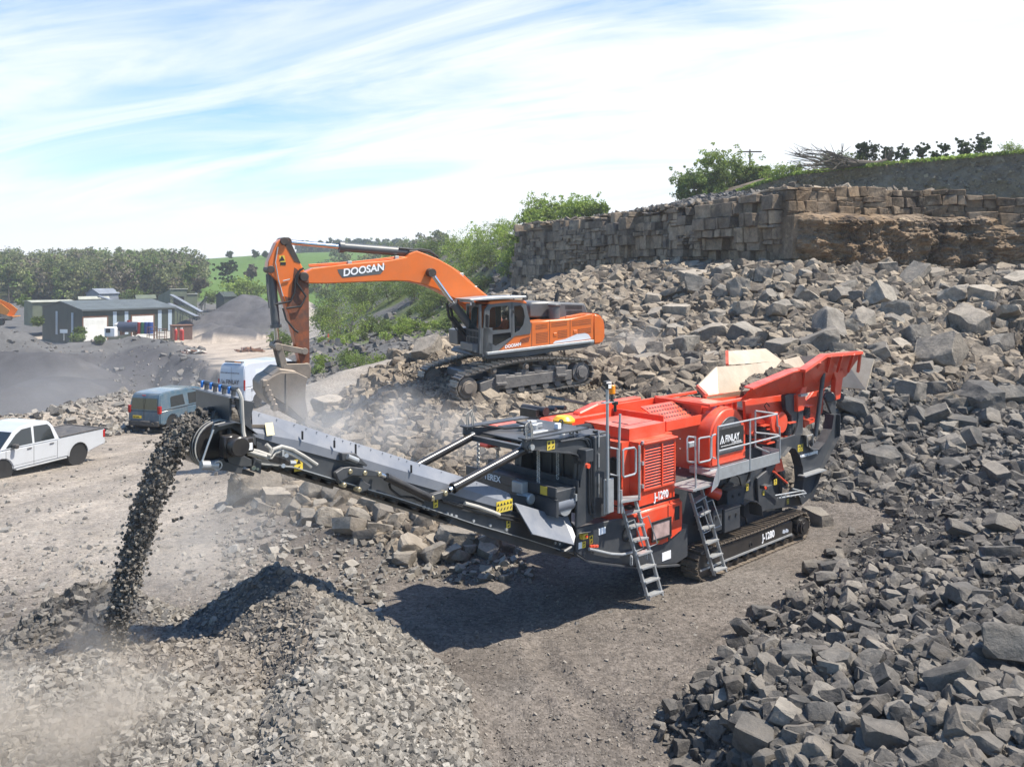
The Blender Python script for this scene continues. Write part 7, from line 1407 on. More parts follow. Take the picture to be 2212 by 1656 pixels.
for k in range(7): p, r_ = E_(1588+k*8, 700-k*1.5, N0), E_(1594+k*8, 672-k*2.5, N0); g.sheet([(p[0], N0-.007, p[2]), (p[0]+.03, N0-.007, p[2]), (r_[0]+.05, N0-.007, r_[2]), (r_[0]+.02, N0-.007, r_[2])], .002)
g.build('slot', INKM, q)
epl('decal', [(1786, 699), (1800, 684), (1860, 672), (1930, 642), (1975, 636), (1998, 645), (2013, 670)], N0-.005, N0-.001, SILV, body, bev=0)
g = MB()
for x, y0, y1 in ((1662, 574, 718), (1768, 563, 705), (1888, 554, 690)): p, r_ = E_(x, y0, N0), E_(x, y1, N0); g.box(p[0]-.008, p[0]+.008, N0-.004, N0-.0005, r_[2], p[2])
g.build('panel_seam', INKM, body)
for x, y in ((1790, 635), (1908, 620)): p = E_(x, y, N0); MB().box(p[0], p[0]+.14, N0-.02, N0-.001, p[2]-.12, p[2]).build('latch', ORG, body, .01)
p = E_(1503, 727, N0); text_obj('DOOSAN', .15, (p[0], N0-.008, p[2]), (R(90), math.atan(.13)*-1, 0), WHT, body, 'side_lettering', bold=.004, shear=.15)
et('hand_rail', [[(1862, 552), (1864, 540), (1975, 527), (1985, 538)]], N0+.1, .025, ORG)
hd2 = epl('engine_hood', [(1648, 545), (1645, 470), (1665, 455), (1760, 452), (1975, 462), (1990, 500), (1992, 545), (1900, 555)], 1.15, 2.9, EGREY, bev=.06, sm=True, tb=1.15)
for x0, y0, x1, y1 in ((1862, 474, 1960, 496), (1868, 505, 1962, 530)):
    g = MB(); w_ = x1-x0
    for k in range(13): p, r_ = E_(x0+k*w_/13, y0, 1.15), E_(x0+(k+.5)*w_/13, y1, 1.15); g.box(p[0], r_[0], 1.14, 1.149, r_[2], p[2])
    g.build('louvre', INKM, hd2)
p = E_(1795, 545, .85); MB().cyl((p[0], .85, p[2]-.1), (p[0], .85, p[2]+.42), .21, 24).cyl((p[0], .85, p[2]+.42), (p[0], .85, p[2]+.5), .25, 24).build('air_precleaner', EGREY, ex, .02, True); et('hand_rail', [[(1828, 462), (1832, 452), (1855, 452), (1858, 462)]], 1.3, .02, INKM)
p = E_(1800, 440, 2.2); MB().cyl((p[0], 2.2, p[2]-.3), (p[0]+.1, 2.2, p[2]+.25), .08, 12).build('exhaust', INKM, ex, smooth=True)
epl('front_box', [(1220, 620), (1300, 600), (1305, 700), (1225, 705)], 2.5, 3.3, EGREY, tb=2.5); et('mirror_arm', [[(1222, 690), (1220, 620), (1205, 600), (1205, 570)], [(1230, 690), (1230, 640)]], 2.6, .025, INKM); p = E_(1205, 575, 2.6); MB().box(p[0]-.03, p[0]+.03, 2.5, 2.75, p[2]-.2, p[2]+.15).build('mirror', INKM, ex, .02)
# cab: frame of pillars with real openings
K0, K1 = N0-.02, 1.45
cabp = [(1352, 470), (1412, 458), (1545, 447), (1628, 455), (1640, 520), (1660, 590), (1655, 640), (1560, 652), (1470, 735), (1392, 778), (1312, 745), (1312, 640), (1330, 560)]
cabr = empty('cab', (0, 0, 0), 0, ex)
def cabp_plate(pts, hole_list, b0, b1, nm='door_frame', m=EGREY):
    """plate with openings, triangulated"""
    bm = bmesh.new(); q = AZ(E_, pts, K0)
    def loop(z): vs = [bm.verts.new((a, b0, b)) for a, b in z]; return [bm.edges.new((vs[i], vs[(i+1) % len(vs)])) for i in range(len(vs))]
    ed = loop(q)
    for h in hole_list: ed += loop(AZ(E_, h, K0))
    bmesh.ops.triangle_fill(bm, use_beauty=True, edges=ed, normal=(0, -1, 0)); r = bmesh.ops.extrude_face_region(bm, geom=bm.faces[:]); bmesh.ops.translate(bm, vec=(0, b1-b0, 0), verts=[v for v in r['geom'] if isinstance(v, bmesh.types.BMVert)]); bmesh.ops.recalc_face_normals(bm, faces=bm.faces[:])
    me = bpy.data.meshes.new(nm); bm.to_mesh(me); bm.free(); me.materials.append(m); o = bpy.data.objects.new(nm, me); col.objects.link(o); o.parent = cabr; return o
side = [(1385, 500), (1412, 460), (1545, 450), (1628, 458), (1640, 520), (1660, 590), (1655, 640), (1562, 655), (1468, 738), (1392, 776), (1372, 772), (1376, 640)]
H1 = [(1415, 500), (1428, 484), (1520, 474), (1529, 484), (1532, 608), (1524, 617), (1420, 622), (1411, 612)]; H2 = [(1408, 648), (1538, 632), (1541, 662), (1452, 712), (1425, 700), (1408, 690)]; H3 = [(1558, 478), (1597, 474), (1612, 490), (1622, 540), (1612, 588), (1590, 622), (1562, 638)]
sf_ = cabp_plate(side, [H1, H2, H3], K0, K0+.07); cabp_plate(side, [H1, H3], K1-.07, K1, 'far_frame')
for h, nm in ((H1, 'door_window'), (H2, 'lower_window'), (H3, 'rear_side_window')): MB().prism(AZ(E_, h, K0), K0+.03, K0+.04).build(nm, GLS if nm != 'lower_window' else GLD, cabr)
g = MB(); p = E_(1545, 455, K0); r_ = E_(1548, 650, K0); g.box(p[0]-.012, p[0]+.012, K0-.004, K0-.0005, r_[2], p[2]); g.build('door_seam', INKM, cabr); et('door_handle', [[(1552, 500), (1556, 520)]], K0-.03, .02, INKM, cabr)
epl('cab_roof', [(1400, 462), (1420, 448), (1545, 440), (1618, 443), (1636, 458), (1632, 466), (1545, 456), (1420, 470)], K0-.01, K1+.01, ORG, cabr, bev=.03, sm=True)
epl('cab_floor', [(1392, 776), (1312, 745), (1312, 700), (1376, 700), (1500, 690), (1468, 738)], K0+.07, K1, EGREY, cabr, bev=.01)
epl('cab_rear', [(1628, 458), (1640, 520), (1660, 590), (1655, 640), (1640, 640), (1622, 500), (1610, 460)], K0+.071, K1-.071, EGREY, cabr, bev=.01)
ra = E_(1385, 490, K0)[0]; rz0 = E_(1376, 760, K0)[2]; rz1 = E_(1400, 466, K0)[2]; fa = E_(1376, 700, K0)[0]; fx = fa-.12
g = MB(); g.box(fx-.03, fx+.06, K0, K0+.08, rz0, rz1).box(fx-.03, fx+.06, K1-.08, K1, rz0, rz1).box(fx-.03, fx+.06, K0+.08, K1-.08, rz1-.1, rz1).box(fx-.03, fx+.06, K0+.08, K1-.08, rz0, rz0+.1).box(fx-.02, fx+.04, K0+.08, K1-.08, rz0+.75, rz0+.81); g.build('front_frame', EGREY, cabr, .01)
MB().box(fx, fx+.01, K0+.08, K1-.08, rz0+.81, rz1-.1).build('windscreen', GLS, cabr); MB().box(fx, fx+.01, K0+.08, K1-.08, rz0+.1, rz0+.75).build('lower_windscreen', GLD, cabr)
MB().box(fx+.06, ra+.3, K0, K0+.03, rz0, rz0+.9).build('front_corner', EGREY, cabr)
g = MB()
for k in range(9): g.box(fx-.05, fx-.035, K0+.06+k*.12, K0+.08+k*.12, rz0+.0, rz0+.85)
for k in range(4): g.box(fx-.05, fx-.035, K0+.03, K1-.03, rz0+.05+k*.25, rz0+.07+k*.25)
g.build('window_guard', EGREY, cabr)
vz = epl('roof_guard', [(1298, 438), (1420, 426), (1630, 418), (1633, 428), (1440, 440), (1310, 447)], K0-.12, K1+.1, GALV, cabr, bev=.01); g = MB(); p = E_(1300, 445, K0); 
for k in range(12): g.box(p[0]+.05, p[0]+.09, K0-.1+k*.1, K0-.05+k*.1, p[2]-.08, p[2]-.005)
g.build('guard_bar', GALV, vz)
for k, b_ in enumerate((K0-.05, K0+.3, K0+.65, K0+1.0)): p = E_(1312, 462, b_); l_ = MB().box(p[0]-.05, p[0]+.06, b_-.07, b_+.07, p[2]-.08, p[2]+.05).build('work_light', INKM, vz, .01); MB().box(p[0]-.058, p[0]-.051, b_-.055, b_+.055, p[2]-.06, p[2]+.03).build('lens', GLASSL, l_)
et('aerial', [[(1538, 420), (1534, 404)], [(1600, 420), (1614, 398)]], K0+.3, .012, INKM, cabr, 5)
p = E_(1392, 560, K0-.1); MB().box(p[0]-.04, p[0]+.04, K0-.3, K0-.12, p[2]-.25, p[2]+.2).build('mirror', INKM, cabr, .02)
# seat and levers
st_a = E_(1510, 640, .9); MB().box(st_a[0]-.35, st_a[0]+.2, .65, 1.15, st_a[2]-.2, st_a[2]-.05).build('seat', INKM, cabr, .04); MB().box(st_a[0]+.15, st_a[0]+.3, .65, 1.15, st_a[2]-.05, st_a[2]+.65).build('seat_back', INKM, cabr, .04)
# boom, arm, bucket
B0, B1 = 1.62, 2.26
BOOM = [(296, 292), (340, 272), (372, 255), (520, 236), (700, 218), (820, 209), (925, 188), (940, 168), (985, 152), (1030, 168), (1110, 200), (1190, 245), (1260, 302), (1330, 362), (1420, 432), (1460, 500), (1455, 620), (1400, 650), (1350, 600), (1325, 520), (1270, 470), (1200, 432), (1100, 378), (1020, 350), (940, 333), (860, 330), (700, 335), (450, 346), (345, 345), (300, 325)]
bo = epl('boom', BOOM, B0, B1, ORG, bev=.03, tb=B0)
et('grease_pipe', [[(345, 236), (480, 228), (600, 220), (730, 206), (860, 190), (1000, 190), (1085, 205), (1180, 245), (1250, 290), (1330, 365), (1410, 430)], [(350, 244), (480, 235), (600, 228), (860, 198), (1000, 197), (1090, 213), (1175, 255), (1240, 300), (1325, 375), (1400, 440)]], B0+.2, .03, ORG, bo)
for x, y in ((590, 223), (868, 193), (1088, 207), (1250, 293), (1330, 370)): p = E_(x, y, B0+.1); MB().box(p[0]-.07, p[0]+.07, B0+.1, B0+.35, p[2]-.08, p[2]+.06).build('pipe_clamp', GALV, bo, .01)
pl3 = epl('name_plate', [(516, 262), (798, 236), (795, 258), (770, 290), (545, 312), (524, 285)], B0-.006, B0-.001, EGREY, bo, bev=0); p = E_(549, 302, B0-.01); text_obj('DOOSAN', .34, (p[0], B0-.012, p[2]), (R(90), -math.atan(.145), 0), WHT, bo, 'boom_lettering', bold=.009, shear=.18, sx=1.0)
epl('boom_end', [(300, 295), (330, 290), (345, 300), (350, 335), (345, 345), (298, 330)], B0-.04, B0-.001, ORGW, bo); pin(322, 305, B0-.12, B1+.12, .14, GREASE, bo); pin(1068, 280, B0-.14, B1+.14, .15, GREASE, bo)
epl('cylinder_lug', [(925, 188), (940, 150), (990, 148), (1010, 175)], B0+.1, B1-.1, GREASE, bo)
def cyl2(nm, a, j, b, off, r, rr, m=EGREY):
    """hydraulic ram: rod from a to j, barrel from j to b"""
    pa, pj, pb = [Vector(E_(x, y, off)) for x, y in (a, j, b)]; c = MB().tube([pj, pb], r, 18).tube([pj, pj.lerp(pb, .06)], r*1.3, 18).build(nm, m, ex, smooth=True); MB().tube([pa, pj], rr, 14).build('chrome_rod', ROD, c, smooth=True); MB().cyl((pa.x, off-.12, pa.z), (pa.x, off+.12, pa.z), rr*1.8, 14).build('rod_eye', GREASE, c, smooth=True); return c
ac = cyl2('arm_cylinder', (215, 100), (525, 128), (955, 162), 1.94, .155, .085); et('hydraulic_hose', [[(880, 138), (960, 145), (1010, 152), (1060, 160), (1110, 190)], [(940, 150), (1000, 142), (1060, 152), (1100, 185)]], 1.8, .04, INKM, ac)
cyl2('boom_cylinder', (1070, 282), (1195, 458), (1318, 620), B0-.22, .145, .08); cyl2('boom_cylinder', (1070, 282), (1195, 458), (1318, 620), B1+.25, .145, .08); et('hydraulic_hose', [[(1180, 470), (1195, 540), (1250, 610), (1300, 660)], [(1160, 460), (1175, 540), (1235, 615), (1290, 680)]], B0-.1, .05, INKM)
A0, A1 = 1.68, 2.2
arm = epl('arm', [(182, 82), (205, 76), (238, 96), (262, 150), (300, 228), (330, 290), (345, 345), (349, 600), (352, 815), (335, 835), (300, 828), (285, 760), (262, 660), (230, 530), (190, 410), (160, 330), (118, 290), (102, 262), (108, 215), (132, 160), (155, 105)], A0, A1, ORG, bev=.03, tb=A0)
epl('worn_plate', [(262, 250), (330, 300), (346, 350), (349, 600), (352, 812), (300, 826), (262, 660), (225, 500), (205, 420), (240, 430)], A0-.006, A0-.001, ORGW, arm, bev=0, label='arm face blackened by grease and scraped bare')
epl('worn_edge', [(200, 78), (238, 96), (300, 228), (262, 215), (215, 130), (190, 110)], A0-.012, A0-.007, GREASE, arm, bev=0)
for x, y, r_ in ((205, 95, .13), (320, 305, .16), (125, 262, .12), (325, 745, .11), (335, 838, .14)): pin(x, y, A0-.1, A1+.1, r_, GREASE if y < 400 else DSTEEL, arm)
et('grease_pipe', [[(165, 130), (150, 220), (170, 330), (195, 420)], [(235, 320), (195, 330)]], A0-.04, .02, GALV, arm); et('hydraulic_hose', [[(315, 255), (285, 275), (275, 340), (330, 420), (300, 480), (215, 490)], [(300, 260), (270, 300), (262, 400), (240, 450), (150, 468)], [(195, 490), (215, 560), (265, 620), (285, 632)]], A0-.1, .035, INKM, arm)
wq = epl('warning_sticker', [(172, 182), (203, 178), (213, 236), (182, 240)], A0-.006, A0-.001, YEL, arm, bev=0); g = MB(); p = E_(188, 205, A0); g.prism([(p[0]-.1, p[2]-.05), (p[0]+.1, p[2]-.03), (p[0], p[2]+.14)], A0-.009, A0-.007); p = E_(197, 228, A0); g.box(p[0]-.1, p[0]+.08, A0-.009, A0-.007, p[2]-.05, p[2]+.05); g.build('pictogram', INKM, wq)
cyl2('bucket_cylinder', (160, 700), (153, 605), (125, 280), 1.94, .14, .08); et('cylinder_guard', [[(98, 290), (104, 400), (115, 490)]], 1.75, .03, EGREY)
for b_ in (A0-.09, A1+.02):
    MB().prism(AZ(E_, [(150, 705), (170, 698), (320, 728), (338, 742), (330, 760), (312, 760), (185, 738), (155, 735)], A0), b_, b_+.07).build('tilt_link', DSTEEL, ex, .015); MB().prism(AZ(E_, [(148, 715), (185, 715), (215, 820), (225, 860), (185, 860)], A0), b_-.08, b_-.01).build('tilt_link', DSTEEL, ex, .015)
for x, y in ((170, 720), (218, 845)): pin(x, y, A0-.22, A1+.22, .12, DSTEEL, ex)
U0, U1 = 1.05, 2.85
bk = epl('bucket', [(75, 945), (100, 912), (140, 890), (185, 870), (275, 872), (338, 902), (327, 950), (325, 1020), (338, 1100), (350, 1168), (290, 1160), (215, 1120), (150, 1085), (105, 1050), (78, 1000)], U0+.06, U1-.06, DSTEEL, bev=.03, tb=U0)
for b_ in (U0, U1-.06): MB().prism(AZ(E_, [(90, 925), (140, 892), (185, 868), (275, 868), (342, 900), (330, 950), (328, 1020), (341, 1100), (354, 1170), (332, 1168), (240, 1080), (150, 1020), (100, 990)], U0), b_, b_+.055).build('side_plate', DSTEEL, bk, .015)
for b_ in (1.45, 2.3): MB().prism(AZ(E_, [(180, 875), (205, 815), (335, 812), (352, 840), (345, 900), (240, 895)], A0), b_, b_+.07).build('ear', DSTEEL, bk, .015)
for b_ in (U0+.02, 1.5, 1.95, 2.4, 2.78): p = Vector(E_(345, 1150, b_)); d = Vector((.52, 0, -.34)); q = MB(); q.add([p+Vector((-.1, -.09, .12)), p+Vector((-.1, .09, .12)), p+Vector((-.15, .09, -.1)), p+Vector((-.15, -.09, -.1)), p+d+Vector((0, -.04, .02)), p+d+Vector((0, .04, .02)), p+d+Vector((0, .04, -.02)), p+d+Vector((0, -.04, -.02))], [(0, 1, 2, 3), (4, 7, 6, 5), (0, 4, 5, 1), (1, 5, 6, 2), (2, 6, 7, 3), (3, 7, 4, 0)]); q.build('tooth', DSTEEL, bk, .01)
MB().box(*[E_(215, 900, U0)[0]-.02, E_(215, 900, U0)[0]+.05], U0-.03, U0-.001, E_(215, 1100, U0)[2], E_(215, 875, U0)[2]).build('wear_strip', DSTEEL, bk)
for k in range(6): p = E_(95+k*12, 930+k*28, U0); MB().box(p[0]-.12, p[0]+.05, U0-.02, U0+.35, p[2]-.14, p[2]+.1).build('heel_shroud', DSTEEL, bk, .03)
p = E_(150, 880, U0); MB().prism(AZ(E_, [(130, 893), (180, 850), (275, 862), (290, 880)], U0), U0+.15, U1-.15).build('top_beam', DSTEEL, bk, .03)

# ---------------------------------------------------------------- the driver
def person(name, loc, rz, joints, edges, rad, skinm, label, cloth):
    """one skin-modifier body; joints: name -> xyz"""
    names = list(joints); me = bpy.data.meshes.new(name); me.from_pydata([joints[k] for k in names], [(names.index(a), names.index(b)) for a, b in edges], [])
    o = bpy.data.objects.new(name, me); col.objects.link(o); o.modifiers.new('s', 'SKIN'); 
    for i, k in enumerate(names): me.skin_vertices[0].data[i].radius = (rad[k], rad[k]*.9 if k in ('chest', 'pelvis', 'belly') else rad[k])
    me.skin_vertices[0].data[0].use_root = True; sb_ = o.modifiers.new('d', 'SUBSURF'); sb_.levels = 2; sb_.render_levels = 2; me.materials.append(cloth); o.location = loc; o.rotation_euler = (0, 0, rz); tag(o, label, 'person'); return o
HIVIS = mat('hi_vis_orange', (.85, .16, .03), .8, var=.1, scale=6); SKIN = mat('skin', (.38, .20, .13), .6, var=.05); HAIR = mat('dark_hair', (.02, .015, .012), .8)
sp0 = Vector((st_a[0], .9, st_a[2])); M = Matrix.Translation((MEX[0], MEX[1], 0)) @ Matrix.Rotation(R(27), 4, 'Z')
J = {'pelvis': (-.02, 0, .05), 'belly': (0, 0, .22), 'chest': (.02, 0, .43), 'neck': (-.02, 0, .60), 'sh_l': (.02, -.19, .52), 'el_l': (-.12, -.26, .28), 'wr_l': (-.36, -.22, .26), 'ha_l': (-.44, -.21, .27), 'sh_r': (.02, .19, .52), 'el_r': (-.12, .26, .28), 'wr_r': (-.36, .22, .26), 'ha_r': (-.44, .21, .27),
     'hp_l': (-.08, -.1, .04), 'kn_l': (-.48, -.14, .08), 'an_l': (-.58, -.14, -.32), 'to_l': (-.74, -.14, -.36), 'hp_r': (-.08, .1, .04), 'kn_r': (-.48, .14, .08), 'an_r': (-.58, .14, -.32), 'to_r': (-.74, .14, -.36)}
RD_ = {'pelvis': .15, 'belly': .15, 'chest': .16, 'neck': .06, 'sh_l': .08, 'el_l': .055, 'wr_l': .04, 'ha_l': .035, 'sh_r': .08, 'el_r': .055, 'wr_r': .04, 'ha_r': .035, 'hp_l': .1, 'kn_l': .07, 'an_l': .05, 'to_l': .04, 'hp_r': .1, 'kn_r': .07, 'an_r': .05, 'to_r': .04}
ED = [('pelvis', 'belly'), ('belly', 'chest'), ('chest', 'neck'), ('chest', 'sh_l'), ('sh_l', 'el_l'), ('el_l', 'wr_l'), ('wr_l', 'ha_l'), ('chest', 'sh_r'), ('sh_r', 'el_r'), ('el_r', 'wr_r'), ('wr_r', 'ha_r'), ('pelvis', 'hp_l'), ('hp_l', 'kn_l'), ('kn_l', 'an_l'), ('an_l', 'to_l'), ('pelvis', 'hp_r'), ('hp_r', 'kn_r'), ('kn_r', 'an_r'), ('an_r', 'to_r')]
dr = person('person', M @ (sp0-Vector((0, 0, .1))), R(27), J, ED, RD_, SKIN, 'driver in an orange hi-vis jacket sitting behind the excavator cab door window', HIVIS)
def ell(nm, c, r, m, par):
    bm = bmesh.new(); bmesh.ops.create_uvsphere(bm, u_segments=20, v_segments=14, radius=1); [setattr(v, 'co', Vector((c[0]+v.co.x*r[0], c[1]+v.co.y*r[1], c[2]+v.co.z*r[2]))) for v in bm.verts]; me = bpy.data.meshes.new(nm); bm.to_mesh(me); bm.free(); me.polygons.foreach_set('use_smooth', [True]*len(me.polygons)); me.materials.append(m); o = bpy.data.objects.new(nm, me); col.objects.link(o); o.parent = par; return o
hd_ = ell('head', (-.05, 0, .74), (.10, .078, .125), SKIN, dr); ell('nose', (-.152, 0, .73), (.02, .014, .022), SKIN, hd_); ell('hair', (-.03, 0, .79), (.105, .085, .10), HAIR, hd_); ell('beard', (-.085, 0, .665), (.07, .065, .055), HAIR, hd_)
for s_ in (-1, 1): ell('ear', (-.04, s_*.08, .74), (.02, .01, .03), SKIN, hd_); ell('eye', (-.138, s_*.033, .76), (.012, .014, .009), INKM, hd_); ell('hand', (-.47, s_*.21, .265), (.05, .03, .025), SKIN, dr)
g = MB(); [g.ring((0, 0, z_), (0, 0, 1), .172, .155, .05, 20) for z_ in (.2,)]; g.build('reflective_band', SILV, dr)

# ---------------------------------------------------------------- vehicles
WHP = mat('white_paint', (.50, .52, .54), .22, var=.02, dirt=.12, scale=1.5, coat=.5); BLP = mat('blue_paint', (.04, .10, .15), .25, var=.05, dirt=.3, scale=1.5, coat=.5); VANP = mat('van_silver', (.50, .54, .60), .3, var=.02, dirt=.15, scale=1.2, coat=.4)
GLK = mat('tinted_glass', (.02, .025, .028), .05, var=.05, spec=.8); ALLOY = mat('alloy', (.40, .40, .42), .35, .7); TRIM = mat('black_trim', (.025, .025, .027), .6, dirt=.2); TAILR = mat('tail_lamp', (.35, .01, .01), .2, var=.05); PLTY = mat('number_plate', (.75, .52, .03), .5, var=.02)
def arcs(ac_, r, n=8): return [(ac_[0]+r*math.cos(math.pi*k/n), ac_[1]+r*math.sin(math.pi*k/n)) for k in range(n+1)]
def car_shell(par, low, up, W_, k, m, nm='body'):
    """lower body prism plus tapered upper part (sides lean in by k per metre above the belt)"""
    zb = min(z for a, z in up); q = MB(); q.prism(low, 0, W_); n = len(up); f0 = [(a, (z-zb)*k, z) for a, z in up]; f1 = [(a, W_-(z-zb)*k, z) for a, z in up]
    q.add(f0+f1, [tuple(range(n))[::-1], tuple(range(n, 2*n))]+[(i, (i+1) % n, (i+1) % n+n, i+n) for i in range(n)]); return q.build(nm, m, par, .045, True, seg=3)
def side_glass(par, pts, zb, k, W_, nm, m=GLK, d=.004):
    for s_ in (0, 1):
        q = MB(); a = [(x, ((z-zb)*k-d) if s_ == 0 else W_-((z-zb)*k-d), z) for x, z in pts]; b = [(x, y+(d*2.5 if s_ == 0 else -d*2.5), z) for x, y, z in a]; n = len(a)
        q.add(a+b, [tuple(range(n)), tuple(range(n, 2*n))[::-1]]+[(i, (i+1) % n, (i+1) % n+n, i+n) for i in range(n)]); q.build(nm, m, par)
def wheels(par, A_s, z, r, W_, rim, inset=.06):
    for a in A_s:
        for y, s_ in ((inset+.11, -1), (W_-inset-.11, 1)): wheel(par, (a, y, z), r, .24, rim, ax=(0, -s_, 0) if s_ < 0 else (0, -1, 0))
        MB().cyl((a, .05, z), (a, W_-.05, z), .06, 8).build('axle', TRIM, par)
    for a in A_s: q = MB(); q.cyl((a, .04, z+.03), (a, W_-.04, z+.03), r+.05, 20); q.build('wheel_well', INKM, par)
def vehicle(o, th, z, nm, lb, cat, grp=None): e = empty(nm, (o[0], o[1], z), R(th)); tag(e, lb, cat, grp); return e
# white pickup, nose towards the lower left; a = 0 at the rear axle, growing towards the tail
pu_o = (X(170, 31.5), 31.5); zg = g1(*pu_o); pk = vehicle(pu_o, 70, zg, 'pickup_truck', 'white double cab pickup truck parked at the left edge', 'pickup truck')
Wp = 1.86
low = [(1.18, .55), (1.22, .62), (1.20, 1.12), (-.86, 1.12), (-.9, 1.08), (-3.9, 1.08), (-4.15, .85), (-4.2, .5), (-4.1, .38), (-3.55, .38)]+[(-3.1-.43*math.cos(math.pi*k/8), .40+.43*math.sin(math.pi*k/8)) for k in range(9)][::1]+[(-2.6, .42), (-.6, .42)]+[(0-.43*math.cos(math.pi*k/8), .40+.43*math.sin(math.pi*k/8)) for k in range(9)]+[(.9, .5)]
low = [(a, z) for a, z in low]
bd_ = car_shell(pk, low, [(-.80, 1.06), (-.98, 1.55), (-1.15, 1.76), (-1.6, 1.80), (-2.25, 1.76), (-2.55, 1.62), (-3.15, 1.09)], Wp, .24, WHP)
for pts, nm in (([(-1.02, 1.14), (-1.12, 1.55), (-1.22, 1.66), (-1.78, 1.68), (-1.84, 1.14)], 'rear_window'), ([(-1.92, 1.14), (-1.88, 1.67), (-2.25, 1.65), (-2.5, 1.52), (-2.95, 1.14)], 'front_window')): side_glass(pk, pts, 1.06, .24, Wp, nm)
MB().add([(-2.6, .15, 1.60), (-3.12, .06, 1.12), (-3.12, Wp-.06, 1.12), (-2.6, Wp-.15, 1.60)], [(0, 1, 2, 3)]).build('windscreen', GLK, pk).location = (-.012, 0, .012)
MB().box(-.80, 1.12, .08, Wp-.08, 1.119, 1.135).build('load_bed', TRIM, pk); g = MB().box(-.82, 1.2, -.01, .07, 1.121, 1.16).box(-.82, 1.2, Wp-.07, Wp+.01, 1.121, 1.16).box(1.14, 1.215, .07, Wp-.07, 1.121, 1.155); g.build('bed_rail', TRIM, pk, .01)
wheels(pk, (0, -3.1), .39, .39, Wp, ALLOY); MB().box(1.20, 1.34, .1, Wp-.1, .5, .66).build('rear_bumper', GALV, pk, .02); [MB().box(1.1, 1.228, y, y+.12, .78, 1.08).build('tail_lamp', TAILR, pk, .02) for y in (-.006, Wp-.114)]
g = MB(); [g.box(x-.006, x+.006, -.003, .0, .45, 1.06) for x in (-.92, -1.88, -2.95)]; g.box(-2.9, -.95, -.002, .0, .52, .53); g.build('door_seam', INKM, pk); [MB().box(x, x+.18, -.03, -.001, .98, 1.01).build('door_handle', TRIM, pk, .01) for x in (-1.25, -2.15)]; MB().box(-2.75, -2.6, -.2, -.0, 1.1, 1.25).build('door_mirror', TRIM, pk, .03); MB().box(-2.6, -.55, -.06, .1, .36, .41).build('side_step', GALV, pk, .015)
[MB().add([(0-.47*math.cos(t), -.012, .40+.47*math.sin(t)) for t in np.linspace(0, math.pi, 12)]+[(0-.42*math.cos(t), -.012, .40+.42*math.sin(t)) for t in np.linspace(0, math.pi, 12)], [(i, i+1, 13+i, 12+i) for i in range(11)]).build('arch_trim', WHP, pk)]
# dark blue van, tail towards us; a = 0 at the tail
bv_o = (X(346, 41), 41); bv = vehicle(bv_o, 72, g1(*bv_o)+.05, 'van', 'dusty blue small van seen from behind, left of the conveyor head', 'van'); Wb = 1.82
low = [(0, .42), (-.02, .6), (0, 1.02), (4.1, 1.0), (4.55, .8), (4.6, .35), (4.2, .3)]+[(3.68-.4*math.cos(math.pi*(k)/8+math.pi), .36+.4*math.sin(math.pi*k/8)) for k in range(9)][::1]+[(3.1, .28), (1.4, .28)]+[(.85+.4*math.cos(math.pi*k/8), .36+.4*math.sin(math.pi*k/8)) for k in range(9)]+[(.3, .34)]
car_shell(bv, low, [(0.0, 1.0), (.07, 1.55), (.18, 1.80), (.6, 1.86), (2.7, 1.86), (3.1, 1.76), (3.9, 1.0)], Wb, .17, BLP)
for pts, nm in (([(.75, 1.12), (.8, 1.55), (.9, 1.6), (1.7, 1.62), (1.78, 1.12)], 'side_window'), ([(2.05, 1.1), (2.05, 1.62), (2.8, 1.62), (3.0, 1.52), (3.4, 1.12), (3.3, 1.08)], 'front_window')): side_glass(bv, pts, 1.0, .17, Wb, nm)
MB().add([(-.006, .16, 1.08), (.05, .2, 1.60), (.05, Wb-.2, 1.60), (-.006, Wb-.16, 1.08)], [(0, 1, 2, 3)]).build('rear_window', GLK, bv).location = (-.012, 0, 0)
wheels(bv, (.85, 3.68), .33, .33, Wb, ALLOY); [MB().box(-.035, .12, y, y+.16, .9, 1.25).build('tail_lamp', TAILR, bv, .02) for y in (-.01, Wb-.15)]; MB().box(-.09, .05, .05, Wb-.05, .30, .56).build('rear_bumper', TRIM, bv, .04)
np_ = MB().box(-.05, -.025, 1.05, 1.52, .66, .78).build('number_plate', PLTY, bv); text_obj('VSZ 2269', .085, (-.053, 1.50, .69), (R(90), 0, R(-90)), INKM, bv, 'plate_lettering', bold=.002); MB().box(-.03, -.022, .9, .915, .6, 1.7).build('door_seam', INKM, bv); MB().box(-.04, .0, .8, 1.0, 1.72, 1.76).build('brake_lamp', TAILR, bv, .01); g = MB(); g.box(1.9, 1.912, -.004, .0, .4, 1.0).box(3.1, 3.112, -.004, 0, .45, 1.0).box(.5, 1.9, -.003, 0, .98, .99); g.build('door_seam', INKM, bv)
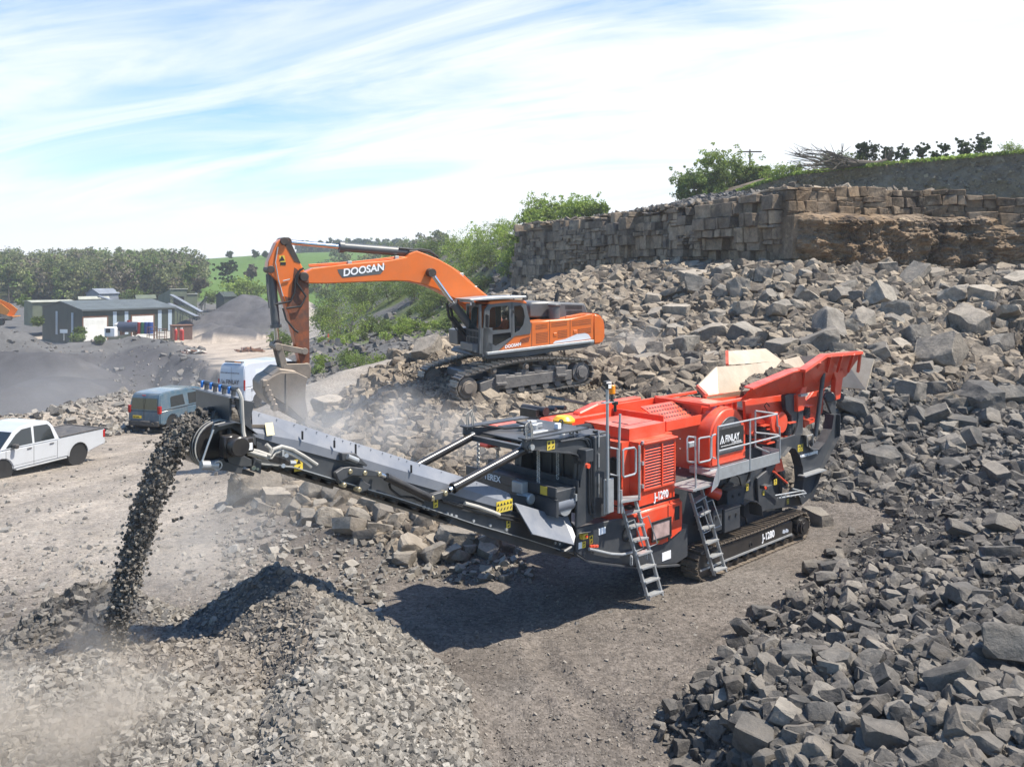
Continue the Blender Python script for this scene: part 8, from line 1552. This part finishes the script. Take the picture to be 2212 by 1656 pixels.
# tall silver van behind
wv_o = (X(529, 52), 52); wv = vehicle(wv_o, 65.5, g1(*wv_o)+.05, 'van', 'tall silver-white van with FINLAY lettering behind the excavator bucket', 'van'); Ww = 2.04
low = [(0, .45), (-.03, .7), (0, 1.25), (5.2, 1.2), (5.8, 1.0), (5.95, .5), (5.85, .35), (5.5, .35)]+[(5.0+.42*math.cos(math.pi*k/8), .38+.42*math.sin(math.pi*k/8)) for k in range(9)]+[(4.4, .33), (1.8, .33)]+[(1.15+.42*math.cos(math.pi*k/8), .38+.42*math.sin(math.pi*k/8)) for k in range(9)]+[(.4, .36)]
car_shell(wv, low, [(0, 1.24), (.05, 2.3), (.15, 2.58), (.5, 2.66), (4.0, 2.64), (4.5, 2.45), (5.25, 1.24)], Ww, .09, VANP)
side_glass(wv, [(4.0, 1.35), (4.05, 2.05), (4.5, 2.05), (4.95, 1.4)], 1.24, .09, Ww, 'front_window'); side_glass(wv, [(1.0, 1.35), (1.0, 2.25), (2.3, 2.25), (2.3, 1.35)], 1.24, .09, Ww, 'side_panel', mat('van_panel', (.56, .60, .66), .3, var=.02)); side_glass(wv, [(2.5, 1.35), (2.5, 2.25), (3.8, 2.25), (3.8, 1.35)], 1.24, .09, Ww, 'side_panel', VANP)
wheels(wv, (1.15, 5.0), .36, .36, Ww, ALLOY); MB().box(-.1, .05, .1, Ww-.1, .38, .62).build('rear_bumper', TRIM, wv, .03); [MB().box(-.03, .06, y, y+.1, 1.1, 1.7).build('tail_lamp', TAILR, wv, .02) for y in (-.006, Ww-.094)]; MB().box(-.03, -.022, Ww/2-.006, Ww/2+.006, .5, 2.45).build('door_seam', INKM, wv)
lb_ = MB().box(.15, .35, .35, 1.7, 2.68, 2.76).build('light_bar', TRIM, wv, .02); MB().box(.13, .15, .45, .9, 2.69, 2.75).build('beacon', AMB, lb_)
DGT = mat('dark_lettering', (.06, .065, .08), .5); rr_ = (R(90), 0, R(-90))
text_obj('FINLAY', .38, (-.035, 1.42, 1.42), rr_, DGT, wv, 'door_lettering', bold=.006, sx=.8); text_obj('STRONG HERITAGE. STRONG FUTURE', .10, (-.02, 1.88, 2.05), rr_, DGT, wv, 'door_lettering', bold=.001, sx=.85)
def peak(x, y, s, par, m, side=False):
    """mountain-like chevron mark"""
    for k, (dx, h, mm) in enumerate(((0, 1, m), (.45, .7, m), (.28, .45, TAILR if side else m))):
        q = MB(); P4 = [(dx*s, 0), (dx*s+.45*s, h*s), (dx*s+.9*s, 0), (dx*s+.76*s, 0), (dx*s+.45*s, h*s-.22*s), (dx*s+.14*s, 0)]
        vs = [((x+a, -.0+(y+b-1.24)*.09-.02, y+b) if side else (-.034-.002*k, x-a, y+b)) for a, b in P4]; q.add(vs, [(0, 1, 4, 5), (1, 2, 3, 4)]); q.build('emblem', mm, par)
peak(1.86, 1.42, .3, wv, DGT); peak(1.25, 1.5, .55, wv, DGT, True); text_obj('STRONG HERITAGE.', .26, (.55, -.012, .98), (R(90), 0, 0), DGT, wv, 'side_lettering', bold=.003, sx=.8)
g = MB(); g.box(.6, .612, -.003, 0, .5, 1.2).box(2.4, 2.412, -.003, 0, .5, 1.2).box(3.85, 3.862, -.003, 0, .5, 1.2); g.build('door_seam', INKM, wv)
# ---------------------------------------------------------------- air: even haze and the dust of the working machine
def box_mesh(nm, x0, x1, y0, y1, z0, z1, m): return MB().box(x0, x1, y0, y1, z0, z1).build(nm, m)
hm = bpy.data.materials.new('haze'); hm.use_nodes = True; hn = hm.node_tree; hn.nodes.remove(hn.nodes['Principled BSDF']); pv = hn.nodes.new('ShaderNodeVolumePrincipled'); pv.inputs['Color'].default_value = (.90, .94, 1, 1); pv.inputs['Density'].default_value = .00045; pv.inputs['Anisotropy'].default_value = .3
hn.links.new(pv.outputs[0], hn.nodes['Material Output'].inputs['Volume'])
tag(box_mesh('haze', -900, 900, -30, 760, -22, 45, hm), 'thin summer haze filling the valley air', 'haze', kind='stuff')
def dust(nm, c, r, dens, colr, label, seed=0, nscale=1.6, rot=(0, 0, 0), thr=.42):
    bm = bmesh.new(); bmesh.ops.create_icosphere(bm, subdivisions=3, radius=1); me = bpy.data.meshes.new(nm); bm.to_mesh(me); bm.free(); o = bpy.data.objects.new(nm, me); col.objects.link(o); o.location = c; o.scale = r; o.rotation_euler = rot
    m = bpy.data.materials.new(nm); m.use_nodes = True; t = m.node_tree; n = t.nodes; l = t.links; n.remove(n['Principled BSDF']); v = n.new('ShaderNodeVolumePrincipled'); v.inputs['Color'].default_value = (*colr, 1); v.inputs['Anisotropy'].default_value = .2
    tc_ = n.new('ShaderNodeTexCoord'); le = n.new('ShaderNodeVectorMath'); le.operation = 'LENGTH'; l.new(tc_.outputs['Object'], le.inputs[0]); fo = n.new('ShaderNodeMapRange'); fo.interpolation_type = 'SMOOTHSTEP'; fo.inputs[1].default_value = 1.0; fo.inputs[2].default_value = .1; fo.inputs[3].default_value = 0; fo.inputs[4].default_value = 1; l.new(le.outputs['Value'], fo.inputs[0])
    ge = n.new('ShaderNodeNewGeometry'); no = n.new('ShaderNodeTexNoise'); no.inputs['Scale'].default_value = nscale/max(r)*1.4; no.inputs['Detail'].default_value = 4; mp_ = n.new('ShaderNodeVectorMath'); mp_.operation = 'ADD'; mp_.inputs[1].default_value = (seed*7.3, seed*3.1, 0); l.new(ge.outputs['Position'], mp_.inputs[0]); l.new(mp_.outputs[0], no.inputs[0])
    nr = n.new('ShaderNodeMapRange'); nr.inputs[1].default_value = thr; nr.inputs[2].default_value = .66; nr.inputs[3].default_value = .06; nr.inputs[4].default_value = 1; l.new(no.outputs[0], nr.inputs[0])
    m1 = n.new('ShaderNodeMath'); m1.operation = 'MULTIPLY'; l.new(fo.outputs[0], m1.inputs[0]); l.new(nr.outputs[0], m1.inputs[1]); m2 = n.new('ShaderNodeMath'); m2.operation = 'MULTIPLY'; m2.inputs[1].default_value = dens; l.new(m1.outputs[0], m2.inputs[0]); l.new(m2.outputs[0], v.inputs['Density']); l.new(v.outputs[0], n['Material Output'].inputs['Volume'])
    me.materials.append(m); tag(o, label, 'dust', kind='stuff'); return o
dust('dust_cloud', P(60, 1560, 9.0), (1.9, 1.7, .95), 1.9, (.88, .78, .66), 'brown-cream dust billowing where the stones land on the heap', 1)
dust('dust_cloud', P(225, 1360, 11.4), (.8, .7, .75), 1.6, (.62, .54, .46), 'dark dust around the foot of the falling stones', 7)
dust('dust_cloud', P(330, 1150, 16.5), (4.6, 5.0, 1.8), .16, (.92, .88, .82), 'faint veil of dust drifting over the yard behind the falling stones', 2)
dust('dust_cloud', P(730, 900, 22), (3.3, 3.4, 1.3), .38, (.93, .92, .90), 'pale dust rising from the conveyor below the excavator bucket', 3, 2.2)
dust('dust_cloud', P(950, 940, 21), (3.8, 2.2, 1.1), .28, (.93, .92, .90), 'thin dust hanging over the middle of the conveyor', 4, 2.0)
dust('dust_cloud', P(200, 850, 55), (16, 14, 5), .045, (.93, .91, .88), 'dust haze drifting across the pit and the parked vans', 5)
dust('dust_cloud', P(1360, 745, 37.5), (2.6, 2.2, 1.2), .35, (.90, .86, .80), 'puff of dust behind the excavator counterweight', 6)
sd_ = Vector(to_world([((h0[0]+land[0])/2, .81, (h0[2]+land[2])/2)])[0]); so_ = dust('dust_cloud', sd_, (.55, .55, 1.5), .9, (.55, .49, .43), 'dark dust shrouding the falling stream of stones', 8, 1.2); so_.rotation_euler = (0, R(14), 0)
scene.cycles.volume_step_rate = 3; scene.cycles.volume_max_steps = 48

# pieces that are countable get an object each
def islands(o):
    me = o.data; n = len(me.vertices); par = list(range(n))
    def find(a):
        while par[a] != a: par[a] = par[par[a]]; a = par[a]
        return a
    for e in me.edges:
        a, b = find(e.vertices[0]), find(e.vertices[1])
        if a != b: par[a] = b
    g = {}
    for f in me.polygons: g.setdefault(find(f.vertices[0]), []).append(f)
    return list(g.values())
def split(o, per=1):
    isl = islands(o); me = o.data
    if len(isl) <= per: return
    for k in range(0, len(isl), per):
        fs = [f for g in isl[k:k+per] for f in g]; ids = sorted({i for f in fs for i in f.vertices}); mp_ = {v: i for i, v in enumerate(ids)}
        m2 = bpy.data.meshes.new(me.name); m2.from_pydata([me.vertices[i].co[:] for i in ids], [], [[mp_[i] for i in f.vertices] for f in fs]); m2.polygons.foreach_set('use_smooth', [f.use_smooth for f in fs]); [m2.materials.append(q) for q in me.materials]; m2.update()
        if k == 0: first = m2; continue
        c = bpy.data.objects.new(o.name.split('.')[0], m2); col.objects.link(c); c.parent = o.parent; c.matrix_local = o.matrix_local.copy()
        if 'label' in o: c['label'] = o['label']
    o.data = first
for o in list(scene.objects):
    if o.type == 'MESH' and o.parent and o.name.split('.')[0] in ('tread', 'hinge', 'lug', 'spring_seat', 'bolt', 'roller', 'valve_lever', 'return_roller', 'shelf', 'feeder_side', 'step', 'sensor', 'decal', 'crossarm'): split(o)
